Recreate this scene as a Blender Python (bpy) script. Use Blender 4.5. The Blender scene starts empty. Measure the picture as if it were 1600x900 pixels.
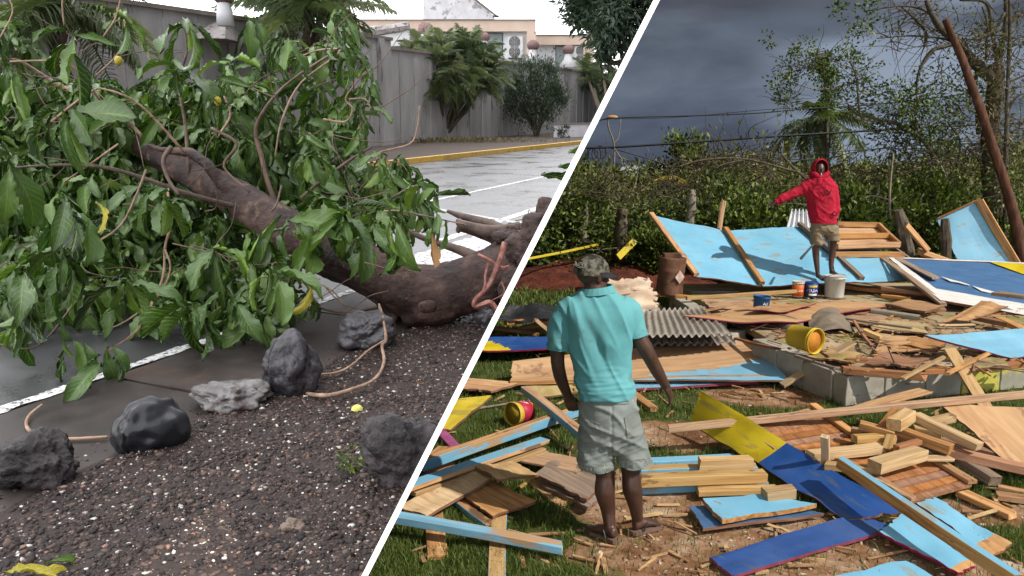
import bpy, bmesh, math, random
import numpy as np
from math import radians, sin, cos, pi, atan2, sqrt
from mathutils import Vector, Matrix, noise

SC = bpy.context.scene
COL = SC.collection
rng = np.random.default_rng(7)
RND = random.Random(11)

# ------------------------------------------------------------------ camera
F = 1244.4                      # focal length in pixels of the 1600 px wide photograph
H = 2.27                        # eye height over the rubble field
PITCH = math.atan(185 / F)
PITCH_STREET = math.atan(280 / F)
cam_d = bpy.data.cameras.new("camera"); cam = bpy.data.objects.new("camera", cam_d); COL.objects.link(cam)
cam_d.sensor_width = 36; cam_d.lens = 36 * F / 1600
cam_d.clip_start = 0.05; cam_d.clip_end = 6000
cam.location = (0, 0, H); cam.rotation_euler = (pi / 2 - PITCH, 0, 0)
SC.camera = cam
SC.view_settings.view_transform = 'Standard'; SC.view_settings.look = 'None'
SC.view_settings.exposure = 0.0; SC.view_settings.gamma = 1.0

def raydir(px, py, pitch=PITCH):
    u = (px - 800) / F; v = (450 - py) / F
    return Vector((u, cos(pitch) + sin(pitch) * v, -sin(pitch) + cos(pitch) * v))
# the added divider stands in the plane through the eye that holds this line
def seam_x(py): return 1026 - 0.5069 * py
SEAM_N = raydir(seam_x(0), 0).cross(raydir(seam_x(900), 900)).normalized()
if SEAM_N.x < 0: SEAM_N = -SEAM_N
EYE = Vector((0, 0, H))
NEAR = 2.0
DIVIDER_T = 0.0073 * NEAR

# ------------------------------------------------------------------ sun and sky
SUN = Vector((0.60, -0.40, 0.70)).normalized()
sl = bpy.data.lights.new("sun", 'SUN'); sl.energy = 5.0; sl.angle = radians(0.55); sl.color = (1.0, 0.94, 0.84)
so = bpy.data.objects.new("sun", sl); COL.objects.link(so)
so.rotation_euler = SUN.to_track_quat('Z', 'Y').to_euler(); so.location = (20, -20, 60)

W = bpy.data.worlds.new("World"); SC.world = W; W.use_nodes = True
nt = W.node_tree; nt.nodes.clear()
def N(t, **kw):
    n = nt.nodes.new(t)
    for k, v in kw.items(): setattr(n, k, v)
    return n
out = N('ShaderNodeOutputWorld'); bg = N('ShaderNodeBackground'); nt.links.new(bg.outputs[0], out.inputs[0])
bg.inputs[1].default_value = 0.1
sky = N('ShaderNodeTexSky', sky_type='NISHITA'); sky.sun_disc = False
sky.sun_elevation = math.asin(SUN.z); sky.sun_rotation = atan2(SUN.x, SUN.y)
tc = N('ShaderNodeTexCoord')
def ramp(stops, fac):
    r = N('ShaderNodeValToRGB'); e = r.color_ramp.elements
    while len(e) < len(stops): e.new(0.5)
    for i, (p, c) in enumerate(stops): e[i].position = p; e[i].color = (*c, 1)
    nt.links.new(fac, r.inputs[0]); return r.outputs[0]
def mixc(a, b, f, mode='MIX'):
    m = N('ShaderNodeMix', data_type='RGBA', blend_type=mode)
    for s, v in ((0, f), (6, a), (7, b)):
        if isinstance(v, (int, float)): m.inputs[s].default_value = v
        elif isinstance(v, tuple): m.inputs[s].default_value = (*v, 1)
        else: nt.links.new(v, m.inputs[s])
    return m.outputs[2]
def maprange(v, a, b, c=0, d=1):
    m = N('ShaderNodeMapRange', interpolation_type='SMOOTHSTEP')
    m.inputs[1].default_value = a; m.inputs[2].default_value = b; m.inputs[3].default_value = c; m.inputs[4].default_value = d
    nt.links.new(v, m.inputs[0]); return m.outputs[0]
sep = N('ShaderNodeSeparateXYZ'); nt.links.new(tc.outputs['Generated'], sep.inputs[0])
mp = N('ShaderNodeMapping'); mp.inputs['Scale'].default_value = (1.6, 1.6, 7.5); nt.links.new(tc.outputs['Generated'], mp.inputs[0])
ns = N('ShaderNodeTexNoise'); ns.inputs['Scale'].default_value = 2.3; ns.inputs['Detail'].default_value = 7; ns.inputs['Roughness'].default_value = 0.5
nt.links.new(mp.outputs[0], ns.inputs[0])
# storm bank over the rubble field: slate, lighter band near the horizon
el = N('ShaderNodeMath', operation='ADD'); nt.links.new(sep.outputs[2], el.inputs[0])
ns2 = N('ShaderNodeMath', operation='MULTIPLY_ADD'); nt.links.new(ns.outputs[0], ns2.inputs[0]); ns2.inputs[1].default_value = 0.19; ns2.inputs[2].default_value = -0.095
nt.links.new(ns2.outputs[0], el.inputs[1])
storm = ramp([(0.0, (0.62, 0.76, 1.12)), (0.045, (0.92, 1.14, 1.60)), (0.10, (1.30, 1.60, 2.12)), (0.135, (1.08, 1.32, 1.75)), (0.175, (0.78, 0.86, 1.12)), (0.26, (0.88, 0.95, 1.15)), (0.6, (1.5, 1.7, 2.1))], el.outputs[0])
# brighter cloud, right of the palm
vm = N('ShaderNodeVectorMath', operation='DOT_PRODUCT'); nt.links.new(tc.outputs['Generated'], vm.inputs[0])
vm.inputs[1].default_value = raydir(1400, 112).normalized()
glow = maprange(vm.outputs['Value'], 0.985, 0.9995)
mp3 = N('ShaderNodeMapping'); mp3.inputs['Scale'].default_value = (3.0, 3.0, 9.0); mp3.inputs['Location'].default_value = (1.3, 0.4, 2.2); nt.links.new(tc.outputs['Generated'], mp3.inputs[0])
ns3 = N('ShaderNodeTexNoise'); ns3.inputs['Scale'].default_value = 1.7; ns3.inputs['Detail'].default_value = 8; ns3.inputs['Roughness'].default_value = 0.55; ns3.inputs['Distortion'].default_value = 0.5
nt.links.new(mp3.outputs[0], ns3.inputs[0])
storm = mixc(storm, ramp([(0.33, (0.76, 0.75, 0.77)), (0.5, (1.0, 1.0, 1.0)), (0.68, (1.34, 1.30, 1.24))], ns3.outputs[0]), 1.0, 'MULTIPLY')
cl = N('ShaderNodeMath', operation='MULTIPLY'); nt.links.new(glow, cl.inputs[0]); nt.links.new(maprange(ns.outputs[0], 0.36, 0.62), cl.inputs[1])
storm = mixc(storm, (2.9, 3.5, 4.5), cl.outputs[0])
back = maprange(sep.outputs[1], 0.1, -0.5)
field = mixc(storm, sky.outputs[0], back)
vm2 = N('ShaderNodeVectorMath', operation='DOT_PRODUCT'); nt.links.new(tc.outputs['Generated'], vm2.inputs[0]); vm2.inputs[1].default_value = SEAM_N
side = maprange(vm2.outputs['Value'], -0.0015, 0.0015)
over = ramp([(0.3, (29.0, 29.5, 31.0)), (0.7, (36.0, 36.0, 36.6))], ns.outputs[0])
fin = mixc(over, field, side)
nt.links.new(fin, bg.inputs[0])

# ------------------------------------------------------------------ materials
def _mk(name):
    m = bpy.data.materials.new(name); m.use_nodes = True
    t = m.node_tree; t.nodes.clear()
    o = t.nodes.new('ShaderNodeOutputMaterial'); b = t.nodes.new('ShaderNodeBsdfPrincipled')
    t.links.new(b.outputs[0], o.inputs[0]); return m, t, b
def _ramp(t, fac, cols, lo=0.3, hi=0.7):
    r = t.nodes.new('ShaderNodeValToRGB'); e = r.color_ramp.elements
    while len(e) < len(cols): e.new(0.5)
    for i, c in enumerate(cols):
        e[i].position = lo + (hi - lo) * i / max(1, len(cols) - 1); e[i].color = (*c, 1)
    t.links.new(fac, r.inputs[0]); return r.outputs[0]
def _noise(t, vec, scale, detail=6, rough=0.6, stretch=(1, 1, 1), dist=0.0):
    m = t.nodes.new('ShaderNodeMapping'); m.inputs['Scale'].default_value = stretch; t.links.new(vec, m.inputs[0])
    n = t.nodes.new('ShaderNodeTexNoise'); n.inputs['Scale'].default_value = scale; n.inputs['Detail'].default_value = detail
    n.inputs['Roughness'].default_value = rough; n.inputs['Distortion'].default_value = dist
    t.links.new(m.outputs[0], n.inputs[0]); return n.outputs[0]
def _mix(t, a, b, f, mode='MIX'):
    m = t.nodes.new('ShaderNodeMix'); m.data_type = 'RGBA'; m.blend_type = mode
    for s, v in ((0, f), (6, a), (7, b)):
        if isinstance(v, (int, float)): m.inputs[s].default_value = v
        elif isinstance(v, tuple): m.inputs[s].default_value = (*v, 1)
        else: t.links.new(v, m.inputs[s])
    return m.outputs[2]
def _mr(t, v, a, b, c=0.0, d=1.0):
    m = t.nodes.new('ShaderNodeMapRange'); t.links.new(v, m.inputs[0])
    for i, x in enumerate((a, b, c, d)): m.inputs[i + 1].default_value = x
    return m.outputs[0]
def _math(t, op, a, b=0.0, c=None):
    m = t.nodes.new('ShaderNodeMath'); m.operation = op
    for i, v in enumerate((a, b, c)):
        if v is None: continue
        if isinstance(v, (int, float)): m.inputs[i].default_value = v
        else: t.links.new(v, m.inputs[i])
    return m.outputs[0]
def mat(name, cols, scale=4, stretch=(1, 1, 1), rough=0.8, bump=0.2, bscale=None, bdist=0.01, spec=0.3, metal=0.0,
        detail=6, vary=0.15, wear=None, lo=0.3, hi=0.7, dist=0.0, coat=0.0, rrange=0.15, wear2=None, trans=0.0):
    m, t, b = _mk(name)
    tcn = t.nodes.new('ShaderNodeTexCoord'); oi = t.nodes.new('ShaderNodeObjectInfo')
    add = t.nodes.new('ShaderNodeVectorMath'); add.operation = 'MULTIPLY_ADD'
    cmb = t.nodes.new('ShaderNodeCombineXYZ')
    for i in range(3): t.links.new(oi.outputs['Random'], cmb.inputs[i])
    t.links.new(cmb.outputs[0], add.inputs[0]); add.inputs[1].default_value = (37, 61, 13); t.links.new(tcn.outputs['Object'], add.inputs[2])
    vec = add.outputs[0]
    f = _noise(t, vec, scale, detail, 0.62, stretch, dist)
    c = _ramp(t, f, cols, lo, hi)
    for w in (wear, wear2):
        if w:
            wc, thr, ws, wst = w
            wn = _noise(t, vec, ws, 8, 0.65, wst)
            c = _mix(t, c, wc, _mr(t, wn, thr, thr + 0.04))
    if vary:
        hv = t.nodes.new('ShaderNodeHueSaturation'); t.links.new(c, hv.inputs['Color'])
        t.links.new(_mr(t, oi.outputs['Random'], 0, 1, 1 - vary, 1 + vary), hv.inputs['Value'])
        t.links.new(_mr(t, _math(t, 'FRACT', _math(t, 'MULTIPLY', oi.outputs['Random'], 7.31)), 0, 1, 1 - vary * 1.0, 1 + vary * .5), hv.inputs['Saturation'])
        c = hv.outputs[0]
    t.links.new(c, b.inputs['Base Color'])
    t.links.new(_mr(t, f, 0.3, 0.7, max(0.03, rough - rrange), min(1, rough + rrange)), b.inputs['Roughness'])
    b.inputs['Specular IOR Level'].default_value = spec; b.inputs['Metallic'].default_value = metal
    if coat: b.inputs['Coat Weight'].default_value = coat; b.inputs['Coat Roughness'].default_value = 0.28
    if bump:
        bn = t.nodes.new('ShaderNodeBump'); bn.inputs['Strength'].default_value = bump; bn.inputs['Distance'].default_value = bdist
        bf = _noise(t, vec, bscale or scale * 3, 8, 0.65, stretch)
        t.links.new(bf, bn.inputs['Height']); t.links.new(bn.outputs[0], b.inputs['Normal'])
    return m
def wood(name, a, b_, c_, st=(0.6, 9, 9), rough=0.75, wear=None, wear2=None, vary=0.22):
    return mat(name, [a, b_, c_], scale=3.2, stretch=st, rough=rough, bump=0.35, bscale=7, bdist=0.004, vary=vary, wear=wear, wear2=wear2, detail=8, dist=0.6, lo=0.32, hi=0.68)
GREY = (0.10, 0.09, 0.08)
WOOD = [wood('pine_board', (0.24, 0.105, 0.040), (0.43, 0.225, 0.090), (0.56, 0.335, 0.15), wear=((0.15, 0.08, 0.045), 0.60, 1.7, (1, 3, 3)), wear2=((0.09, 0.06, 0.045), 0.68, 4, (1, 2, 2))),
        wood('yellow_pine', (0.30, 0.17, 0.065), (0.44, 0.28, 0.12), (0.53, 0.37, 0.18), wear=((0.20, 0.11, 0.055), 0.62, 2.0, (1, 3, 3)), wear2=((0.11, 0.075, 0.05), 0.69, 5, (1, 2, 2))),
        wood('red_brown_wood', (0.19, 0.075, 0.03), (0.32, 0.14, 0.06), (0.42, 0.21, 0.10)),
        wood('weathered_wood', (0.13, 0.09, 0.07), (0.22, 0.16, 0.12), (0.30, 0.23, 0.17))]
PLY = mat('plywood', [(0.33, 0.17, 0.07), (0.44, 0.25, 0.115), (0.53, 0.34, 0.17)], scale=1.6, stretch=(0.7, 4, 4), rough=0.8, bump=0.2, bscale=6, bdist=0.003,
          dist=1.2, wear=((0.27, 0.14, 0.07), 0.60, 2.2, (1, 1.6, 1)), vary=0.1)
PLY_TAN = mat('tan_floor_ply', [(0.30, 0.20, 0.08), (0.40, 0.28, 0.13), (0.44, 0.31, 0.17)], scale=2.2, stretch=(1, 2.5, 1), rough=0.85, bump=0.3, bscale=9, bdist=0.004,
              wear=((0.22, 0.19, 0.07), 0.56, 1.2, (1, 1, 1)), wear2=((0.16, 0.11, 0.07), 0.64, 3.0, (1, 1, 1)))
PLY_EDGE = mat('plywood_edge', [(0.10, 0.035, 0.02), (0.20, 0.09, 0.05), (0.30, 0.16, 0.08)], scale=20, stretch=(0.3, 0.3, 6), rough=0.9, bump=0.2)
SKYBLUE = mat('light_blue_paint', [(0.135, 0.335, 0.48), (0.165, 0.395, 0.56), (0.20, 0.43, 0.59)], scale=1.6, rough=0.62, bump=0.12, bscale=30, bdist=0.003, detail=9, vary=0.05,
              wear=((0.23, 0.31, 0.33), 0.575, 3.6, (1, 2, 1)), wear2=((0.27, 0.19, 0.12), 0.655, 7, (0.6, 3.5, 1)))
BLUEWORN = mat('worn_blue_paint', [(0.10, 0.27, 0.40), (0.15, 0.38, 0.54)], scale=5, stretch=(0.6, 5, 5), rough=0.7, bump=0.2,
               wear=((0.38, 0.22, 0.10), 0.53, 2.4, (0.8, 5, 5)))
NAVY = mat('deep_blue_paint', [(0.008, 0.045, 0.17), (0.012, 0.062, 0.24), (0.03, 0.085, 0.27)], scale=2, rough=0.6, bump=0.12, bscale=30, bdist=0.003, vary=0.06,
           wear=((0.05, 0.085, 0.17), 0.58, 3.5, (.8, 4, 1)), wear2=((0.20, 0.12, 0.08), 0.65, 6, (.6, 5, 1)))
MIDBLUE = mat('faded_blue_paint', [(0.035, 0.10, 0.22), (0.055, 0.14, 0.29)], scale=3, stretch=(1, 3, 1), rough=0.7, bump=0.12, vary=0.05, wear=((0.12, 0.20, 0.30), 0.66, 4, (1, 3, 1)))
YELLOW = mat('yellow_paint', [(0.38, 0.27, 0.008), (0.55, 0.42, 0.012), (0.62, 0.47, 0.03)], scale=2.5, rough=0.62, bump=0.12, bscale=30, bdist=0.003, vary=0.05,
             wear=((0.40, 0.31, 0.05), 0.57, 4, (.8, 4, 1)), wear2=((0.22, 0.14, 0.07), 0.66, 7, (.6, 5, 1)))
WHITEP = mat('white_paint', [(0.52, 0.50, 0.48), (0.68, 0.66, 0.64)], scale=4, stretch=(1, 5, 1), rough=0.7, bump=0.15, vary=0.05, wear=((0.33, 0.28, 0.24), 0.62, 5, (1, 5, 1)))
REDEDGE = mat('crimson_edge', [(0.16, 0.01, 0.035), (0.25, 0.02, 0.06)], scale=8, rough=0.8)
PINK = mat('pink_paint', [(0.26, 0.04, 0.14), (0.40, 0.09, 0.24)], scale=9, rough=0.7, wear=((0.3, 0.16, 0.1), 0.62, 8, (1, 3, 3)))
TIN = mat('grey_corrugated_tin', [(0.22, 0.19, 0.16), (0.34, 0.31, 0.27)], scale=3, stretch=(1, 4, 1), rough=0.7, bump=0.1, metal=0.1, wear=((0.20, 0.12, 0.08), 0.62, 4, (1, 1, 1)))
TINW = mat('pale_corrugated_tin', [(0.45, 0.46, 0.50), (0.60, 0.61, 0.64)], scale=3, rough=0.5, bump=0.1, metal=0.2)
CONC = mat('concrete', [(0.25, 0.23, 0.19), (0.35, 0.32, 0.27), (0.43, 0.40, 0.34)], scale=3, rough=0.9, bump=0.35, bscale=26, bdist=0.006, vary=0.1,
           wear=((0.13, 0.12, 0.095), 0.60, 2.5, (1, 1, 2)))
CONC_Y = mat('yellow_stained_block', [(0.22, 0.21, 0.16), (0.32, 0.31, 0.24)], scale=3, rough=0.9, bump=0.35, bscale=26, bdist=0.006, wear=((0.42, 0.38, 0.06), 0.50, 2.2, (1, 1, 1)))
BARK = mat('tree_bark', [(0.035, 0.026, 0.018), (0.085, 0.066, 0.045), (0.15, 0.125, 0.085)], scale=9, stretch=(2, 2, 0.7), rough=0.9, bump=0.7, bscale=16, bdist=0.02)
BARK_PALE = mat('pale_bare_wood', [(0.16, 0.13, 0.10), (0.30, 0.25, 0.19)], scale=9, rough=0.85, bump=0.4)
BARK_RED = mat('red_brown_pole_bark', [(0.035, 0.016, 0.010), (0.085, 0.038, 0.024), (0.15, 0.075, 0.048)], scale=9, stretch=(2, 2, 0.4), rough=0.9, bump=0.5, bscale=20, bdist=0.02)
BLACKP = mat('black_plastic', [(0.012, 0.012, 0.014), (0.03, 0.03, 0.034)], scale=6, rough=0.5, bump=0.3)
WIRE = mat('black_wire', [(0.01, 0.01, 0.012), (0.02, 0.02, 0.022)], rough=0.6, bump=0)

def leafmat(name, dark, mid, light, rough=0.4, veins=True, spec=0.4, trans=0.18, under=None, amp=1.0):
    m, t, b = _mk(name)
    oi = t.nodes.new('ShaderNodeObjectInfo'); at = t.nodes.new('ShaderNodeAttribute'); at.attribute_name = 'rnd'
    r = _math(t, 'FRACT', _math(t, 'ADD', oi.outputs['Random'], at.outputs['Fac']))
    c = _ramp(t, r, [dark, mid, light], 0.0, 1.0)
    if veins:
        uv = t.nodes.new('ShaderNodeUVMap'); s = t.nodes.new('ShaderNodeSeparateXYZ'); t.links.new(uv.outputs[0], s.inputs[0])
        au = _math(t, 'ABSOLUTE', _math(t, 'SUBTRACT', s.outputs[0], 0.5))
        mid_ = _mr(t, au, 0.018, 0.03, 1, 0)
        ph = _math(t, 'FRACT', _math(t, 'SUBTRACT', _math(t, 'MULTIPLY', s.outputs[1], 10.0), _math(t, 'MULTIPLY', au, 5.0)))
        lat = _mr(t, _math(t, 'ABSOLUTE', _math(t, 'SUBTRACT', ph, 0.5)), 0.05, 0.14, 0.55, 0)
        v = _math(t, 'MAXIMUM', mid_, lat)
        c = _mix(t, c, (light[0] * 2.1 + 0.02, light[1] * 1.7 + 0.03, light[2] * 1.9 + 0.01), _math(t, 'MULTIPLY', v, 0.65))
        bn = t.nodes.new('ShaderNodeBump'); bn.inputs['Strength'].default_value = 0.5; bn.inputs['Distance'].default_value = 0.004
        bn.invert = True; t.links.new(v, bn.inputs['Height']); t.links.new(bn.outputs[0], b.inputs['Normal'])
        tc2 = t.nodes.new('ShaderNodeTexCoord'); n1 = _noise(t, tc2.outputs['Object'], 14, 5, 0.6)
        c = _mix(t, c, (0.55, 0.5, 0.5), _mr(t, n1, 0.35, 0.7, 0.0, 0.5), 'MULTIPLY')
    geo = t.nodes.new('ShaderNodeNewGeometry')
    if under: c = _mix(t, c, under, _math(t, 'MULTIPLY', geo.outputs['Backfacing'], 0.6))
    t.links.new(c, b.inputs['Base Color']); b.inputs['Roughness'].default_value = rough; b.inputs['Specular IOR Level'].default_value = spec
    if trans:
        tr = t.nodes.new('ShaderNodeBsdfTranslucent'); t.links.new(_mix(t, c, (1.3, 1.5, 0.6), 1.0, 'MULTIPLY'), tr.inputs[0])
        mx = t.nodes.new('ShaderNodeMixShader'); mx.inputs[0].default_value = trans
        o = [n for n in t.nodes if n.type == 'OUTPUT_MATERIAL'][0]
        t.links.new(b.outputs[0], mx.inputs[1]); t.links.new(tr.outputs[0], mx.inputs[2]); t.links.new(mx.outputs[0], o.inputs[0])
    return m
LEAF = leafmat('broad_leaf', (0.007, 0.026, 0.003), (0.026, 0.080, 0.009), (0.15, 0.25, 0.035), rough=0.30, spec=0.48, under=(0.10, 0.17, 0.05), trans=0.13)
LEAF_YEL = leafmat('yellowing_leaf', (0.35, 0.30, 0.02), (0.5, 0.42, 0.03), (0.42, 0.40, 0.05), rough=0.45)
LEAF_DRY = leafmat('dry_brown_leaf', (0.16, 0.07, 0.025), (0.25, 0.12, 0.04), (0.3, 0.17, 0.06), rough=0.7)
FOL = leafmat('thicket_leaves', (0.022, 0.036, 0.009), (0.075, 0.115, 0.022), (0.21, 0.26, 0.055), rough=0.55, veins=False, spec=0.3)
FOL_DK = leafmat('dark_fleshy_leaves', (0.016, 0.030, 0.018), (0.034, 0.060, 0.034), (0.065, 0.095, 0.05), rough=0.45, veins=False)
FOL_BRN = leafmat('dry_brush', (0.07, 0.052, 0.025), (0.16, 0.13, 0.06), (0.27, 0.23, 0.11), rough=0.8, veins=False, trans=0.1)
FOL_OLV = leafmat('olive_scrub_leaves', (0.04, 0.045, 0.013), (0.12, 0.135, 0.035), (0.27, 0.28, 0.09), rough=0.6, veins=False, spec=0.2)
PALMM = leafmat('palm_leaflets', (0.06, 0.088, 0.045), (0.12, 0.155, 0.075), (0.23, 0.26, 0.14), rough=0.5, veins=False)
GRASSM = leafmat('grass_blades', (0.035, 0.062, 0.010), (0.085, 0.13, 0.020), (0.19, 0.21, 0.055), rough=0.6, veins=False, trans=0.25)
STRAWM = leafmat('dry_straw', (0.20, 0.14, 0.06), (0.32, 0.24, 0.11), (0.40, 0.30, 0.16), rough=0.8, veins=False, trans=0.1)

# ------------------------------------------------------------------ scene bookkeeping
SIDE = 'R'
SIDES = {}          # top-level object -> side
def side(s):
    global SIDE
    SIDE = s
ML = Matrix.Translation((0, 0, H)) @ Matrix.Rotation(PITCH_STREET - PITCH, 4, 'X') @ Matrix.Translation((0, 0, -1.6))
def P(px, py, z=0.0):
    """point at height z seen at that pixel"""
    if SIDE == 'L': h, pt = 1.6, PITCH_STREET
    else: h, pt = H, PITCH
    d = raydir(px, py, pt); k = (z - h) / d.z
    return Vector((d.x * k, d.y * k, z))
def D(px, py, y):
    if SIDE == 'L': h, pt = 1.6, PITCH_STREET
    else: h, pt = H, PITCH
    d = raydir(px, py, pt); k = y / d.y
    return Vector((d.x * k, y, h + d.z * k))

def prop(o, label=None, cat=None, group=None, kind=None):
    if label: o['label'] = label
    if cat: o['category'] = cat
    if group: o['group'] = group
    if kind: o['kind'] = kind
    return o
def link(o, parent=None):
    COL.objects.link(o)
    if parent is None: SIDES[o.name] = SIDE
    else: o.parent = parent
    return o
def empty(name, loc, label, cat, group=None):
    o = bpy.data.objects.new(name, None); o.location = loc; o.empty_display_size = 0.1
    link(o); return prop(o, label, cat, group)
def root_loc(parent):
    v = Vector((0, 0, 0))
    while parent is not None: v += parent.location; parent = parent.parent
    return v
def mesh(name, V, Fs, mats, parent=None, smooth=False, uv=None, rnd=None, midx=None, loc=None):
    """V given in side coordinates; loc = origin (parents are never rotated before the end)"""
    V = np.asarray(V, dtype=np.float64).reshape(-1, 3)
    if loc is None:
        if parent is None:
            loc = Vector(((V[:, 0].min() + V[:, 0].max()) / 2, (V[:, 1].min() + V[:, 1].max()) / 2, V[:, 2].min()))
        else: loc = root_loc(parent)
    me = bpy.data.meshes.new(name)
    Vl = V - np.array(loc)
    if isinstance(Fs, np.ndarray):
        k = Fs.shape[1]; n = len(Fs)
        me.vertices.add(len(Vl)); me.vertices.foreach_set('co', Vl.ravel())
        me.loops.add(n * k); me.loops.foreach_set('vertex_index', Fs.astype(np.int32).ravel())
        me.polygons.add(n); me.polygons.foreach_set('loop_start', np.arange(0, n * k, k, dtype=np.int32))
        me.update(calc_edges=True)
    else:
        me.from_pydata([tuple(v) for v in Vl], [], [tuple(f) for f in Fs])
    if not isinstance(mats, (list, tuple)): mats = [mats]
    for m in mats: me.materials.append(m)
    if midx is not None: me.polygons.foreach_set('material_index', np.asarray(midx, dtype=np.int32))
    if smooth: me.polygons.foreach_set('use_smooth', np.ones(len(me.polygons), dtype=bool))
    if uv is not None:
        l = me.uv_layers.new(name='UVMap'); vi = np.zeros(len(me.loops), dtype=np.int32); me.loops.foreach_get('vertex_index', vi)
        l.data.foreach_set('uv', np.asarray(uv, dtype=np.float32)[vi].ravel())
    if rnd is not None:
        a = me.attributes.new('rnd', 'FLOAT', 'POINT'); a.data.foreach_set('value', np.asarray(rnd, dtype=np.float32))
    me.update()
    o = bpy.data.objects.new(name, me)
    o.location = Vector(loc) - root_loc(parent)
    return link(o, parent)

# ------------------------------------------------------------------ shapes (return V list, F list)
def join(parts):
    V = []; Fs = []
    for v, f in parts:
        b = len(V); V += [tuple(x) for x in v]; Fs += [tuple(i + b for i in q) for q in f]
    return V, Fs
def smooth_path(pts, n=4):
    pts = [Vector(p) for p in pts]
    if len(pts) < 3: return [pts[0].lerp(pts[-1], i / n) for i in range(n + 1)]
    q = [pts[0] * 2 - pts[1]] + pts + [pts[-1] * 2 - pts[-2]]; o = []
    for i in range(1, len(q) - 2):
        a, b, c, d = q[i - 1], q[i], q[i + 1], q[i + 2]
        for k in range(n):
            t = k / n
            o.append(0.5 * ((2 * b) + (c - a) * t + (2 * a - 5 * b + 4 * c - d) * t * t + (3 * b - a - 3 * c + d) * t ** 3))
    o.append(pts[-1]); return o
def lerp_list(r, n):
    m = len(r) - 1; o = []
    for i in range(n):
        x = i / (n - 1) * m; k = min(int(x), m - 1); o.append(r[k] + (r[k + 1] - r[k]) * (x - k))
    return o
def tube(pts, radii, seg=8, n=4, rough=0.0, seed=0, cap=True, squash=1.0):
    path = smooth_path(pts, n)
    if isinstance(radii, (int, float)): radii = [radii, radii]
    R = lerp_list(list(radii), len(path))
    V = []; Fs = []; up = Vector((0, 0, 1)); prev = None
    for i, p in enumerate(path):
        t = (path[min(i + 1, len(path) - 1)] - path[max(i - 1, 0)])
        if t.length < 1e-9: t = Vector((0, 0, 1))
        t.normalize()
        if prev is None:
            a = t.cross(up if abs(t.z) < 0.9 else Vector((1, 0, 0))).normalized()
        else:
            a = (prev - t * prev.dot(t)).normalized()
        prev = a; b = t.cross(a)
        for k in range(seg):
            th = 2 * pi * k / seg; r = R[i]
            if rough: r *= 1 + rough * noise.noise(Vector((p.x * 4 + cos(th) * 1.3 + seed, p.y * 4 + sin(th) * 1.3, p.z * 4)))
            V.append(p + a * cos(th) * r + b * sin(th) * r * squash)
    for i in range(len(path) - 1):
        for k in range(seg):
            k2 = (k + 1) % seg
            Fs.append((i * seg + k, i * seg + k2, (i + 1) * seg + k2, (i + 1) * seg + k))
    if cap:
        Fs.append(tuple(range(seg - 1, -1, -1))); e = (len(path) - 1) * seg; Fs.append(tuple(e + k for k in range(seg)))
    return V, Fs
def box(c, sx, sy, sz, rz=0.0):
    c = Vector(c); R = Matrix.Rotation(rz, 3, 'Z'); V = []
    for z in (-1, 1):
        for x, y in ((-1, -1), (1, -1), (1, 1), (-1, 1)):
            V.append(c + R @ Vector((x * sx / 2, y * sy / 2, z * sz / 2)))
    return V, [(3, 2, 1, 0), (4, 5, 6, 7), (0, 1, 5, 4), (1, 2, 6, 5), (2, 3, 7, 6), (3, 0, 4, 7)]
def ico(sub=3):
    bm = bmesh.new(); bmesh.ops.create_icosphere(bm, subdivisions=sub, radius=1)
    V = [v.co.copy() for v in bm.verts]; Fs = [tuple(v.index for v in f.verts) for f in bm.faces]; bm.free(); return V, Fs
def local_obj(name, V, Fs, mats, M, parent=None, midx=None, smooth=False, uv=None):
    """mesh in its own local frame placed by matrix M (so the grain follows the piece)"""
    me = bpy.data.meshes.new(name); me.from_pydata([tuple(v) for v in V], [], [tuple(f) for f in Fs])
    if not isinstance(mats, (list, tuple)): mats = [mats]
    for m in mats: me.materials.append(m)
    if midx is not None: me.polygons.foreach_set('material_index', np.asarray(midx, dtype=np.int32))
    if smooth: me.polygons.foreach_set('use_smooth', np.ones(len(me.polygons), dtype=bool))
    if uv is not None:
        l = me.uv_layers.new(name='UVMap')
        for lp in me.loops: l.data[lp.index].uv = uv[lp.vertex_index]
    me.update()
    o = bpy.data.objects.new(name, me)
    if parent is not None: M = Matrix.Translation(-root_loc(parent)) @ M
    o.matrix_basis = M
    return link(o, parent)
_pc = [0]
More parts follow.
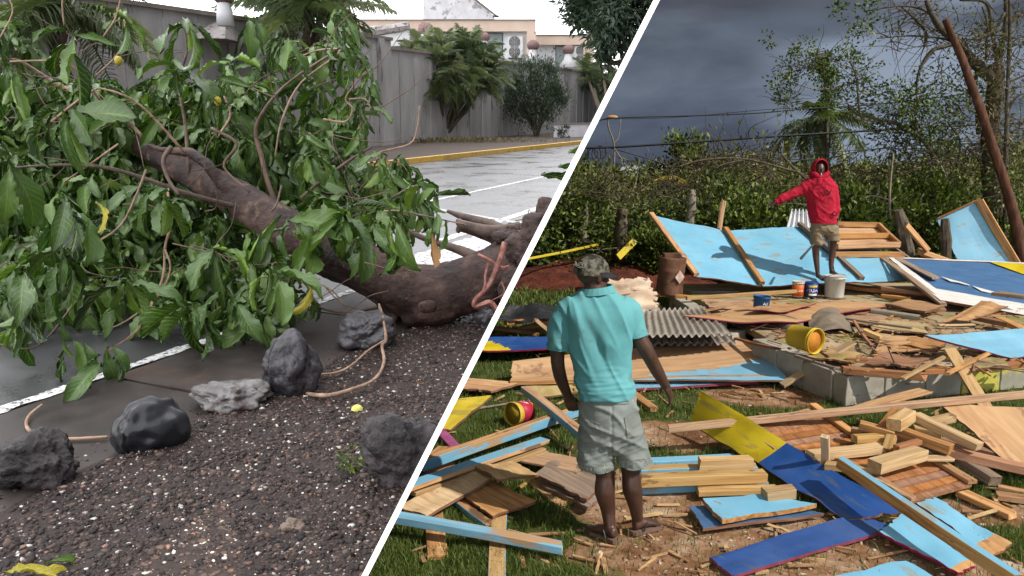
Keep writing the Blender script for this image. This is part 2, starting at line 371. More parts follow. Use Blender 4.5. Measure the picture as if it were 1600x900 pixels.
def plank(name, a, b, w, t, mats, label=None, cat='plank', group=None, parent=None, roll=0.0, bow=0.008, paint=None, split=False):
    """a, b = centres of the ends. mats = (wood) or (wood, paint); paint in 'top','bottom','side-','side+' """
    _pc[0] += 1; rs = random.Random(_pc[0] * 7 + 3)
    a = Vector(a); b = Vector(b); X = (b - a); L = X.length; X.normalize()
    Z = Vector((0, 0, 1)); Y = Z.cross(X)
    if Y.length < 0.05: Y = Vector((0, 1, 0)).cross(X)
    Y.normalize(); Z = X.cross(Y)
    Rr = Matrix.Rotation(roll, 3, X); Y = Rr @ Y; Z = Rr @ Z
    M = Matrix((( X.x, Y.x, Z.x, (a.x + b.x) / 2), (X.y, Y.y, Z.y, (a.y + b.y) / 2), (X.z, Y.z, Z.z, (a.z + b.z) / 2), (0, 0, 0, 1)))
    ch = min(0.004, t * 0.22, w * 0.2); hw, ht = w / 2, t / 2
    prof = [(-hw + ch, -ht), (hw - ch, -ht), (hw, -ht + ch), (hw, ht - ch), (hw - ch, ht), (-hw + ch, ht), (-hw, ht - ch), (-hw, -ht + ch)]
    n = max(3, min(12, int(L / 0.22))); V = []; Fs = []; mi = []
    s1, s2 = rs.uniform(-1, 1) * bow, rs.uniform(-1, 1) * bow; e0, e1 = rs.uniform(-.25, .25), rs.uniform(-.25, .25)
    for i in range(n + 1):
        u = i / n; k = 4 * u * (1 - u)
        for (y, z) in prof:
            x = (u - 0.5) * L
            if i == 0: x += y * e0
            if i == n: x += y * e1 + (rs.uniform(-0.05, 0.05) if split else rs.uniform(-.007, .007))
            if i == 0: x += rs.uniform(-.007, .007)
            V.append((x, y + s1 * k * L + rs.uniform(-1, 1) * ch * 0.25, z + s2 * k * L + rs.uniform(-1, 1) * ch * 0.2))
    pk = {'bottom': (0,), 'side+': (1, 2, 3), 'top': (4,), 'side-': (5, 6, 7)}
    pf = set()
    for q in (paint or ()): pf |= set(pk[q])
    for i in range(n):
        for k in range(8):
            k2 = (k + 1) % 8; Fs.append((i * 8 + k, i * 8 + k2, (i + 1) * 8 + k2, (i + 1) * 8 + k)); mi.append(1 if k in pf else 0)
    Fs.append(tuple(range(7, -1, -1))); Fs.append(tuple(n * 8 + k for k in range(8))); mi += [0, 0]
    if not isinstance(mats, (list, tuple)): mats = (mats,)
    o = local_obj(name, V, Fs, list(mats), M, parent, mi)
    if label: prop(o, label, cat, group)
    return o
def panel(name, c, t, mats, label=None, cat='panel', group=None, parent=None, nx=10, ny=6, warp=0.008, split=None, chip=0.009, sag=0.0, seed=None):
    """c = four corners (a b c d, round the sheet, top face); mats = (face, edge[, face2]); split(u, v) -> True uses face2"""
    _pc[0] += 1; sd = seed if seed is not None else _pc[0] * 5.17
    c = [Vector(p) for p in c]; o_ = sum(c, Vector()) / 4
    X = ((c[1] - c[0]) + (c[2] - c[3])); Yv = ((c[3] - c[0]) + (c[2] - c[1]))
    if Yv.length > X.length * 1.05:      # long axis = grain
        pass
    X.normalize(); Z = X.cross(Yv).normalized()
    flip = Z.z < 0
    if flip: Z = -Z
    Y = Z.cross(X)
    M = Matrix(((X.x, Y.x, Z.x, o_.x), (X.y, Y.y, Z.y, o_.y), (X.z, Y.z, Z.z, o_.z), (0, 0, 0, 1))); Mi = M.inverted()
    lc = [Mi @ p for p in c]; V = []; UV = []
    for s in (0, 1):
        for j in range(ny + 1):
            for i in range(nx + 1):
                u, v = i / nx, j / ny
                p = lc[0] * (1 - u) * (1 - v) + lc[1] * u * (1 - v) + lc[2] * u * v + lc[3] * (1 - u) * v
                q = noise.noise(Vector((u * 2.2 + sd, v * 2.2, sd))) * warp * 2 - sag * 4 * u * (1 - u)
                e = 1.0 if (i in (0, nx) or j in (0, ny)) else 0.0
                p = p + Vector((noise.noise(Vector((sd, v * 9, u * 9))) * chip * 2 * e, noise.noise(Vector((u * 9, sd, v * 9 + 4))) * chip * 2 * e, q - (t if s else 0)))
                V.append(p); UV.append((u, v))
    st = (nx + 1) * (ny + 1); Fs = []; mi = []
    for j in range(ny):
        for i in range(nx):
            a = j * (nx + 1) + i; f = (a, a + 1, a + nx + 2, a + nx + 1)
            if flip: f = f[::-1]
            k = 0
            if split and split((i + .5) / nx, (j + .5) / ny): k = 2
            Fs.append(f); mi.append(k); Fs.append(tuple(x + st for x in f[::-1])); mi.append(3 if len(mats) > 3 else 1)
    def edge(p, q):
        f = (p, p + st, q + st, q)
        if flip: f = f[::-1]
        Fs.append(f); mi.append(1)
    for i in range(nx): edge(i, i + 1); edge(ny * (nx + 1) + i + 1, ny * (nx + 1) + i)
    for j in range(ny): edge((j + 1) * (nx + 1), j * (nx + 1)); edge(j * (nx + 1) + nx, (j + 1) * (nx + 1) + nx)
    o = local_obj(name, V, Fs, list(mats), M, parent, mi, smooth=False, uv=UV)
    if label: prop(o, label, cat, group)
    return o
def corrugated(name, c, mats, label, cat='roof sheet', waves=9, amp=0.018, group=None, parent=None, curl=0.0):
    c = [Vector(p) for p in c]; nx = waves * 6; ny = 8; V = []; Fs = []
    nrm = (c[1] - c[0]).cross(c[3] - c[0]).normalized()
    if nrm.z < 0: nrm = -nrm
    for s in (0, 1):
        for j in range(ny + 1):
            for i in range(nx + 1):
                u, v = i / nx, j / ny
                p = c[0] * (1 - u) * (1 - v) + c[1] * u * (1 - v) + c[2] * u * v + c[3] * (1 - u) * v
                V.append(p + nrm * (amp * sin(2 * pi * u * waves) - s * 0.003 + curl * noise.noise(Vector((u * 2, v * 2, 3)))))
    st = (nx + 1) * (ny + 1)
    for j in range(ny):
        for i in range(nx):
            a = j * (nx + 1) + i; f = (a, a + 1, a + nx + 2, a + nx + 1); Fs.append(f); Fs.append(tuple(x + st for x in f[::-1]))
    for i in range(nx):
        for p in (0, ny * (nx + 1)): Fs.append((p + i, p + i + st, p + i + 1 + st, p + i + 1))
    o = mesh(name, V, Fs, mats, parent, smooth=True)
    if label: prop(o, label, cat, group)
    return o
def revolve(prof, M, seg=24):
    """prof = (r, h) pairs; M places z axis"""
    V = []; Fs = []
    for r, h in prof:
        for k in range(seg): th = 2 * pi * k / seg; V.append(M @ Vector((r * cos(th), r * sin(th), h)))
    for i in range(len(prof) - 1):
        for k in range(seg): k2 = (k + 1) % seg; Fs.append((i * seg + k, i * seg + k2, (i + 1) * seg + k2, (i + 1) * seg + k))
    Fs.append(tuple(range(seg - 1, -1, -1))); Fs.append(tuple((len(prof) - 1) * seg + k for k in range(seg)))
    return V, Fs
def rock(name, px, py_base, wpx, hpx, mats, label, seed, shape=(1, .8, 1), sharp=0.25, parent=None, cat='stone', sub=5, rz=0.0, fine=0.05, sink=0.12):
    c = P(px, py_base, 0.0); dist = sqrt(c.x ** 2 + c.y ** 2 + 1.6 ** 2); s = dist / F
    w = wpx * s; h = hpx * s; V, Fs = ico(sub); o = []
    Rz = Matrix.Rotation(rz, 3, 'Z')
    for v in V:
        d = v.copy()
        n1 = noise.noise(d * 1.1 + Vector((seed, 0, 0))); n2 = noise.noise(d * 2.6 + Vector((0, seed, 0))); n3 = noise.noise(d * 9 + Vector((0, 0, seed))); n4 = abs(noise.noise(d * 4.5 + Vector((0, seed, 3))))
        r = 1 + sharp * n1 * 1.1 + sharp * n2 * 0.6 - (sharp * n4 * 0.5 if fine > .015 else 0) + fine * n3 + fine * 0.5 * noise.noise(d * 22)
        p = Vector((d.x * r * w / 2 * shape[0], d.y * r * w / 2 * shape[1], d.z * r * h / 2 * shape[2]))
        p = Rz @ p; p.z = p.z + h / 2 - h * sink
        o.append(c + Vector((0, w * 0.35, 0)) + p)
    ob = mesh(name, o, Fs, mats, parent, smooth=True)
    if label: prop(ob, label, cat)
    return ob
def displace(V, fn):
    return [v + fn(v) for v in V]
def remesh(parts, voxel, name='tmp'):
    """union of closed shapes as one continuous skin; returns V, F, normals"""
    V, Fs = join(parts); me = bpy.data.meshes.new(name); me.from_pydata(V, [], Fs); o = bpy.data.objects.new(name, me); COL.objects.link(o)
    m = o.modifiers.new('r', 'REMESH'); m.mode = 'VOXEL'; m.voxel_size = voxel
    s = o.modifiers.new('s', 'SMOOTH'); s.iterations = 4; s.factor = 0.5
    dg = bpy.context.evaluated_depsgraph_get(); dg.update(); e = o.evaluated_get(dg).to_mesh()
    Vn = np.zeros(len(e.vertices) * 3); e.vertices.foreach_get('co', Vn); Nn = np.zeros(len(e.vertices) * 3); e.vertices.foreach_get('normal', Nn)
    Fn = [tuple(p.vertices) for p in e.polygons]
    bpy.data.objects.remove(o); bpy.data.meshes.remove(me)
    return Vn.reshape(-1, 3), Fn, Nn.reshape(-1, 3)
def rings(rs, seg=28, exp=2.3):
    """rs = (centre, half width vector, half depth vector) ; closed loft"""
    V = []; Fs = []
    if len(rs) > 3:
        cs = smooth_path([r[0] for r in rs], 4); as_ = smooth_path([r[1] for r in rs], 4); bs = smooth_path([r[2] for r in rs], 4); rs = list(zip(cs, as_, bs))
    for c, a, b in rs:
        c, a, b = Vector(c), Vector(a), Vector(b)
        for k in range(seg):
            th = 2 * pi * k / seg; x, y = cos(th), sin(th)
            x = math.copysign(abs(x) ** (2 / exp), x); y = math.copysign(abs(y) ** (2 / exp), y)
            V.append(c + a * x + b * y)
    for i in range(len(rs) - 1):
        for k in range(seg): k2 = (k + 1) % seg; Fs.append((i * seg + k, i * seg + k2, (i + 1) * seg + k2, (i + 1) * seg + k))
    Fs.append(tuple(range(seg - 1, -1, -1))); Fs.append(tuple((len(rs) - 1) * seg + k for k in range(seg)))
    return V, Fs
def ball(c, rx, ry, rz, sub=3, M=None):
    V, Fs = ico(sub); c = Vector(c); o = []
    for v in V:
        p = Vector((v.x * rx, v.y * ry, v.z * rz)); o.append(c + (M @ p if M else p))
    return o, Fs

# ------------------------------------------------------------------ foliage (numpy)
def leaf_cards(cen, direc, size, aspect, rg, fold=0.25):
    """cen Nx3, direc Nx3 -> folded diamond leaves, 4 tris each"""
    n = len(cen); d = direc / (np.linalg.norm(direc, axis=1, keepdims=True) + 1e-9)
    r = rg.normal(size=(n, 3)); s = np.cross(d, r); s /= (np.linalg.norm(s, axis=1, keepdims=True) + 1e-9); u = np.cross(s, d)
    L = (size * rg.uniform(0.6, 1.4, n))[:, None]; Wd = L * aspect
    a = cen; b = cen + d * L * 0.45 + s * Wd / 2 + u * L * fold * 0.3; m = cen + d * L * 0.5 - u * L * 0.04; c = cen + d * L * 0.45 - s * Wd / 2 + u * L * fold * 0.3
    e = cen + d * L - u * L * 0.12
    V = np.stack([a, b, m, c, e], axis=1).reshape(-1, 3); i = np.arange(n)[:, None] * 5
    Fs = np.concatenate([i + [0, 1, 2], i + [0, 2, 3], i + [1, 4, 2], i + [2, 4, 3]], axis=0)
    rn = np.repeat(rg.uniform(0, 1, n), 5)
    return V, Fs, rn
def clump_points(n, nc, rad, rg, cr=0.28, flat=0.8, shell=0.75):
    """points gathered in clumps inside a unit ball, scaled by rad (3)"""
    c = rg.normal(size=(nc, 3)); c /= np.linalg.norm(c, axis=1, keepdims=True); c *= rg.uniform(shell * 0.5, 1.0, nc)[:, None]
    k = rg.integers(0, nc, n); p = c[k] + rg.normal(size=(n, 3)) * cr * rg.uniform(0.4, 1.0, nc)[k][:, None]
    p[:, 2] *= flat; off = p - c[k] * 0.6
    return p * np.array(rad), off, c * np.array(rad)
# ================================================================== ADDED DIVIDER: no wall of the place, splits the scenes and shades the street
side('W')
def _seam_pt(py, depth): return EYE + raydir(seam_x(py), py) * depth
hdir = Vector((SEAM_N.y, -SEAM_N.x, 0)).normalized()
if hdir.y < 0: hdir = -hdir
bdir = SEAM_N.cross(hdir).normalized()
if bdir.z < 0: bdir = -bdir
def _pl(a, z): return EYE + hdir * a + bdir * ((z - H) / bdir.z)
poly = [_seam_pt(2300, NEAR), _seam_pt(1500, NEAR), _seam_pt(900, NEAR), _seam_pt(-70, NEAR), _pl(0.9, H + 0.9), _pl(-7, H + 1.6), _pl(-7, 130), _pl(230, 150), _pl(230, -3), _pl(8, -1.2)]  # great height and the part over the camera block the sun from the street
npz = len(poly); Vw = [p - SEAM_N * DIVIDER_T / 2 for p in poly] + [p + SEAM_N * DIVIDER_T / 2 for p in poly]
Fw = [tuple(range(npz - 1, -1, -1)), tuple(range(npz, 2 * npz))] + [(i, (i + 1) % npz, (i + 1) % npz + npz, i + npz) for i in range(npz)]
DIVIDER_WHITE = mat('white_divider_edge', [(0.80, 0.80, 0.79), (0.84, 0.84, 0.83)], scale=1, rough=0.8, bump=0.0, vary=0)
DIVIDER_GREY = mat('grey_divider_face', [(0.20, 0.20, 0.20), (0.24, 0.24, 0.24)], scale=.3, rough=0.9, bump=0.0, vary=0)  # grey sides keep light bounced off the added divider low
prop(mesh('added_divider', Vw, Fw, [DIVIDER_WHITE, DIVIDER_GREY], midx=[1, 1] + [0] * npz), 'thin white slanting divider added between street and rubble field, keeping sun off the street', 'wall')

# ================================================================== STREET WITH THE FALLEN TREE (left of the divider)
side('L')
A0 = P(0, 645); A1 = P(360, 522); RD = (A1 - A0).normalized(); RN = Vector((RD.y, -RD.x, 0))
def rp(s, t, z=0.0): p = A0 + RD * s + RN * t; return Vector((p.x, p.y, z))
def st(p): d = p - A0; return d.dot(RD), d.dot(RN)
tc_ = st(P(622, 258))[1]; tg = st(P(300, 660))[1]
print('road: curb t', tc_, 'gravel t', tg, st(P(540, 505)), st(P(100, 740)), 'wall', st(P(640, 228)), st(P(900, 207)), st(P(910, 224)))
ASPH = mat('wet_asphalt', [(0.032, 0.030, 0.033), (0.052, 0.050, 0.054), (0.085, 0.082, 0.088)], scale=0.9, rough=0.33, bump=0.5, bscale=120, bdist=0.004, spec=0.55, vary=0, rrange=0.16, wear=((0.04, 0.034, 0.032), 0.56, 0.6, (1, 1, 1)))
ROADW = mat('road_paint_white', [(0.30, 0.29, 0.29), (0.62, 0.61, 0.60), (0.72, 0.71, 0.70)], scale=22, rough=0.6, bump=0.3, bscale=60, bdist=0.003, vary=0, wear=((0.09, 0.08, 0.08), 0.53, 28, (1, 1, 1)), lo=0.35, hi=0.5)
PAVE = mat('wet_dark_concrete', [(0.020, 0.015, 0.013), (0.038, 0.029, 0.026), (0.066, 0.050, 0.042)], scale=1.6, rough=0.5, bump=0.5, bscale=60, bdist=0.004, spec=0.3, vary=0.12, wear=((0.06, 0.036, 0.024), 0.60, 1.1, (1, 1, 1)))
SOIL = mat('wet_gravel_soil', [(0.014, 0.009, 0.008), (0.030, 0.019, 0.016), (0.055, 0.037, 0.031)], scale=14, rough=0.55, bump=1.0, bscale=70, bdist=0.012, spec=0.25, vary=0)
def sheet(name, pts, z, m, kind='structure', parent=None):
    n = len(pts); o = mesh(name, [Vector((p.x, p.y, z)) for p in pts], [tuple(range(n))], m, parent)
    if o.data.polygons[0].normal.z < 0: o.data.flip_normals()
    return prop(o, kind=kind) if parent is None else o
g = sheet('ground', [Vector((-90, -8, 0)), Vector((60, -8, 0)), Vector((160, 220, 0)), Vector((-160, 220, 0))], -0.012, SOIL)
road = sheet('road', [rp(-9, 0.12), rp(150, 0.12), rp(150, tc_), rp(-9, tc_)], 0.0, ASPH)
# painted lines
def strip(name, a, b, w, z=0.004, parent=None, jag=0.012, n=40, m=ROADW):
    d = (b - a).normalized(); q = Vector((-d.y, d.x, 0)); V = []
    for i in range(n + 1):
        p = a.lerp(b, i / n); j1 = noise.noise(p * 9) * jag; j2 = noise.noise(p * 9 + Vector((5, 5, 5))) * jag
        V += [Vector((p.x, p.y, z)) + q * (w / 2 + j1), Vector((p.x, p.y, z)) - q * (w / 2 + j2)]
    return mesh(name, V, [(2 * i, 2 * i + 1, 2 * i + 3, 2 * i + 2) for i in range(n)], m, parent)
def nudge(a, b, w, **k):
    o = strip('lane_marking', a, b, w, **k); return prop(o, kind='structure')
nudge(rp(-6, 0), rp(3.6, 0), 0.095, z=0.016, jag=0.03, n=160)
nudge(rp(3.6, -0.18), rp(9.5, -0.18), 0.55, z=0.016, jag=0.06, n=80)
nudge(P(655, 318), P(915, 262), 0.10)
nudge(P(655, 322), P(830, 352), 0.10)
nudge(P(690, 376), P(850, 322), 0.16)
nudge(P(860, 272), P(920, 276), 0.10)
# pavement slabs between the white line and the gravel
pv = empty('pavement', rp(0, 0.5), None, None); pv['kind'] = 'structure'
tw = max(0.75, tg - 0.05)
cuts = [-6.0, -3.4, -1.3] + [st(P(250, 600))[0] - 0.05] + [st(P(250, 600))[0] + 1.75, st(P(250, 600))[0] + 3.6, 9.0, 12.0]
cuts = sorted(cuts)
for s0, s1 in zip(cuts[:-1], cuts[1:]):
    a, b, c, d = rp(s0 + .012, 0.06, 0.013), rp(s1 - .012, 0.06, 0.013), rp(s1 - .012, tw + .25, 0.013), rp(s0 + .012, tw + .25, 0.013)
    panel('paving_slab', [a, b, c, d], 0.03, (PAVE, PAVE), parent=pv, warp=0.002, chip=0.008, nx=8, ny=4)
# gravel bed, gently mounded towards the stones
def gz(p):
    s, t = st(p); e = max(0.0, min(1.0, (t - tw + 0.12 + 0.10 * noise.noise(Vector((s * 1.3, t, 0)))) / 0.35))
    return e * (0.035 + 0.03 * noise.noise(p * 0.9) + 0.012 * noise.noise(p * 4)) - (1 - e) * 0.02
V = []; Fs = []; ns_, nt_ = 150, 90
for i in range(ns_ + 1):
    for j in range(nt_ + 1):
        p = rp(-5 + 17 * i / ns_, tw - 0.3 + 7.5 * j / nt_); p.z = gz(p); V.append(p)
for i in range(ns_):
    for j in range(nt_):
        a = i * (nt_ + 1) + j; Fs.append((a, a + 1, a + nt_ + 2, a + nt_ + 1))
prop(mesh('gravel_bed', V, [f[::-1] for f in Fs], SOIL, smooth=True), kind='structure')
GRAV = leafmat('pebbles', (0.008, 0.006, 0.006), (0.028, 0.019, 0.017), (0.10, 0.066, 0.052), rough=0.5, veins=False, spec=0.22, trans=0)
GRAVW = leafmat('pale_pebbles', (0.24, 0.20, 0.17), (0.42, 0.39, 0.34), (0.58, 0.55, 0.5), rough=0.5, veins=False, spec=0.4, trans=0)
GRAVR = leafmat('brown_pebbles', (0.10, 0.05, 0.03), (0.17, 0.08, 0.05), (0.22, 0.12, 0.09), rough=0.5, veins=False, spec=0.4, trans=0)
icoV, icoF = ico(1); icoV = np.array([tuple(v) for v in icoV]); icoF = np.array(icoF)
def pebbles(name, n, m, smin, smax, label, smax_p=3.0, dens_near=True, tmin=0.0):
    rg = np.random.default_rng(len(name) + n); pts = []
    while len(pts) < n:
        s = rg.uniform(-4.6, 8.5); t = tw - 0.15 + tmin + rg.uniform(0, 6.2) ; p = rp(s, t)
        if p.y < 2.3: continue
        d = sqrt(p.x ** 2 + p.y ** 2)
        if rg.uniform() > min(1, (3.4 / d) ** 1.6): continue
        if (EYE * 0 + (ML @ p) - EYE).dot(SEAM_N) > 0.05: continue
        if abs(p.x / p.y) > 0.72: continue
        if st(p)[1] < tw + 0.12 and rg.uniform() > 0.12: continue
        if noise.noise(p * 2.3) + .6 * noise.noise(p * 7) < rg.uniform(-1.1, -.25): continue
        p.z = max(gz(p), 0.012 if st(p)[1] < tw + 0.2 else -1); pts.append(tuple(p))
    pts = np.array(pts); sz = smin + (smax - smin) * rg.uniform(0, 1, n) ** smax_p
    k = len(icoV); V = icoV[None] * (sz[:, None, None] * rg.uniform(0.5, 1.35, (n, 1, 3))) * rg.uniform(0.6, 1.3, (n, k, 1))
    a = rg.uniform(0, 2 * pi, n); ca, sa = np.cos(a)[:, None], np.sin(a)[:, None]
    X = V[:, :, 0] * ca - V[:, :, 1] * sa; Y = V[:, :, 0] * sa + V[:, :, 1] * ca
    V = np.stack([X, Y, V[:, :, 2] * 0.7], axis=2) + pts[:, None, :] + np.array([0, 0, -0.12])[None, None] * sz[:, None, None]
    Fq = (icoF[None] + (np.arange(n) * k)[:, None, None]).reshape(-1, 3)
    o = mesh(name, V.reshape(-1, 3), Fq, m, rnd=np.repeat(rg.uniform(0, 1, n), k)); prop(o, label, 'gravel', kind='stuff')
pebbles('gravel', 26000, GRAV, 0.0025, 0.0165, 'dark wet gravel strewn over the muddy ground by the stones')
pebbles('coarse_gravel', 200, GRAV, 0.012, 0.030, 'larger angular dark stones lying among the gravel', 1.5)
pebbles('white_gravel', 2600, GRAVW, 0.0028, 0.013, 'small white pebbles scattered through the dark gravel', 4.0)
pebbles('brown_gravel', 900, GRAVR, 0.004, 0.015, 'reddish brown pebbles scattered through the dark gravel')

# stones along the pavement
STN_BLACK = mat('wet_black_stone', [(0.004, 0.004, 0.005), (0.010, 0.010, 0.013), (0.022, 0.022, 0.028)], scale=3, rough=0.3, bump=0.25, bscale=40, bdist=0.003, spec=0.35, vary=0.05, coat=.0)
STN_ROUGH = mat('rough_brown_stone', [(0.008, 0.006, 0.006), (0.022, 0.016, 0.017), (0.07, 0.055, 0.060)], scale=5, rough=0.38, bump=1.0, bscale=22, bdist=0.03, spec=0.5, vary=0.1, coat=.0)
STN_GREY = mat('pale_grey_stone', [(0.06, 0.055, 0.052), (0.12, 0.11, 0.107), (0.21, 0.20, 0.195)], scale=6, rough=0.45, bump=0.7, bscale=26, bdist=0.012, spec=0.5, wear=((0.05, 0.035, 0.03), 0.56, 3, (1, 1, 1)), vary=0.05)
STN_DARK = mat('wet_dark_stone', [(0.010, 0.009, 0.011), (0.028, 0.024, 0.028), (0.075, 0.066, 0.078)], scale=5, rough=0.33, bump=0.9, bscale=30, bdist=0.012, spec=0.6, vary=0.1, coat=.0)
STN_SPLASH = mat('stone_with_white_splashes', [(0.018, 0.016, 0.018), (0.05, 0.045, 0.05), (0.09, 0.085, 0.09)], scale=6, rough=0.35, bump=0.8, bscale=30, bdist=0.01, spec=0.6, vary=0, wear=((0.62, 0.61, 0.58), 0.655, 9, (1, 1, 1)))
STN_TAN = mat('tan_stone', [(0.12, 0.085, 0.065), (0.24, 0.18, 0.14)], scale=6, rough=0.7, bump=0.6, vary=0.05)
rock('stone', 40, 775, 100, 84, STN_ROUGH, 'rough brown-black stone at the lower end of the row', 3.1, sharp=0.32, fine=0.09)
rock('stone', 222, 722, 96, 92, STN_BLACK, 'smooth glossy black stone leaning over beside the pavement', 7.7, shape=(1, .8, 1), sharp=0.22, rz=0.5, fine=0.01)
rock('stone', 350, 655, 112, 50, STN_GREY, 'low flat pale grey stone between two darker ones', 12.2, sharp=0.34, fine=0.04)
rock('stone', 448, 628, 84, 108, STN_DARK, 'tall upright dark stone with a twig looped round it', 5.3, shape=(1.02, .85, 1.02), sharp=0.24, fine=0.03)
rock('stone', 572, 552, 88, 68, STN_SPLASH, 'dark stone with white splashes under the end of the trunk', 9.4, sharp=0.3)
rock('stone', 630, 780, 132, 136, STN_ROUGH, 'big craggy stone standing in the gravel beside the white divider', 21.3, shape=(1, .8, 1.02), sharp=0.3, fine=0.08)
rock('stone', 452, 840, 34, 26, STN_TAN, 'small tan angular stone lying in the gravel', 15.3, sharp=0.6, sub=4, sink=0.2)
rock('stone', 758, 520, 44, 40, STN_SPLASH, 'small dark stone beside the uprooted trunk base', 31.3, sharp=0.5, sub=4)
rock('stone', 243, 805, 20, 12, STN_TAN, 'tiny brown stone lying above the yellow leaf', 41.3, sharp=0.5, sub=3)

# far kerb, verge, boundary wall
KERB = mat('yellow_kerb_paint', [(0.45, 0.27, 0.06), (0.62, 0.38, 0.07), (0.62, 0.42, 0.14)], scale=5, rough=0.6, bump=0.3, vary=0.06, wear=((0.22, 0.18, 0.14), 0.62, 6, (1, 1, 1)))
kb = empty('kerb', rp(20, tc_), None, None); kb['kind'] = 'structure'
s = 8.0
while s < 52:
    L = 2.4; v, f = box((0, 0, 0), L - 0.03, 0.2, 0.2)
    a = rp(s + L / 2, tc_ - 0.1, 0.05); Mz = Matrix.Translation(a) @ Matrix.Rotation(atan2(RD.y, RD.x), 4, 'Z')
    local_obj('kerb_stone', v, f, KERB, Mz, kb); s += L
VERGE = mat('bare_verge_soil', [(0.06, 0.045, 0.038), (0.11, 0.085, 0.07)], scale=1.5, rough=0.9, bump=0.6, bscale=14, bdist=0.03, vary=0)
sheet('verge', [rp(2, tc_ - 0.2), rp(120, tc_ - 0.2), rp(120, tc_ - 14), rp(2, tc_ - 14)], 0.11, VERGE)
tw_ = st(P(640, 228))[1]
WALLC = mat('stained_concrete_wall', [(0.25, 0.235, 0.23), (0.33, 0.315, 0.31), (0.41, 0.39, 0.385)], scale=0.8, stretch=(1.6, 1.6, 0.5), rough=0.9, bump=0.25, bscale=10, vary=0.1,
            wear=((0.10, 0.085, 0.08), 0.60, 0.9, (2.0, 2.0, 0.35)), wear2=((0.30, 0.22, 0.15), 0.68, 2.2, (1, 1, 1)))
CAPM = mat('wall_coping', [(0.16, 0.13, 0.11), (0.27, 0.23, 0.20)], scale=2, rough=0.9, bump=0.3)
bw = empty('boundary_wall', rp(24, tw_), 'tall stained grey concrete wall with ribs along the far side of the street', 'wall')
ang = atan2(RD.y, RD.x); s = -2.0; k = 0
sp_step = st(P(603, 232))[0]
while s < 62:
    L = 1.3; near = s < sp_step
    h = 4.35 if near else 4.05
    off = 0.0 if near else 0.45
    a = rp(s + L / 2, tw_ - off, h / 2)
    v, f = box((0, 0, 0), L - 0.02, 0.22, h)
    local_obj('wall_panel', v, f, WALLC, Matrix.Translation(a) @ Matrix.Rotation(ang, 4, 'Z'), bw)
    v, f = box((0, 0, 0), 0.14 if k % 3 else 0.30, 0.05, h - 0.25)
    a = rp(s, tw_ - off + 0.125, (h - 0.25) / 2)
    local_obj('rib', v, f, WALLC, Matrix.Translation(a) @ Matrix.Rotation(ang, 4, 'Z'), bw)
    v, f = box((0, 0, 0), L + 0.03, 0.42, 0.12)
    local_obj('coping', v, f, CAPM, Matrix.Translation(rp(s + L / 2, tw_ - off, h + 0.06)) @ Matrix.Rotation(ang, 4, 'Z'), bw)
    s += L; k += 1
v, f = box((0, 0, 0), 0.3, 1.5, 4.37); local_obj('pier', v, f, WALLC, Matrix.Translation(rp(sp_step + 0.1, tw_ - 0.45, 4.37 / 2)) @ Matrix.Rotation(ang, 4, 'Z'), bw)
WHW = mat('whitewashed_wall', [(0.50, 0.47, 0.50), (0.62, 0.60, 0.64)], scale=2, rough=0.9, bump=0.2, wear=((0.30, 0.22, 0.2), 0.6, 2, (1, 1, 1)))
def lowwall():
    a = P(868, 218); b = P(960, 215); a.z = b.z = 0
    d = (b - a); m = (a + b) / 2
    v, f = box((0, 0, 0), d.length, 0.3, 0.78)
    v2, f2 = box((0, 0, 0.42), d.length + 0.1, 0.4, 0.07)
    o = local_obj('low_wall', v, f, WHW, Matrix.Translation((m.x, m.y, 0.39)) @ Matrix.Rotation(atan2(d.y, d.x), 4, 'Z'))
    prop(o, 'low whitewashed wall at the far end of the verge', 'wall'); c = local_obj('coping', v2, f2, CAPM, Matrix.Translation((m.x, m.y, 0.39)) @ Matrix.Rotation(atan2(d.y, d.x), 4, 'Z'))
    SIDES.pop(c.name); c.parent = o; c.matrix_basis = Matrix.Identity(4)
lowwall()

# ------------------------------------------------------------------ building behind the wall
BW = mat('white_render', [(0.62, 0.62, 0.63), (0.72, 0.72, 0.73)], scale=1, rough=0.9, bump=0.1, wear=((0.42, 0.41, 0.41), 0.62, 0.8, (1, 1, 0.4)), vary=0)
BPEEL = mat('peeling_white_render', [(0.50, 0.49, 0.50), (0.66, 0.66, 0.68)], scale=1.5, rough=0.9, bump=0.2, wear=((0.32, 0.31, 0.33), 0.55, 2.2, (1, 1, 1)), vary=0)
FASC = mat('peach_fascia', [(0.55, 0.42, 0.33), (0.66, 0.52, 0.42)], scale=1, rough=0.85, bump=0.1, wear=((0.36, 0.27, 0.21), 0.66, 1.5, (1, 1, 1)), vary=0)
GLASS = mat('grey_green_window_glass', [(0.20, 0.25, 0.25), (0.28, 0.33, 0.32)], scale=0.6, rough=0.08, bump=0, spec=0.8, vary=0.05)
FRAMED = mat('dark_window_frame', [(0.03, 0.03, 0.035), (0.05, 0.05, 0.055)], rough=0.5, bump=0)
ACM = mat('air_conditioner_casing', [(0.60, 0.60, 0.58), (0.68, 0.68, 0.66)], rough=0.5, bump=0, vary=0.04)
def facade_box(name, px0, py0, px1, py1, y, dep, m, parent, oy=0.0):
    a = D(px0, py0, y); b = D(px1, py1, y)
    v, f = box(((a.x + b.x) / 2, y + dep / 2 + oy, (a.z + b.z) / 2), abs(b.x - a.x), dep, abs(a.z - b.z))
    return mesh(name, v, f, m, parent)
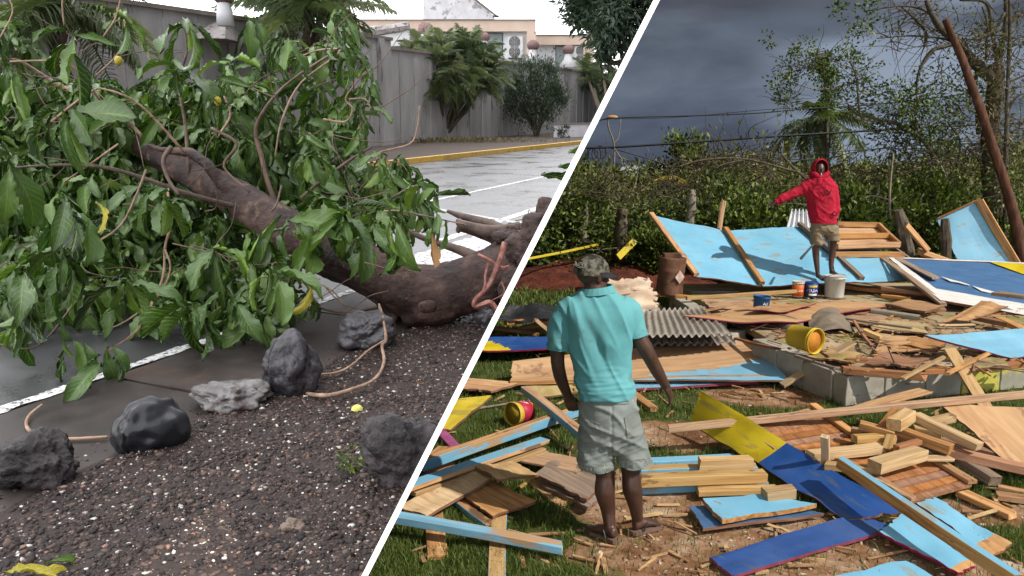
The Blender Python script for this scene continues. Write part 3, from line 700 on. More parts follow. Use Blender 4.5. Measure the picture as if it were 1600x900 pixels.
def fan(px, py, y, rpx, parent, m):
    c = D(px, py, y); r = rpx * y / F
    M = Matrix.Translation((c.x, y - 0.03, c.z)) @ Matrix.Rotation(pi / 2, 4, 'X')
    parts = []
    for rr in (1.0, 0.8, 0.6, 0.4):
        parts.append(tube([M @ Vector((r * rr * cos(a), r * rr * sin(a), 0)) for a in [2 * pi * q / 16 for q in range(17)]], 0.007, 4, 1))
    for q in range(8):
        a = 2 * pi * q / 8; parts.append(tube([M @ Vector((0, 0, 0)), M @ Vector((r * cos(a), r * sin(a), 0))], 0.006, 4, 1))
    v, f = join(parts); g_ = mesh('fan_grille', v, f, ACM, parent)
    v, f = revolve([(r * 0.98, -.034), (r * 0.98, -0.02), (0.02, -0.02)], M, 20); mesh('fan_opening', v, f, FRAMED, parent)
def aircon(px0, py0, px1, py1, y, label):
    c = D((px0 + px1) / 2, py1, y); e = empty('air_conditioner', (c.x, y - 0.1, c.z), label, 'air conditioner')
    facade_box('casing', px0, py0, px1, py1, y - 0.34, 0.33, ACM, e)
    cx = px0 + (px1 - px0) * 0.46; r = (px1 - px0) * 0.36
    fan(cx, py0 + (py1 - py0) * 0.27, y - 0.345, r, e, ACM); fan(cx, py0 + (py1 - py0) * 0.73, y - 0.345, r, e, ACM)
    facade_box('bracket', px0 + 1, py1, px1 - 1, py1 + 1.2, y - 0.3, 0.3, FRAMED, e)
def building(y, x0, xw, ytop, yf, label, win, cap=None):
    c = D(x0, 150, y); e = empty('flat_roofed_building', (c.x, y, 0.1), label, 'building')
    a = D(x0, ytop, y); b = D(xw, ytop, y)
    facade_box('wall', x0, ytop + 2, xw, 178, y, 6, BW, e)
    facade_box('fascia', x0 - 3, ytop, xw + 2, yf, y - 0.5, 7, FASC, e)
    facade_box('roof', x0 - 3.5, ytop - 1.2, xw + 2.5, ytop, y - 0.6, 7.2, CAPM, e)
    facade_box('corner_pier', xw - 12, yf, xw + 2, 178, y - 0.5, 1.2, FASC, e)
    for (wx0, wy0, wx1, wy1) in win:
        fr = facade_box('window', wx0, wy0, wx1, wy1, y - 0.04, 0.1, FRAMED, e)
        gl = facade_box('pane', wx0 + 1.2, wy0 + 1.5, wx1 - 1.4, wy1 - 0.6, y - 0.052, 0.05, GLASS, fr)
    return e
b1 = building(52, 560, 835, 31, 49, 'white flat roofed building with a deep peach fascia above the wall', [(755, 51, 786, 86), (690, 51, 720, 86), (640, 51, 668, 86)])
b2 = building(60, 838, 924, 55, 70, 'lower white building with a peach fascia, right of the taller one', [(868, 71, 892, 104)])
aircon(793, 57, 817, 90, 52, 'white twin fan air conditioner beside the dark window of the taller building')
aircon(898, 72, 919, 100, 60, 'white twin fan air conditioner on the lower building at right')
e = empty('gabled_building', (D(662, 30, 62).x, 62, 0), 'peeling white gable end rising behind the flat roof', 'building')
pa = [D(661, -6, 62), D(738, -4, 62), D(772, 25, 62), D(772, 60, 62), D(661, 60, 62)]
mesh('wall', [*pa, *[p + Vector((0, 5, 0)) for p in pa]], [(0, 1, 2, 3, 4), (9, 8, 7, 6, 5), (0, 5, 6, 1), (1, 6, 7, 2), (2, 7, 8, 3), (3, 8, 9, 4), (4, 9, 5, 0)], BPEEL, e)
v, f = tube([D(736, -6, 61.8), D(775, 24.5, 61.8)], 0.09, 6, 1); mesh('roof_edge', v, f, CAPM, e)
v, f = tube([D(775, 24, 61.8), D(775, 27, 61.8)], 0.22, 8, 1); mesh('drain_spout', v, f, FRAMED, e)
VENTM = mat('rusty_roof_vent', [(0.15, 0.085, 0.08), (0.30, 0.19, 0.18)], scale=8, stretch=(6, 6, 0.5), rough=0.6, bump=0.3, metal=0.3)
def vent(px, py, y, rpx, label, cone=True, hp=26, neck=False):
    r = rpx * y / F; c = D(px, py, y); e = empty('roof_vent', (c.x, y, c.z - hp * y / F), label, 'roof vent')
    prof = [(r * sin(pi * q / 12) * (1 if q not in (0, 12) else 0.15), -r * 0.85 * cos(pi * q / 12)) for q in range(13)]
    v, f = revolve(prof, Matrix.Translation(c), 20); mesh('turbine_head', v, f, VENTM, e, smooth=True)
    fins = []
    for q in range(18):
        a = 2 * pi * q / 18; fins.append(tube([c + Vector((r * 1.02 * sin(pi * w / 6) * cos(a + w * .1), r * 1.02 * sin(pi * w / 6) * sin(a + w * .1), -r * 0.87 * cos(pi * w / 6))) for w in range(7)], r * 0.045, 4, 1))
    v, f = join(fins); mesh('fin', v, f, VENTM, e)
    zb = c.z - hp * y / F; zt = c.z - r * 0.8
    v, f = revolve([(r * (1.9 if cone else 0.8), zb), (r * (0.75 if cone else .72), zt - r * 0.8), (r * 0.6, zt), (r * 0.55, zt + 0.1)], Matrix.Translation((c.x, c.y, 0)), 18)
    mesh('base_cone', v, f, BW, e, smooth=True)
vent(833, 71, 46, 9, 'turbine roof vent on a white cone, in front of the building corner')
vent(888, 78, 54, 8.5, 'turbine roof vent on a white cone, before the second window')
vent(935, 87, 58, 7, 'small turbine roof vent beside the overhanging tree', hp=18)
vent(665, 45, 44, 11, 'turbine roof vent on the left of the bushy palm top', hp=22)
vent(757, 58, 46, 8, 'turbine roof vent half hidden by the right side of the palm', hp=20)
vent(349, -8, 24, 16, 'big turbine vent on a round white neck above the near wall', cone=False, hp=44)
vent(536, 28, 30, 15, 'turbine roof vent among the leaves above the fallen crown', cone=False, hp=40)
# roofs just behind the boundary wall
ROOFM = mat('weathered_roof_slab', [(0.22, 0.19, 0.18), (0.40, 0.37, 0.36)], scale=3, rough=0.9, bump=0.4, wear=((0.10, 0.08, 0.08), 0.56, 5, (1, 1, 1)))
e = empty('roofed_outbuilding', (D(590, 70, 42).x, 42, 0), 'broken tiled roof slab sagging onto the top of the boundary wall', 'building')
v, f = tube([D(540, 54, 40), D(590, 48, 40), D(640, 40, 40)], [0.2, 0.25, 0.2], 7, 4, rough=0.3); mesh('ridge', v, f, ROOFM, e)
pa = [D(545, 56, 40), D(640, 43, 40), D(640, 72, 40), D(545, 72, 40)]
mesh('wall', [*pa, *[p + Vector((0, 4, 0)) for p in pa]], [(0, 1, 2, 3), (7, 6, 5, 4), (0, 4, 5, 1), (1, 5, 6, 2), (2, 6, 7, 3), (3, 7, 4, 0)], BW, e)
e = empty('tiled_roof_block', (D(318, 30, 24).x, 25, 0), 'low pale roof showing over the near part of the wall', 'building')
pa = [D(283, 28, 24.6), D(308, 20, 26), D(352, 27, 26), D(352, 60, 24.6), D(283, 60, 24.6)]
mesh('roof', [*pa, *[p + Vector((0, 3, 0)) for p in pa]], [(0, 1, 2, 3, 4), (9, 8, 7, 6, 5), (0, 5, 6, 1), (1, 6, 7, 2), (2, 7, 8, 3), (3, 8, 9, 4), (4, 9, 5, 0)], ROOFM, e)

# ------------------------------------------------------------------ palms and shrubs
def frond_mesh(L=1.6, leaf=0.42, seed=0, droop=0.5, n=30, m=PALMM, fan=False):
    rg = np.random.default_rng(seed); V = []; Fs = []; rn = []
    def q(t): return Vector((L * t * (1 - 0.15 * droop * t), 0, L * (0.25 * t - droop * t * t * 0.75)))
    tv, tf = tube([q(i / 6) for i in range(7)], [0.022, 0.006], 4, 1); V += [tuple(x) for x in tv]; Fs += [x for x in tf if len(x) == 4]
    for i in range(n):
        t = 0.12 + 0.86 * i / n; c = q(t); ll = leaf * sin(pi * (0.12 + 0.8 * t)) * rg.uniform(.8, 1.1)
        for sgn in (-1, 1):
            d = Vector((0.55 + 0.2 * rg.uniform(), sgn, -0.35 + rg.uniform(-.3, .35))).normalized(); w = 0.021
            b = len(V); s = Vector((w, 0, w * .3)); mid = c + d * ll * 0.5 + Vector((0, 0, 0.03)); tip = c + d * ll + Vector((0, 0, -ll * 0.35 * rg.uniform(.3, 1.4)))
            V += [tuple(c - s), tuple(c + s), tuple(mid + s * 1.2), tuple(mid - s * 1.2), tuple(tip)]
            Fs += [(b, b + 1, b + 2, b + 3), (b + 3, b + 2, b + 4, b + 3)[:3]]
    me = bpy.data.meshes.new('frond'); me.from_pydata(V, [], Fs); me.materials.append(m); me.update(); return me
FRONDS = [frond_mesh(seed=i, droop=0.5 + 0.35 * i, n=34) for i in range(3)]
DRYFR = [frond_mesh(seed=9, droop=1.3, n=20, m=FOL_BRN)]
def place_frond(parent, base, az, el, sc, me, name='frond'):
    o = bpy.data.objects.new(name, me); o.parent = parent; COL.objects.link(o)
    o.matrix_basis = Matrix.Translation(Vector(base) - root_loc(parent)) @ Matrix.Rotation(az, 4, 'Z') @ Matrix.Rotation(-el, 4, 'Y') @ Matrix.Rotation(RND.uniform(-.5, .5), 4, 'X') @ Matrix.Scale(sc, 4)
    return o
def palm(name, base, tops, nf, sc, label, trunk_r=0.09, cat='palm tree', el=(0.0, 1.2), bark=BARK, fronds=FRONDS, group=None):
    e = empty(name, base, label, cat, group)
    for tp in tops:
        mid = (Vector(base) + tp) / 2 + Vector((RND.uniform(-.15, .15), 0, 0))
        b0 = Vector(base) + Vector((RND.uniform(-.4, .4) if len(tops) > 1 else 0, RND.uniform(-.3, .3) if len(tops) > 1 else 0, 0))
        v, f = tube([b0, mid, tp], [trunk_r * 1.25, trunk_r, trunk_r * 0.8], 8, 5, rough=0.3); mesh('trunk', v, f, bark, e, smooth=True)
        for k in range(nf):
            place_frond(e, tp, 2 * pi * k / nf + RND.uniform(-.3, .3), RND.uniform(*el), sc * RND.uniform(.8, 1.15), RND.choice(fronds))
    return e
yb = P(690, 222).y
palm('clump_palm', P(690, 222), [D(x, y + 14, yb + dy) for x, y, dy in ((640, 82, 0), (660, 70, .6), (690, 66, -.3), (715, 82, .4), (742, 72, 0), (700, 102, -1), (665, 108, -.8), (735, 108, -.9), (648, 100, -.4), (630, 100, .3), (765, 100, .3), (755, 120, -.5), (690, 125, -1.4), (660, 130, -1.0), (682, 92, -1.2), (722, 66, 0), (752, 92, .2), (636, 118, -.6), (715, 120, -1.2))], 22, 0.92,
     'bushy clump palm with several leaning trunks before the ribbed wall', trunk_r=0.09, el=(-0.7, 1.35))
yb2 = P(950, 205).y
palm('low_palm', P(955, 212), [D(x, y, yb2 * 0.96 + dy) for x, y, dy in ((915, 112, 0), (940, 104, .6), (965, 110, 0), (925, 128, -.8), (950, 135, -.8))], 16, 1.0,
     'shaggy low palm at the far end of the wall, beside the white divider', trunk_r=0.1, el=(-0.7, 1.2))
palm('garden_palm', D(85, 140, 19), [D(70, 8, 19), D(110, 14, 18.6)], 16, 1.4, 'feathery palm rising behind the wall at far left', trunk_r=0.12, el=(-0.6, 1.0))
palm('garden_palm', D(470, 130, 26), [D(450, 18, 26), D(505, 8, 25.6), D(480, 34, 25)], 16, 1.45, 'feathery palm behind the highest leaves of the fallen crown', trunk_r=0.12, el=(-0.6, 1.1))
def shrub(name, base, rad, n, size, asp, label, cat='shrub', m=FOL, nc=26, seed=0, stems=6, up=0.5, stem_m=BARK, group=None, flat=0.9, cr=0.22, zc=None, fold=0.25, twigs=True, foliage='foliage'):
    rg = np.random.default_rng(seed); base = Vector(base); e = empty(name, base, label, cat, group)
    zc = rad[2] * 0.95 if zc is None else zc
    p, off, cl_ = clump_points(n, nc, rad, rg, cr=cr, flat=flat)
    d = off / np.array(rad) + rg.normal(size=p.shape) * 0.35 + np.array([0, 0, up]); cen = p + np.array(base) + np.array([0, 0, zc])
    k = cen[:, 2] > base.z + 0.02; V, Fs, rn = leaf_cards(cen[k], d[k], size, asp, rg, fold)
    prop(mesh(foliage, V, Fs, m, e, rnd=rn), kind='stuff')
    parts = []
    for i in range(stems):
        c = cl_[i % len(cl_)] * 0.85; tp = base + Vector((c[0], c[1], c[2] + zc)); mid = base.lerp(tp, 0.45) + Vector((c[0] * -.12, c[1] * -.12, 0.05))
        parts.append(tube([base + Vector((rg.uniform(-.06, .06), rg.uniform(-.06, .06), -0.03)), mid, tp], [0.045 * rad[2], 0.03 * rad[2], 0.008 * rad[2]], 5, 4, rough=0.3))
    if parts: v, f = join(parts); mesh('stem', v, f, stem_m, e)
    return e
ys = P(835, 215).y
shrub('dark_shrub', P(838, 216), (1.95, 1.4, 1.95), 7000, 0.2, 0.26, 'dense dark shrub with thin upright leaves in front of the far wall', m=FOL_DK, nc=60, seed=3, stems=14, up=0.6, zc=2.35, flat=1.0, cr=0.2)
shrub('dark_shrub', P(760, 212), (1.2, 1.1, 1.9), 3000, 0.17, 0.3, 'loose dark shrub hanging between the clump palm and the dense shrub', m=FOL_DK, nc=36, seed=5, stems=8, zc=2.6, cr=0.2)
shrub('small_shrub', P(880, 219), (0.5, 0.4, 0.4), 500, 0.12, 0.3, 'small shrub growing at the foot of the low white wall', m=FOL_DK, nc=12, seed=6)
shrub('verge_litter', P(700, 226), (4.5, 1.0, 0.16), 1500, 0.16, 0.3, 'leaf litter and twigs lying along the foot of the ribbed wall', cat='litter', m=FOL_BRN, nc=60, seed=8, stems=0, zc=0.1, cr=0.3)
# overhanging tree at the top, beside the divider
tb = D(1010, 190, 15.0); tb.z = max(0, tb.z)
e = shrub('overhanging_tree', Vector((D(1020, 300, 15).x, 15, 0.0)), (1.0, 1.2, 0.95), 8000, 0.15, 0.3, 'dark tree with thick drooping twigs overhanging the top of the street beside the divider', cat='tree', m=FOL_DK, nc=70, seed=14, stems=0, up=-0.1, zc=D(975, 5, 15).z, cr=0.17, flat=1.0, foliage='crown')
e.location.x = D(962, 5, 15).x
parts = []
for pts in ([(1045, 60), (1000, 30), (960, 10), (930, -10)], [(1030, 70), (985, 55), (950, 45), (930, 38)], [(1010, 90), (980, 95), (955, 98), (938, 88), (932, 72)], [(1020, 10), (960, -5), (910, 5), (892, -4)], [(990, 60), (965, 75), (948, 70)]):
    parts.append(tube([D(a, b, 15) for a, b in pts], [0.07, 0.02], 6, 5, rough=0.3))
v, f = join(parts); mesh('branch', v, f, BARK, e)
# ================================================================== THE FALLEN TREE
side('L')
TB = mat('fallen_tree_bark', [(0.014, 0.008, 0.007), (0.048, 0.026, 0.021), (0.15, 0.090, 0.070)], scale=4, rough=0.5, bump=1.0, bscale=30, bdist=0.02, spec=0.28, vary=0, wear=((0.13, 0.08, 0.055), 0.62, 5, (1, 1, 1)))
TWIG = mat('pale_twig_bark', [(0.15, 0.085, 0.055), (0.30, 0.19, 0.13), (0.42, 0.30, 0.21)], scale=14, rough=0.6, bump=0.3, vary=0.1)
TWIGD = mat('brown_branch_bark', [(0.05, 0.03, 0.022), (0.12, 0.075, 0.055), (0.18, 0.12, 0.09)], scale=10, rough=0.6, bump=0.5, vary=0.15)
ROOTR = mat('red_root', [(0.10, 0.035, 0.026), (0.25, 0.09, 0.065), (0.36, 0.18, 0.14)], scale=16, rough=0.5, bump=0.9, vary=0.1)
ROOTSOIL = mat('root_ball_soil', [(0.02, 0.013, 0.012), (0.055, 0.035, 0.03), (0.11, 0.075, 0.065)], scale=7, rough=0.7, bump=1.0, bscale=30, bdist=0.03, vary=0)
ft = empty('fallen_tree', P(690, 508), 'uprooted broad leaved tree lying across the pavement into the road', 'tree')
# trunk: base mass at right, then up and away to the left
def ztube(spec, **k):
    """spec = (px, py, depth, radius px)"""
    pts = [D(a, b, d) for a, b, d, r in spec]; rr = [r * d / F for a, b, d, r in spec]
    return tube(pts, rr, **k)
trunk = [(868, 385, 6.05, 50), (800, 420, 5.95, 50), (720, 452, 5.85, 46), (655, 458, 5.85, 48), (595, 428, 5.9, 38), (525, 396, 6.0, 34), (455, 362, 6.15, 35), (400, 328, 6.3, 32), (350, 298, 6.5, 28), (290, 268, 6.8, 21), (245, 245, 7.0, 16), (195, 210, 7.3, 12), (150, 178, 7.6, 8)]
V1 = ztube(trunk, seg=20, n=5, rough=0.12)
stub = [(690, 466, 5.8, 44), (662, 484, 5.75, 34), (634, 506, 5.72, 14)]
V2 = ztube(stub, seg=14, n=4, rough=0.2)
fork = [(385, 318, 6.3, 16), (345, 282, 6.35, 11), (322, 256, 6.4, 9), (295, 238, 6.5, 8), (262, 236, 6.6, 6), (230, 226, 6.8, 4)]
V3 = ztube(fork, seg=10, n=5, rough=0.3)
low = [(640, 480, 5.95, 40), (590, 452, 6.05, 24), (540, 430, 6.2, 17), (480, 410, 6.4, 14), (430, 390, 6.6, 10)]
V4 = ztube(low, seg=12, n=5, rough=0.25)
knot = ball(D(668, 480, 5.45), 0.075, 0.03, 0.055, 2)
Vt, Ft, Nt = remesh([V1, V2, V3, V4, knot], 0.014)
Vt2 = []
for v, n in zip(Vt, Nt):
    q = Vector(v); d = 0.012 * noise.noise(q * 6) + 0.006 * noise.noise(q * 17) - 0.006 * abs(noise.noise(Vector((q.x * 9, q.y * 9, q.z * 30))))
    Vt2.append(q + Vector(n) * d)
mesh('trunk', Vt2, Ft, TB, ft, smooth=True)
# root ball against the divider
rb = []
for (px, py, d, rx, ry) in ((838, 372, 5.75, 26, 40), (812, 388, 5.75, 26, 22), (852, 335, 5.9, 18, 26), (792, 368, 5.9, 22, 12), (842, 430, 5.65, 34, 50), (800, 455, 5.62, 22, 40)):
    c = D(px, py, d); rb.append(ball(c, rx * d / F, rx * d / F, ry * d / F, 3))
Vr, Fr, Nr = remesh(rb, 0.014)
Vr = [Vector(v) + Vector(n) * (0.035 * noise.noise(Vector(v) * 9) + 0.018 * noise.noise(Vector(v) * 26)) for v, n in zip(Vr, Nr)]
mesh('root_ball', Vr, Fr, ROOTSOIL, ft, smooth=False)
parts = []
for spec in ([(820, 372, 6.1, 7), (770, 352, 6.2, 8), (730, 340, 6.3, 7), (700, 330, 6.5, 3)], [(800, 385, 6.1, 12), (760, 368, 6.15, 9), (722, 356, 6.2, 7), (715, 364, 6.2, 3)],
             [(745, 402, 5.95, 10), (712, 388, 6.0, 7), (680, 378, 6.05, 5), (648, 366, 6.1, 4), (620, 350, 6.2, 3)], [(812, 355, 6.2, 9), (765, 362, 6.1, 10), (725, 352, 6.1, 8), (716, 345, 6.2, 4)]):
    o = mesh('root', *ztube(spec, seg=8, n=5, rough=0.4), TWIGD, ft, smooth=True)
for spec in ([(786, 378, 5.45, 5), (782, 400, 5.42, 5.5), (770, 432, 5.4, 5.5), (760, 452, 5.38, 5), (744, 468, 5.36, 5), (745, 478, 5.36, 5), (765, 472, 5.36, 6), (778, 485, 5.36, 6)],
             [(748, 398, 5.5, 3.5), (765, 406, 5.45, 3.5), (782, 418, 5.42, 3.5), (796, 416, 5.4, 3)], [(765, 412, 5.42, 2.6), (758, 430, 5.4, 2.6), (757, 446, 5.38, 2.4), (752, 462, 5.36, 2.4)],
             [(785, 440, 5.42, 2), (788, 458, 5.4, 1.6), (768, 470, 5.38, 1.2), (760, 478, 5.38, 0.8)]):
    mesh('root', *ztube([(a + 3 * noise.noise(Vector((b * .13, a * .1, 1))), b, c, r * .72 * (1 + .5 * noise.noise(Vector((b * .2, 0, 2))))) for a, b, c, r in spec], seg=9, n=7, rough=1.1), ROOTR, ft, smooth=True)
rg = np.random.default_rng(5); fib = []
for k in range(90):
    px, py = rg.uniform(790, 872), rg.uniform(335, 470); d = 5.95; c = D(px, py, d)
    q = [c]
    for j in range(3): q.append(q[-1] + Vector((rg.normal() * .03, rg.normal() * .03, rg.normal() * .035 - .015)))
    fib.append(tube(q, [0.004, 0.0015], 4, 2))
v, f = join(fib); prop(mesh('root_hair', v, f, TWIGD, ft), kind='stuff')
# branches and twigs seen in the photograph
twigs = [
 ([(400, 330, 6.3, 9), (300, 305, 6.1, 7), (230, 280, 6.0, 5), (165, 262, 5.9, 5), (90, 258, 5.8, 4), (20, 262, 5.7, 3)], TWIGD),
 ([(150, 178, 7.6, 12), (120, 150, 7.7, 9), (70, 120, 7.6, 6), (30, 95, 7.4, 4), (0, 92, 7.4, 3)], TWIG),
 ([(250, 245, 7.0, 7), (200, 190, 6.9, 6), (160, 160, 6.6, 4.5), (120, 110, 6.4, 4), (85, 96, 6.3, 3.5), (15, 96, 6.2, 3)], TWIG),
 ([(262, 300, 5.6, 4), (268, 345, 5.5, 4), (258, 385, 5.4, 4.2), (255, 430, 5.3, 4.2), (240, 470, 5.1, 4.2), (215, 515, 4.9, 4), (170, 548, 4.8, 3.5)], TWIG),
 ([(258, 390, 5.35, 3), (266, 420, 5.3, 3), (250, 460, 5.2, 3), (200, 500, 5.0, 3), (160, 518, 4.9, 2.6)], TWIG),
 ([(228, 265, 5.6, 4), (215, 300, 5.5, 4), (190, 350, 5.4, 3.6), (150, 380, 5.3, 3.2), (105, 405, 5.2, 3)], TWIG),
 ([(268, 230, 6.2, 7), (255, 250, 6.1, 6.5), (262, 278, 6.0, 6), (280, 305, 5.9, 5)], TWIGD),
 ([(188, 0, 6.0, 2.5), (180, 30, 6.0, 3), (160, 60, 6.0, 3)], TWIG),
 ([(185, 225, 6.0, 4), (150, 250, 5.9, 3.5), (100, 285, 5.8, 3)], TWIG),
 ([(295, 275, 6.6, 6), (290, 200, 6.8, 4.5), (280, 130, 6.9, 4), (292, 80, 6.9, 3.5), (288, 42, 6.9, 3)], TWIGD),
 ([(150, 118, 6.6, 3), (180, 90, 6.6, 3), (196, 60, 6.6, 2.6), (194, 30, 6.6, 2.4)], TWIG),
 ([(440, 345, 6.4, 10), (420, 290, 6.5, 8), (410, 250, 6.6, 7), (400, 200, 6.7, 5), (430, 150, 6.8, 4), (470, 115, 6.9, 4), (530, 80, 6.9, 3.5), (545, 90, 6.9, 3)], TWIGD),
 ([(470, 310, 6.0, 5), (500, 285, 6.1, 4.5), (540, 255, 6.2, 4), (580, 230, 6.3, 3)], TWIGD),
 ([(430, 245, 6.4, 3), (440, 190, 6.4, 3.4), (470, 130, 6.5, 3.4), (530, 82, 6.6, 3), (500, 78, 6.6, 2.6), (460, 92, 6.6, 2)], TWIG),
 ([(505, 186, 6.6, 3), (540, 190, 6.6, 3.2), (551, 170, 6.6, 3), (540, 155, 6.6, 2.6), (552, 135, 6.6, 2.4), (572, 112, 6.6, 2)], TWIG),
 ([(545, 155, 6.6, 2.6), (570, 155, 6.6, 2.4), (580, 170, 6.6, 2)], TWIG),
 ([(600, 262, 6.3, 3), (590, 240, 6.3, 3), (640, 225, 6.4, 3), (652, 200, 6.4, 2.8), (656, 165, 6.4, 2.4)], TWIG),
 ([(610, 310, 6.0, 3), (650, 290, 6.0, 3), (680, 300, 6.0, 2.6), (686, 325, 6.0, 2)], TWIGD),
 ([(600, 330, 5.8, 3.4), (625, 330, 5.8, 3), (700, 345, 6.0, 2.6), (745, 355, 6.1, 2)], TWIG),
 ([(590, 480, 5.7, 6), (540, 488, 5.6, 5), (500, 480, 5.6, 4), (480, 465, 5.6, 3)], TWIGD),
 ([(540, 482, 5.6, 3), (520, 455, 5.6, 2.6), (482, 436, 5.6, 2)], TWIG),
 ([(440, 290, 6.0, 3), (432, 320, 5.9, 3), (424, 330, 5.9, 3)], TWIGD),
 ([(340, 215, 6.6, 4), (360, 180, 6.7, 3.6), (350, 150, 6.7, 3)], TWIG),
 ([(80, 190, 6.2, 4), (140, 145, 6.2, 3.6), (165, 140, 6.2, 3.2), (220, 165, 6.3, 3.6), (290, 240, 6.4, 4)], TWIG),
 ([(0, 60, 5.6, 2.6), (20, 15, 5.6, 2.6), (0, -20, 5.6, 2)], TWIG),
 ([(100, 40, 6.0, 2.5), (98, 0, 6.0, 2.5), (112, -20, 6.0, 2)], TWIG),
 ([(120, 470, 5.0, 3), (60, 540, 4.7, 2.4), (0, 538, 4.6, 2)], TWIGD),
 ([(330, 200, 6.3, 4), (370, 225, 6.2, 4), (350, 260, 6.2, 4), (390, 300, 6.1, 4)], TWIGD),
]
for spec, m in twigs: mesh('branch', *ztube([(a, b, c, r * (.46 if m is TWIG else .55)) for a, b, c, r in spec], seg=7, n=5, rough=0.35), m, ft, smooth=True)
# thin shoots filling the crown
rg = np.random.default_rng(21); parts = []
for k in range(110):
    px, py = rg.uniform(-10, 620), rg.uniform(60, 480); d = rg.uniform(5.6, 7.4) if py < 380 else rg.uniform(5.0, 6)
    if py < 140 and rg.uniform() < .4: continue
    c = D(px, py, d)
    if c.z < 0.05: continue
    q = [c]; dr = Vector((rg.normal(), rg.normal() * .5, rg.normal() * .6)).normalized() * 0.16
    for j in range(3): q.append(q[-1] + dr + Vector((rg.normal() * .04, rg.normal() * .04, rg.normal() * .04)))
    parts.append(tube(q, [0.0048, 0.002], 5, 3))
v, f = join(parts); prop(mesh('twigs', v, f, TWIGD, ft, smooth=True), kind='stuff')

def leaf_mesh(kind, seed, m=LEAF, nv=16, nu=8):
    """one big obovate leaf, stalk at the origin, growing along +x; folded, curled and corrugated between the veins"""
    rs = random.Random(seed); L = 1.0; V = []; UV = []; Fs = []
    wmax = rs.uniform(0.32, 0.54); fold = rs.uniform(0.4, 1.15) if kind else rs.uniform(0.15, 0.6); curl = rs.uniform(0.3, 1.9); tw = rs.uniform(-.9, .9); side_ = rs.uniform(-.25, .25)
    for j in range(nv + 1):
        v = j / nv; w = wmax * (sin(pi * min(1, v ** 1.15)) ** 0.8 if v < 0.995 else 0.0) * (0.55 + 0.6 * v) + 0.004
        x = L * (sin(curl * v) / curl if curl > .05 else v); z = -L * (1 - cos(curl * v)) / curl; y0 = side_ * v * v
        for i in range(nu + 1):
            u = i / nu * 2 - 1; au = abs(u)
            rip = 0.024 * sin(2 * pi * (v * 8 - au * 2.2)) * min(1, au * 2.2) * (1 - (au > .95) * .5)
            edge = (0.035 * sin(v * 13 + seed + (2 if u > 0 else 0)) + .02 * sin(v * 29 + seed)) * au * au
            ty = u * w / 2 * cos(fold * au * 1.1); tz = au * w / 2 * sin(fold) + rip + edge
            a = tw * v; yy = ty * cos(a) - tz * sin(a); zz = ty * sin(a) + tz * cos(a)
            V.append((x + zz * sin(curl * v) * .8, y0 + yy, z + zz * cos(curl * v))); UV.append((i / nu, v))
    for j in range(nv):
        for i in range(nu): a = j * (nu + 1) + i; Fs.append((a, a + 1, a + nu + 2, a + nu + 1))
    me = bpy.data.meshes.new('leaf'); me.from_pydata(V, [], Fs); me.materials.append(m)
    l = me.uv_layers.new(name='UVMap')
    for lp in me.loops: l.data[lp.index].uv = UV[lp.vertex_index]
    me.polygons.foreach_set('use_smooth', np.ones(len(me.polygons), dtype=bool)); me.update()
    return me, np.array(V), np.array(Fs), np.array(UV)
LM = [leaf_mesh(i % 3, i * 3 + 1) for i in range(16)]
NHI = len(LM); LM += [leaf_mesh(i % 3, i * 5 + 2, nv=9, nu=4) for i in range(6)]
LMY = leaf_mesh(1, 91, LEAF_YEL); LMD = leaf_mesh(1, 77, LEAF_DRY)
def basis(d, up, roll):
    d = d.normalized(); y = up.cross(d)
    if y.length < 1e-3: y = Vector((0, 1, 0))
    y.normalize(); z = d.cross(y)
    return Matrix(((d.x, y.x, z.x), (d.y, y.y, z.y), (d.z, y.z, z.z))) @ Matrix.Rotation(roll, 3, 'X')
clusters = []
def inpoly(x, y, p):
    c = False; j = len(p) - 1
    for i in range(len(p)):
        if ((p[i][1] > y) != (p[j][1] > y)) and (x < (p[j][0] - p[i][0]) * (y - p[i][1]) / (p[j][1] - p[i][1]) + p[i][0]): c = not c
        j = i
    return c
OUT = [(-60, 20), (20, 40), (60, 70), (100, 100), (150, 120), (215, 130), (260, 110), (300, 95), (345, 110), (370, 90), (400, 50), (450, 62), (520, 40), (560, 60), (585, 130), (560, 170), (590, 190), (612, 235), (648, 258), (668, 300),
       (640, 330), (560, 330), (500, 345), (440, 380), (470, 430), (500, 470), (440, 500), (380, 500), (330, 500), (240, 520), (190, 560), (110, 560), (60, 540), (-60, 500)]
HOLE = [(392, 300), (350, 262), (300, 245), (245, 225), (195, 195), (180, 215), (240, 262), (300, 300), (360, 345), (430, 380), (520, 430), (640, 480), (680, 400), (560, 400), (480, 350)]
rg = np.random.default_rng(33); tries = 0
while len(clusters) < 430 and tries < 16000:
    tries += 1
    px, py = rg.uniform(-60, 670), rg.uniform(20, 560)
    if not inpoly(px, py, OUT): continue
    inh = inpoly(px, py, HOLE)
    y0 = 7.4 - max(0, (py - 150)) / 400 * 2.5 ; y0 = max(4.55, y0)
    front = rg.uniform(-0.15, 1.3) ** 1.0
    d = y0 + front * (0.9 if not inh else 1.2) + (0.9 if inh else 0)
    if inh and d < 7.1: continue
    c = D(px, py, d)
    if c.z < 0.18: continue
    if py < 120 and px > 230 and px < 560 and rg.uniform() < 0.45: continue
    clusters.append((c, rg.uniform(0.20, 0.40), 'n', int(rg.integers(5, 9))))
tries = 0; nb = 0
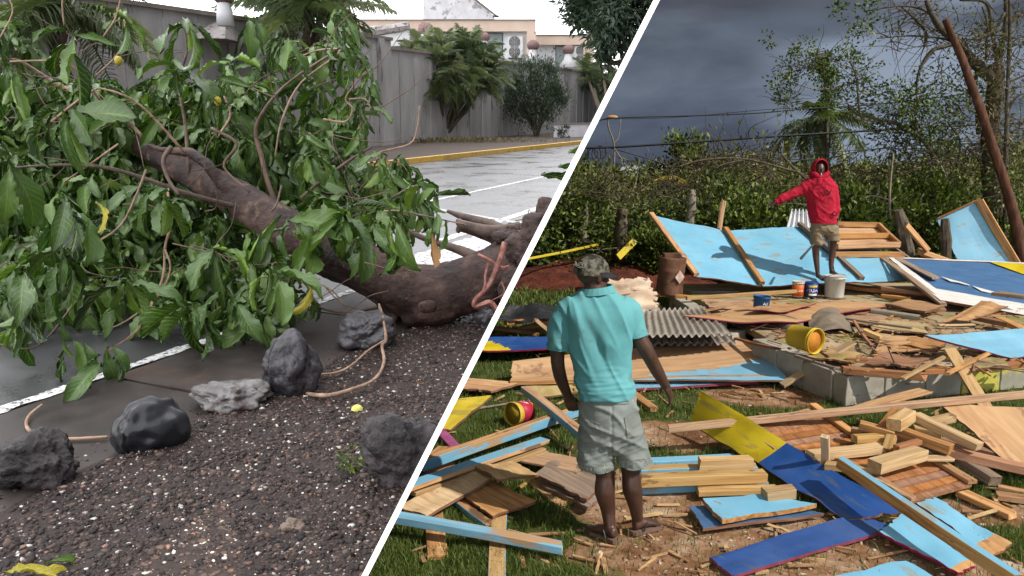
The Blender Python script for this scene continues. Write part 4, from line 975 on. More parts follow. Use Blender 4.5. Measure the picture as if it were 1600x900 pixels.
while nb < 230 and tries < 9000:
    tries += 1; px, py = rg.uniform(-80, 560), rg.uniform(130, 500)
    if not inpoly(px, py, OUT) or inpoly(px, py, HOLE): continue
    c = D(px, py, max(5.6, 8.3 - max(0, py - 150) / 400 * 2.6) + rg.uniform(-.2, .7))
    if c.z < 0.16 or (py < 190 and px > 330): continue
    clusters.append((c, rg.uniform(0.30, 0.46), 'b', int(rg.integers(6, 9)))); nb += 1
# whorls that stand out in the photograph
for px, py, d, sz, n in ((110, 55, 5.6, 0.42, 5), (20, 110, 5.4, 0.40, 5), (195, 28, 6.2, 0.28, 4), (290, 38, 6.2, 0.42, 6), (278, 110, 6.0, 0.44, 6), (395, 30, 6.2, 0.30, 5), (440, 55, 6.1, 0.32, 5), (525, 18, 6.3, 0.30, 5), (535, 70, 6.2, 0.30, 5),
                     (100, 180, 5.3, 0.42, 6), (15, 250, 5.0, 0.44, 6), (100, 310, 4.9, 0.44, 7), (100, 395, 4.7, 0.46, 7), (35, 420, 4.6, 0.40, 5), (170, 545, 4.55, 0.36, 8), (110, 545, 4.6, 0.34, 6), (250, 300, 5.3, 0.40, 6), (200, 440, 4.9, 0.40, 7),
                     (590, 345, 5.35, 0.44, 8), (540, 330, 5.3, 0.50, 7), (620, 345, 5.3, 0.40, 5), (690, 340, 5.4, 0.26, 5), (500, 310, 5.5, 0.45, 6), (450, 350, 5.3, 0.50, 6), (400, 370, 5.2, 0.42, 6), (425, 430, 5.0, 0.36, 6),
                     (655, 285, 5.8, 0.26, 5), (680, 305, 5.8, 0.24, 4), (600, 240, 6.0, 0.30, 6), (560, 200, 6.1, 0.30, 5), (480, 240, 6.0, 0.34, 6), (340, 130, 6.2, 0.32, 5), (330, 400, 5.1, 0.38, 7), (300, 480, 4.9, 0.34, 7),
                     (395, 485, 5.1, 0.24, 6), (360, 470, 5.0, 0.28, 6), (430, 500, 5.3, 0.22, 6), (40, 500, 4.7, 0.34, 6)):
    clusters.append((D(px, py, d), sz, 'f', n))
inst = []
for c, sz, kind, n in clusters:
    lean = Vector((rg.normal() * .5 + .15, -0.5 + rg.normal() * .4, 0.1)); a0 = rg.uniform(0, 2 * pi)
    for k in range(n):
        a = a0 + 2 * pi * k / n + rg.normal() * .25
        d = Vector((cos(a), sin(a) * 0.8 - 0.15, rg.uniform(-1.9, 0.15))) + lean * 0.4
        L = sz * rg.uniform(0.55, 1.2); Mr = basis(d, Vector((0, 0, 1)), rg.normal() * 0.45)
        tip = c + d.normalized() * L * 0.9
        if tip.z < 0.03: L *= 0.6
        cc = c + Vector((rg.normal() * .03, rg.normal() * .03, rg.normal() * .03))
        inst.append([cc, Mr, L, int(rg.integers(0, NHI)) if kind != 'b' else NHI + int(rg.integers(0, 6)), kind])
inst.sort(key=lambda q: (q[4] != 'f', q[4] == 'b', q[0].y / q[2]))
print('leaves', len(inst))
for cc, Mr, L, li, kd in inst[:288]:
    o = bpy.data.objects.new('leaf', LM[li][0]); o.parent = ft; COL.objects.link(o)
    o.matrix_basis = Matrix.Translation(cc - root_loc(ft)) @ Mr.to_4x4() @ Matrix.Scale(L, 4)
AV = []; AF = []; AU = []; AR = []; b = 0
for cc, Mr, L, li, kd in inst[288:]:
    me, V, Fq, U = LM[li]; X = (V * L) @ np.array(Mr).T + np.array(cc); AV.append(X); AF.append(Fq + b); AU.append(U); AR.append(np.full(len(V), rg.uniform())); b += len(V)
prop(mesh('leaves', np.concatenate(AV), np.concatenate(AF), LEAF, ft, smooth=True, uv=np.concatenate(AU), rnd=np.concatenate(AR)), kind='stuff')
for (px, py, d, L, dr, mm) in ((675, 365, 5.3, 0.24, (0.02, -.1, -1), LMD), (150, 315, 5.1, 0.26, (0.7, -.2, -.55), LMY), (485, 440, 5.5, 0.30, (.1, -.3, -1), LMY), (0, 100, 5.3, .28, (-.2, -.3, -1), LMY)):
    o = bpy.data.objects.new('leaf', mm[0]); o.parent = ft; COL.objects.link(o)
    o.matrix_basis = Matrix.Translation(D(px, py, d) - root_loc(ft)) @ basis(Vector(dr), Vector((0, 1, .2)), 0.3).to_4x4() @ Matrix.Scale(L, 4)
    if mm is not LMY: o['label'] = 'dry brown hanging leaf'
    else: o['label'] = 'yellowing leaf'
for px, py, d in ((322, 150, 6.0), (340, 158, 6.05), (185, 95, 6.0)):
    v, f = ball(D(px, py, d), .028, .028, .036, 2); mesh('fruit', v, f, LEAF_YEL, ft, smooth=True)

# ---------------- loose things on the ground
def lowtwig(name, pts, r, m, label, cat):
    q = [P(a, b, z) for a, b, z in pts]; o = mesh(name, *tube(q, r, 7, 6, rough=0.3), m, smooth=True); prop(o, label, cat)
lowtwig('vine_stem', [(252, 626, .03), (215, 645, .02), (162, 660, .015), (160, 672, .015), (180, 682, .015), (225, 686, .015), (285, 683, .02)][1:] and [(66, 632, .04), (45, 650, .03), (42, 668, .028), (60, 680, .028), (100, 686, .028), (168, 683, .03)], [0.006, 0.010, 0.008], TWIG, 'curved brown vine stem lying on the pavement by the white line', 'stem')
q = [D(430, 535, 4.42), D(428, 560, 4.36), D(440, 590, 4.34), D(462, 610, 4.36), P(510, 618, .075), P(560, 605, .075), P(588, 590, .08), D(600, 565, 4.75), D(597, 540, 5.0), D(603, 530, 5.05), D(598, 495, 5.2), D(592, 475, 5.3)]
prop(mesh('vine_stem', *tube(q, [0.009, 0.011, 0.012, 0.010, 0.012, 0.008], 7, 5, rough=0.3), TWIG, smooth=True), 'long reddish vine looping round the tall upright stone', 'stem')
q = [P(486, 586, .07), P(525, 582, .07), P(550, 570, .075), P(575, 548, .08), D(600, 532, 5.0)]
prop(mesh('vine_stem', *tube(q, [0.006, 0.008, 0.006], 7, 5, rough=0.3), TWIG, smooth=True), 'thin pale vine running from the tall stone to the trunk', 'stem')
FRUITM = mat('yellow_fruit', [(0.35, 0.32, 0.04), (0.55, 0.50, 0.08), (0.6, 0.56, 0.14)], scale=8, rough=0.4, bump=0.3)
c = P(558, 643, 0.03); v, f = ball(c, .034, .034, .04, 3); v = [p + (p - c) * 0.15 * noise.noise(p * 22) for p in v]
prop(mesh('fruit', v, f, FRUITM, smooth=True), 'small yellow fruit lying on the gravel', 'fruit')
def ground_leaf(px, py, L, mm, az, label, z=0.05, mm2=None):
    o = bpy.data.objects.new('fallen_leaf', mm[0]); link(o)
    o.matrix_basis = Matrix.Translation(P(px, py, z)) @ basis(Vector((cos(az), sin(az), 0.25)), Vector((0, 0, 1)), 0.2).to_4x4() @ Matrix.Scale(L, 4); prop(o, label, 'leaf')
ground_leaf(8, 893, 0.24, LMY, -0.1, 'crumpled yellow leaf at the bottom left corner', z=.07)
ground_leaf(70, 882, 0.15, LM[4], 0.5, 'dark green leaf lying against the yellow one', z=.05)
ground_leaf(420, 647, 0.06, LMY, 0.3, 'scrap of yellow leaf beside the pale grey stone', z=.03)
ground_leaf(640, 605, 0.12, LMD, 0.1, 'brown scrap of leaf beside the vine on the gravel', z=.02)
for px, py, L, az in ((888, 240, .55, 0.5), (845, 275, .62, 0.15), (872, 262, .5, .3)):
    o = bpy.data.objects.new('leaf_spray', LM[2][0]); link(o)
    o.matrix_basis = Matrix.Translation(D(px, py, 8.5)) @ basis(Vector((cos(az), -.2, sin(az) * .8)), Vector((0, .8, .6)), 0.2).to_4x4() @ Matrix.Scale(L, 4)
    prop(o, {888: 'upper green leaf poking in from the divider over the road', 845: 'longest green leaf poking in from the divider over the road', 872: 'lowest small green leaf by the divider over the road'}[px], 'leaf')
shrub('weed', P(548, 738, 0.02), (0.05, 0.05, 0.07), 90, 0.03, 0.4, 'small green weed growing beside the big craggy stone', cat='weed', seed=40, stems=3, nc=10)
# ================================================================== RUBBLE FIELD (right of the divider)
side('R')
def at(a, b, k=0.5): return a.lerp(b, k)
# ground with dirt patches
def field_ground():
    m, t, b = _mk('field_soil_and_turf')
    tcn = t.nodes.new('ShaderNodeTexCoord'); vec = tcn.outputs['Object']; s = t.nodes.new('ShaderNodeSeparateXYZ'); t.links.new(vec, s.inputs[0])
    turf = _ramp(t, _noise(t, vec, 5, 7), [(0.035, 0.055, 0.012), (0.06, 0.085, 0.020), (0.10, 0.095, 0.035)])
    dirt = _ramp(t, _noise(t, vec, 2.2, 9, 0.7), [(0.11, 0.05, 0.025), (0.22, 0.11, 0.055), (0.34, 0.21, 0.13), (0.50, 0.41, 0.32)], 0.34, 0.66)
    red = _ramp(t, _noise(t, vec, 9, 8), [(0.07, 0.014, 0.007), (0.17, 0.042, 0.018), (0.24, 0.07, 0.03)])
    def blob(cx, cy, rx, ry):
        dx = _math(t, 'MULTIPLY', _math(t, 'SUBTRACT', s.outputs[0], cx), 1 / rx); dy = _math(t, 'MULTIPLY', _math(t, 'SUBTRACT', s.outputs[1], cy), 1 / ry)
        return _math(t, 'SQRT', _math(t, 'ADD', _math(t, 'MULTIPLY', dx, dx), _math(t, 'MULTIPLY', dy, dy)))
    n = _math(t, 'MULTIPLY', _math(t, 'SUBTRACT', _noise(t, vec, 2.4, 7, 0.7), 0.5), 1.5)
    def mask(bl): return _mr(t, _math(t, 'ADD', bl, n), 0.85, 1.1, 1, 0)
    c = turf
    for px, py, wx, wy in DIRT:
        p = P(px, py); c = _mix(t, c, dirt, mask(blob(p.x, p.y, wx, wy)))
    t.links.new(c, b.inputs['Base Color']); b.inputs['Roughness'].default_value = 0.95; b.inputs['Specular IOR Level'].default_value = 0.15
    bn = t.nodes.new('ShaderNodeBump'); bn.inputs['Strength'].default_value = 0.7; bn.inputs['Distance'].default_value = 0.03
    t.links.new(_noise(t, vec, 22, 9, 0.7), bn.inputs['Height']); t.links.new(bn.outputs[0], b.inputs['Normal'])
    return m
DIRT = [(1040, 800, 0.6, 0.75), (1180, 860, 1.2, 0.6), (1400, 910, 1.2, 0.35), (1060, 680, 0.42, 0.4), (1190, 620, 0.6, 0.4), (1500, 800, 0.5, 0.25), (970, 865, 0.35, 0.2), (1240, 700, 0.6, 0.4)]
# the mesh: fine near, one big sheet far
gm = field_ground()
V = []; Fs = []; nx, ny = 150, 130
def fz(x, y):
    return 0.022 * noise.noise(Vector((x * 1.3, y * 1.3, 0))) + 0.012 * noise.noise(Vector((x * 5, y * 5, 2)))
ys_ = [2 + 0.0 + 14 * (j / ny) ** 1.5 for j in range(ny + 1)]
for j in range(ny + 1):
    for i in range(nx + 1):
        y = ys_[j]; x = -2.5 + (13.5) * i / nx; e = min(1, i / 8, (nx - i) / 8, j / 5, (ny - j) / 8)
        V.append((x, y, fz(x, y) * e - 0.0))
for j in range(ny):
    for i in range(nx): a = j * (nx + 1) + i; Fs.append((a, a + 1, a + nx + 2, a + nx + 1))
prop(mesh('ground', V, Fs, gm, smooth=True, loc=Vector((0, 0, 0))), kind='structure')
far = [(-2.5, -6, 0), (11, -6, 0), (11, 2, 0), (-2.5, 2, 0), (-2.5, 16, 0), (11, 16, 0), (400, -6, 0), (400, 400, 0), (-30, 400, 0), (-30, -6, 0), (-30, 16, 0), (400, 16, 0)]
prop(mesh('far_ground', [(x, y, z) for x, y, z in far], [(0, 1, 2, 3), (1, 6, 11, 5), (10, 11, 7, 8), (9, 0, 3, 4, 10)][:4], gm, loc=Vector((0, 0, 0))), kind='structure')
REDSOIL = mat('red_heap_soil', [(0.03, 0.006, 0.004), (0.09, 0.019, 0.009), (0.15, 0.042, 0.02)], scale=5, rough=0.95, bump=1.0, bscale=14, bdist=0.05, vary=0)
V = []; Fs = []; n1, n2 = 60, 16
for i in range(n1 + 1):
    for j in range(n2 + 1):
        px = 770 + 390 * i / n1; y = 14.4 + 3.2 * j / n2; b = P(px, 430); x = (px - 800) / F * y
        h = (0.62 * sin(pi * i / n1) ** 0.5 * sin(pi * min(1, j / n2 * 1.0)) ** 0.8) * (0.75 + 0.5 * noise.noise(Vector((x * .8, y, 0)))) + 0.06 * noise.noise(Vector((x * 5, y * 5, 1)))
        V.append((x, y, h - 0.05))
for i in range(n1):
    for j in range(n2): a = i * (n2 + 1) + j; Fs.append((a, a + n2 + 1, a + n2 + 2, a + 1))
prop(mesh('red_soil_bank', V, Fs, REDSOIL, smooth=True), 'low bank of bare red soil behind the grass', 'soil', kind='structure')
# far hills
HILL = mat('distant_hill', [(0.07, 0.085, 0.075), (0.11, 0.115, 0.10)], scale=0.02, rough=1, bump=0, vary=0)
V = []; Fs = []
n_ = 80
for i in range(n_ + 1):
    px = 700 + 1300 * i / n_; top = 258 - 10 * noise.noise(Vector((i * .11, 0, 0))) - 7 * noise.noise(Vector((i * .4, 3, 0)))
    a = D(px, top, 300); V += [(a.x, 300, a.z), (a.x * 0.9, 270, -1), (a.x * 1.1, 340, -1)]
for i in range(n_): a = 3 * i; Fs += [(a + 1, a + 4, a + 3, a), (a, a + 3, a + 5, a + 2)]
prop(mesh('hills', V, Fs, HILL, smooth=True), kind='structure')

# grass (blades, thick where the photo has turf)
def blades(name, n, region, h0, h1, m, label, seed, wid=0.006, keep=None, clump=0.5):
    rg = np.random.default_rng(seed); out = []
    while len(out) < n:
        py = 265 + (region[3] - 265) * rg.uniform() ** 0.6; px = rg.uniform(region[0], region[2])
        if py < region[1]: continue
        if px < seam_x(py) + 2: continue
        p = P(px, py)
        if p.y > 24: continue
        if keep and not keep(px, py, p): continue
        if noise.noise(Vector((p.x * 3.1, p.y * 3.1, 5))) + rg.uniform(-1, 1) * clump < -0.15: continue
        out.append((p.x, p.y, fz(p.x, p.y) if p.y < 16 else 0))
    B = np.array(out); a = rg.uniform(0, 2 * pi, n); sc = np.maximum(1, np.array([q[1] for q in out]) / 6)
    h = rg.uniform(h0, h1, n) * rg.uniform(0.6, 1, n); w = wid * sc * rg.uniform(.6, 1.3, n)
    dx, dy = np.cos(a), np.sin(a); lean = rg.uniform(0.15, 0.95, n) * h; la = rg.uniform(0, 2 * pi, n); lx, ly = np.cos(la) * lean, np.sin(la) * lean
    v0 = B + np.stack([dx * w, dy * w, -0.01 + 0 * w], 1); v1 = B - np.stack([dx * w, dy * w, 0.01 + 0 * w], 1)
    v2 = B + np.stack([lx * .35 - dx * w * .7, ly * .35 - dy * w * .7, h * .6], 1); v3 = B + np.stack([lx * .35 + dx * w * .7, ly * .35 + dy * w * .7, h * .6], 1)
    v4 = B + np.stack([lx, ly, h], 1); V = np.stack([v0, v1, v2, v3, v4], 1).reshape(-1, 3); i = np.arange(n)[:, None] * 5
    Fq = np.concatenate([i + [0, 1, 2], i + [0, 2, 3], i + [3, 2, 4]], 0); prop(mesh(name, V, Fq, m, rnd=np.repeat(rg.uniform(0, 1, n), 5)), label, 'grass', kind='stuff')
def not_dirt(px, py, p):
    for a, b, wx, wy in DIRT:
        q = P(a, b); r = ((p.x - q.x) / wx) ** 2 + ((p.y - q.y) / wy) ** 2
        if r < 1.0 - 0.35 * noise.noise(p * 2.5): return RND.random() < 0.04
    return True
blades('grass', 112000, (560, 560, 1800, 990), 0.02, 0.085, GRASSM, 'green turf between the boards in the foreground', 1, keep=not_dirt, wid=0.0032)
blades('grass', 26000, (700, 395, 1100, 560), 0.06, 0.16, GRASSM, 'lush grass behind the man in the turquoise shirt', 2, wid=0.006, keep=lambda px, py, p: p.y < 15.2)
blades('grass', 9000, (1100, 395, 1640, 560), 0.05, 0.22, GRASSM, 'grass around the fallen wall panels', 4, wid=0.006)
blades('dry_grass', 1500, (560, 600, 1800, 990), 0.012, 0.05, STRAWM, 'dry straw lying between the boards', 3, keep=lambda px, py, p: RND.random() < (0.35 if not_dirt(px, py, p) else 0.6), wid=0.0035, clump=0.8)
# chips and crumbs on the bare soil
rg = np.random.default_rng(77)
def chips(name, n, m, size, label, rgn, zfun=lambda p: fz(p.x, p.y), z0=0.0):
    Vs = []; k = len(icoV); pts = []
    while len(pts) < n:
        px, py = rg.uniform(rgn[0], rgn[2]), rg.uniform(rgn[1], rgn[3])
        if px < seam_x(py) + 4: continue
        if z0 > 0 and px < max(1200, 1225 + (py - 541) * 2.25): continue
        p = P(px, py, z0); pts.append((p.x, p.y, z0 + (zfun(p) if z0 == 0 else 0)))
    pts = np.array(pts); sz = size * rg.uniform(0.3, 1, n) ** 2
    V = icoV[None] * (sz[:, None, None] * rg.uniform(0.4, 1.6, (n, 1, 3))) * rg.uniform(0.7, 1.3, (n, k, 1)); V[:, :, 2] *= 0.5
    V = V + pts[:, None, :]; Fq = (icoF[None] + (np.arange(n) * k)[:, None, None]).reshape(-1, 3)
    prop(mesh(name, V.reshape(-1, 3), Fq, m, rnd=np.repeat(rg.uniform(0, 1, n), k)), label, 'rubble', kind='stuff')
CHIP = leafmat('rubble_chips', (0.13, 0.07, 0.04), (0.3, 0.2, 0.13), (0.5, 0.42, 0.33), rough=0.9, veins=False, spec=0.2, trans=0)
chips('rubble', 1600, CHIP, 0.022, 'small stones and wood chips on the bare soil', (900, 600, 1600, 900))

# ------------------------------------------------------------------ foreground timber, lower left
W0, W1, W2, W3 = WOOD
def pk(label, x0, y0, x1, y1, z0, z1, w, t, m, **k):
    nm = k.pop('name', 'timber_plank'); g = k.pop('group', None)
    return plank(nm, P(x0, y0, z0), P(x1, y1, z1), w, t, m, label, 'plank', g, **k)
def pn(label, pts, t, mats, name='board', cat='board', **k):
    return panel(name, [P(a, b, z) for a, b, z in pts], t, mats, label, cat, **k)
pk('blue streaked plank lowest in the left heap, beside the divider', 604, 806, 878, 856, .15, .09, .085, .05, (W0, BLUEWORN), paint=('top', 'side+', 'side-'))
pk('pine plank standing out below the blue streaked one, blue on one edge', 783, 780, 776, 925, .03, .05, .10, .035, (W1, BLUEWORN), paint=('side-', 'side+'))
pk('short brown board end under the blue streaked plank beside the divider', 676, 778, 684, 870, .02, .02, .12, .03, W0)
pn('wide tan plywood strip slanting up from the divider in the left heap', [(618, 792, .12), (668, 806, .10), (768, 746, .15), (742, 729, .17)], .022, (W1, PLY_EDGE), sag=.0)
pn('square of reddish plywood, nearest board of the left heap', [(727, 777, .09), (770, 806, .08), (838, 783, .09), (768, 750, .10)], .02, (W0, PLY_EDGE))
pn('pointed tan board lying on top of the left heap', [(742, 729, .20), (777, 748, .19), (842, 742, .18), (800, 719, .20)], .018, (W1, PLY_EDGE))
pk('narrow blue edged plank under the reddish plywood square', 715, 783, 768, 824, .05, .03, .07, .04, (W0, SKYBLUE), paint=('side+', 'side-'))
pk('long splintered plank with a sky blue stripe in the left heap', 628, 764, 850, 688, .20, .17, .11, .03, (W0, SKYBLUE), paint=('top',), split=True)
pk('splintered bare plank lying along the blue striped one', 640, 770, 846, 702, .155, .13, .10, .03, W1, split=True)
pk('long beam with a blue flank running from the divider to the shorts', 655, 728, 900, 643, .16, .12, .07, .08, (W0, BLUEWORN), paint=('side-',))
pk('beam with a blue left side leaning past the paint can to the knee', 820, 608, 915, 684, .22, .16, .085, .06, (W0, BLUEWORN), paint=('side-', 'side+'))
pk('grey shaded board behind the left knee of the man', 800, 708, 915, 730, .11, .11, .26, .02, W0)
pn('upper grey brown board beside the left calf', [(836, 742, .12), (918, 780, .10), (944, 752, .10), (874, 708, .12)], .022, (W3, PLY_EDGE))
pn('lower grey brown board beside the left calf', [(842, 756, .07), (918, 794, .05), (946, 770, .05), (884, 722, .07)], .022, (W3, PLY_EDGE))
pk('light board end sticking out under the two grey brown ones', 838, 752, 882, 788, .035, .02, .13, .025, W0)
pk('thin stick poking out of the left heap', 812, 762, 846, 738, .03, .05, .03, .02, W1)
pk('short brown board under the blue flanked beam at the divider', 655, 738, 700, 700, .05, .06, .16, .03, W0)
pk('brown board lying against the divider above the heap', 646, 752, 700, 722, .04, .05, .14, .03, W2)
pk('pink painted board end at the divider', 676, 664, 714, 702, .06, .03, .09, .03, (PINK, PINK))
pn('yellow board lying against the divider', [(676, 668, .04), (704, 672, .04), (768, 618, .07), (716, 622, .07)], .025, (YELLOW, PLY_EDGE))
pn('tan board lying over the yellow one at the divider', [(720, 606, .09), (768, 611, .09), (812, 598, .09), (728, 590, .09)], .022, (W0, PLY_EDGE))
pn('cream and yellow plywood strip left of the man', [(818, 602, .05), (846, 620, .05), (904, 612, .06), (900, 598, .06)], .02, (mat('cream_yellow_ply', [(0.42, 0.30, 0.08), (0.58, 0.46, 0.22)], scale=3, stretch=(1, 5, 1), rough=.8, wear=((0.5, 0.36, 0.02), 0.55, 3, (1, 2, 1))), PLY_EDGE))
pk('dark metal strip on the grass above the paint can', 745, 638, 808, 628, .02, .02, .03, .015, W3)
pk('short plank end beside the right hip of the man', 985, 612, 1022, 640, .05, .03, .09, .04, W0)

# ------------------------------------------------------------------ middle row behind the man
pn('blue and yellow sheet lying at the divider under the black tarpaulin', [(745, 548, .16), (875, 545, .16), (885, 524, .18), (756, 528, .20)], .02, (NAVY, REDEDGE, YELLOW), split=lambda u, v: u < .42 - v * .45, nx=30, ny=10)
pn('wide plywood sheet with a sky blue corner across the middle of the field', [(799, 594, .10), (1234, 594, .10), (1166, 527, .22), (800, 566, .22)], .02, (PLY, PLY_EDGE, SKYBLUE), nx=64, ny=26, warp=.02,
   split=lambda u, v: v < (u - .28) * 0.62 + 0.05 * noise.noise(Vector((u * 7, v * 7, 0))) + 0.015 * noise.noise(Vector((u * 40, v * 30, 0))) and v < .62)
pk('long timber rail along the front edge of the plywood sheet', 797, 598, 1200, 590, .09, .09, .05, .05, W0)
pn('sky blue sheet with a crimson edge under the long timber rail', [(930, 612, .05), (1186, 596, .05), (1180, 585, .05), (930, 600, .05)], .025, (SKYBLUE, REDEDGE))
TARP = mat('black_tarpaulin', [(0.012, 0.012, 0.014), (0.03, 0.03, 0.034)], scale=6, rough=0.45, bump=0.5, bscale=12, bdist=0.02, vary=0)
panel('tarpaulin', [P(778, 500, .35), P(880, 502, .3), P(868, 480, .4), P(792, 478, .42)], .01, (TARP, TARP), 'crumpled black tarpaulin over broken timber beside the divider', 'tarpaulin', nx=26, ny=16, warp=.07, chip=.03)
for a in [(782, 520, 868, 500, .1, .3, W2), (770, 512, 840, 522, .2, .1, W2), (836, 500, 864, 524, .34, .1, W0), (765, 526, 860, 512, .05, .15, W2), (790, 505, 850, 497, .30, .28, W2)]:
    pk({782: 'long reddish broken beam under the black tarpaulin', 770: 'dark broken rafter nearest the divider under the tarpaulin', 836: 'short brace propping the edge of the tarpaulin', 765: 'lowest reddish rafter above the blue and yellow sheet', 790: 'thin reddish batten touching the tarpaulin'}[a[0]], a[0], a[1], a[2], a[3], a[4], a[5], .07, .05, a[6], split=True)
corrugated('roof_sheet', [P(985, 528, .50), P(1143, 522, .42), P(1100, 478, .48), P(990, 488, .60)], TIN, 'grey corrugated roof sheet on top, right of the turquoise shirt', waves=13, amp=.022, curl=.03)
corrugated('roof_sheet', [P(1000, 540, .30), P(1150, 536, .28), P(1120, 505, .34), P(1000, 506, .4)], TIN, 'lower grey corrugated roof sheet with its zigzag edge showing', waves=12, amp=.022, curl=.02)
v, f = tube([P(1064, 536, 0.0), P(1064, 512, .3)], .012, 6, 1); prop(mesh('steel_rod', v, f, TINW), 'thin pale rod standing before the corrugated sheets', 'rod')
# heap of torn cardboard
CARD = mat('torn_cardboard', [(0.40, 0.28, 0.19), (0.55, 0.42, 0.31), (0.62, 0.52, 0.42)], scale=3, rough=0.9, bump=0.6, bscale=9, bdist=0.02, vary=0.1)
panel('cardboard', [P(930, 492, .35), P(1026, 488, .3), P(1024, 452, .62), P(938, 452, .60)], .03, (CARD, CARD), 'torn tan cardboard sheets heaped beside the face of the man', 'cardboard', nx=22, ny=16, warp=.07, chip=.05)
panel('cardboard', [P(945, 462, .55), P(1022, 458, .55), P(1018, 434, .75), P(950, 440, .72)], .03, (CARD, CARD), 'topmost curled sheet of cardboard left of the rusty drum', 'cardboard', nx=18, ny=12, warp=.05, chip=.04)
panel('cardboard', [P(960, 500, .12), P(1035, 484, .12), P(1030, 474, .3), P(960, 480, .3)], .03, (CARD, CARD), 'lowest crushed cardboard sheet above the corrugated roof sheet', 'cardboard', nx=18, ny=12, warp=.05, chip=.04)
# rusty drum
DRUM = mat('rusted_drum_steel', [(0.05, 0.022, 0.014), (0.13, 0.06, 0.035), (0.19, 0.10, 0.06)], scale=5, rough=0.75, bump=0.4, vary=0)
dy = P(1045, 462, .0).y; c0 = D(1045, 460, 11.9); r = 21 * 11.9 / F; hh = 0.57; e = empty('oil_drum', (c0.x, c0.y, c0.z - 0.0), 'rusty dented drum with a pale diamond sticker', 'drum')
Mt = Matrix.Translation(c0) @ Matrix.Rotation(0.06, 4, 'Y')
prof = [(r * .96, 0)] + [(r * (1 + .035 * (abs((q / 20) - .33) < .03 or abs((q / 20) - .66) < .03)), hh * q / 20) for q in range(21)] + [(r * .97, hh), (r * .9, hh - .02), (0.02, hh - .02)]
v, f = revolve(prof, Mt, 32); v = [p + (Vector((noise.noise(p * 4), noise.noise(p * 4 + Vector((3, 3, 3))), 0)) * .02) for p in v]; mesh('shell', v, f, DRUM, e, smooth=True)
dm = []; nn = 6
cd = Mt @ Vector((r * .45, -r * .93, hh * .52)); ux = Vector((.9, .42, 0)).normalized(); uz = Vector((0, 0, 1)); nrm = Vector((.42, -.9, 0)).normalized()
q = [cd + nrm * .02 + ux * .085, cd + nrm * .02 + uz * .1, cd + nrm * .02 - ux * .085, cd + nrm * .02 - uz * .1]
mesh('sticker', q + [p - nrm * .004 for p in q], [(0, 1, 2, 3), (7, 6, 5, 4), (0, 4, 5, 1), (1, 5, 6, 2), (2, 6, 7, 3), (3, 7, 4, 0)], mat('pale_sticker', [(0.35, 0.22, 0.17), (0.6, 0.48, 0.42)], scale=12, vary=0), e)
v, f = box(D(1048, 404, 11.9) + Vector((0, 0, 0.03)), .22, .22, .1); mesh('lid_block', v, f, DRUM, e)
# yellow broken boards on the soil bank
plank('yellow_board', D(966, 402, 15.2), D(990, 378, 15.4), .13, .03, (YELLOW, YELLOW), 'short splintered yellow board sticking up from the red soil bank', 'plank', roll=1.3, split=True)
plank('yellow_rail', D(815, 406, 14.8), D(934, 382, 16), .05, .04, (YELLOW, YELLOW), 'thin yellow rail lying along the top of the red soil bank', 'rail')

# ------------------------------------------------------------------ block platform
PZ = 0.36
c_f = P(1320, 636, 0.0); cx, cy = c_f.x, c_f.y
zt = D(1320, 588, cy).z
right = P(1600, 607, 0.0); dF = Vector((right.x - cx, right.y - cy, 0)).normalized()
lf = D(1211, 541, 1); 
lp = P(1211, 541, PZ); dL = Vector((lp.x - cx, lp.y - cy, 0)); LL = dL.length; dL.normalize()
back = P(1072, 466, PZ); 
pf = empty('block_platform', c_f, 'low platform of grey concrete blocks under the wreckage', 'platform')
def block(a, d, L, h, z0, m, th=.19):
    n = Vector((-d.y, d.x, 0)); mid = a + d * L / 2 + n * th / 2; v, f = box((0, 0, 0), L - .014, th, h - .008)
    bm = bmesh.new(); vs = [bm.verts.new(p) for p in v]; [bm.faces.new([vs[i] for i in q]) for q in f]
    bmesh.ops.subdivide_edges(bm, edges=bm.edges[:], cuts=3, use_grid_fill=True)
    for p in bm.verts:
        w = p.co * 1.0 + Vector((mid.x * 3, mid.y * 3, 0)); p.co += Vector((noise.noise(w * 8), noise.noise(w * 8 + Vector((4, 0, 0))), noise.noise(w * 8 + Vector((0, 7, 0))))) * .009
    bmesh.ops.bevel(bm, geom=[e for e in bm.edges if e.calc_face_angle(0) > 1.2], offset=.006, segments=1, affect='EDGES')
    V = [p.co.copy() for p in bm.verts]; F_ = [tuple(p.index for p in q.verts) for q in bm.faces]; bm.verts.index_update(); F_ = [tuple(p.index for p in q.verts) for q in bm.faces]; bm.free()
    local_obj('concrete_block', V, F_, m, Matrix.Translation((mid.x, mid.y, z0 + h / 2)) @ Matrix.Rotation(atan2(d.y, d.x), 4, 'Z'), pf)
s = 0.0; k = 0
while s < 4.6:
    L = .46 + .04 * (k % 2)
    block(c_f + dF * s, dF, L, zt - 0.0, 0.0, CONC_Y if k in (3, 4, 5, 6) else CONC); s += L; k += 1
s = 0.2
while s < LL * 1.0:
    L = .45; block(c_f + dL * s + Vector((-dL.y, dL.x, 0)) * -.19, dL, L, zt + (PZ - zt) * min(1, s / LL), 0.0, CONC); s += L
left_end = c_f + dL * s
dB = (back - left_end); dB.z = 0; LB = dB.length; dB.normalize(); s = 0.9
while s < LB:
    block(left_end + dB * s, dB, .45, PZ + .02, 0.0, CONC); s += .45
block(left_end + dB * .3 + Vector((-.1, .1, 0)), Vector((.6, .8, 0)), .45, .2, .12, CONC)
fl = [c_f + dF * .12 + dL * .12, c_f + dF * 4.6 + dL * .1, Vector((9.5, 13.6, 0)), Vector((back.x + .1, 13.4, 0)), left_end + Vector((.2, 0, 0))]
fl = [Vector((p.x, p.y, (zt - .02 if i < 2 else PZ - .01))) for i, p in enumerate(fl)]
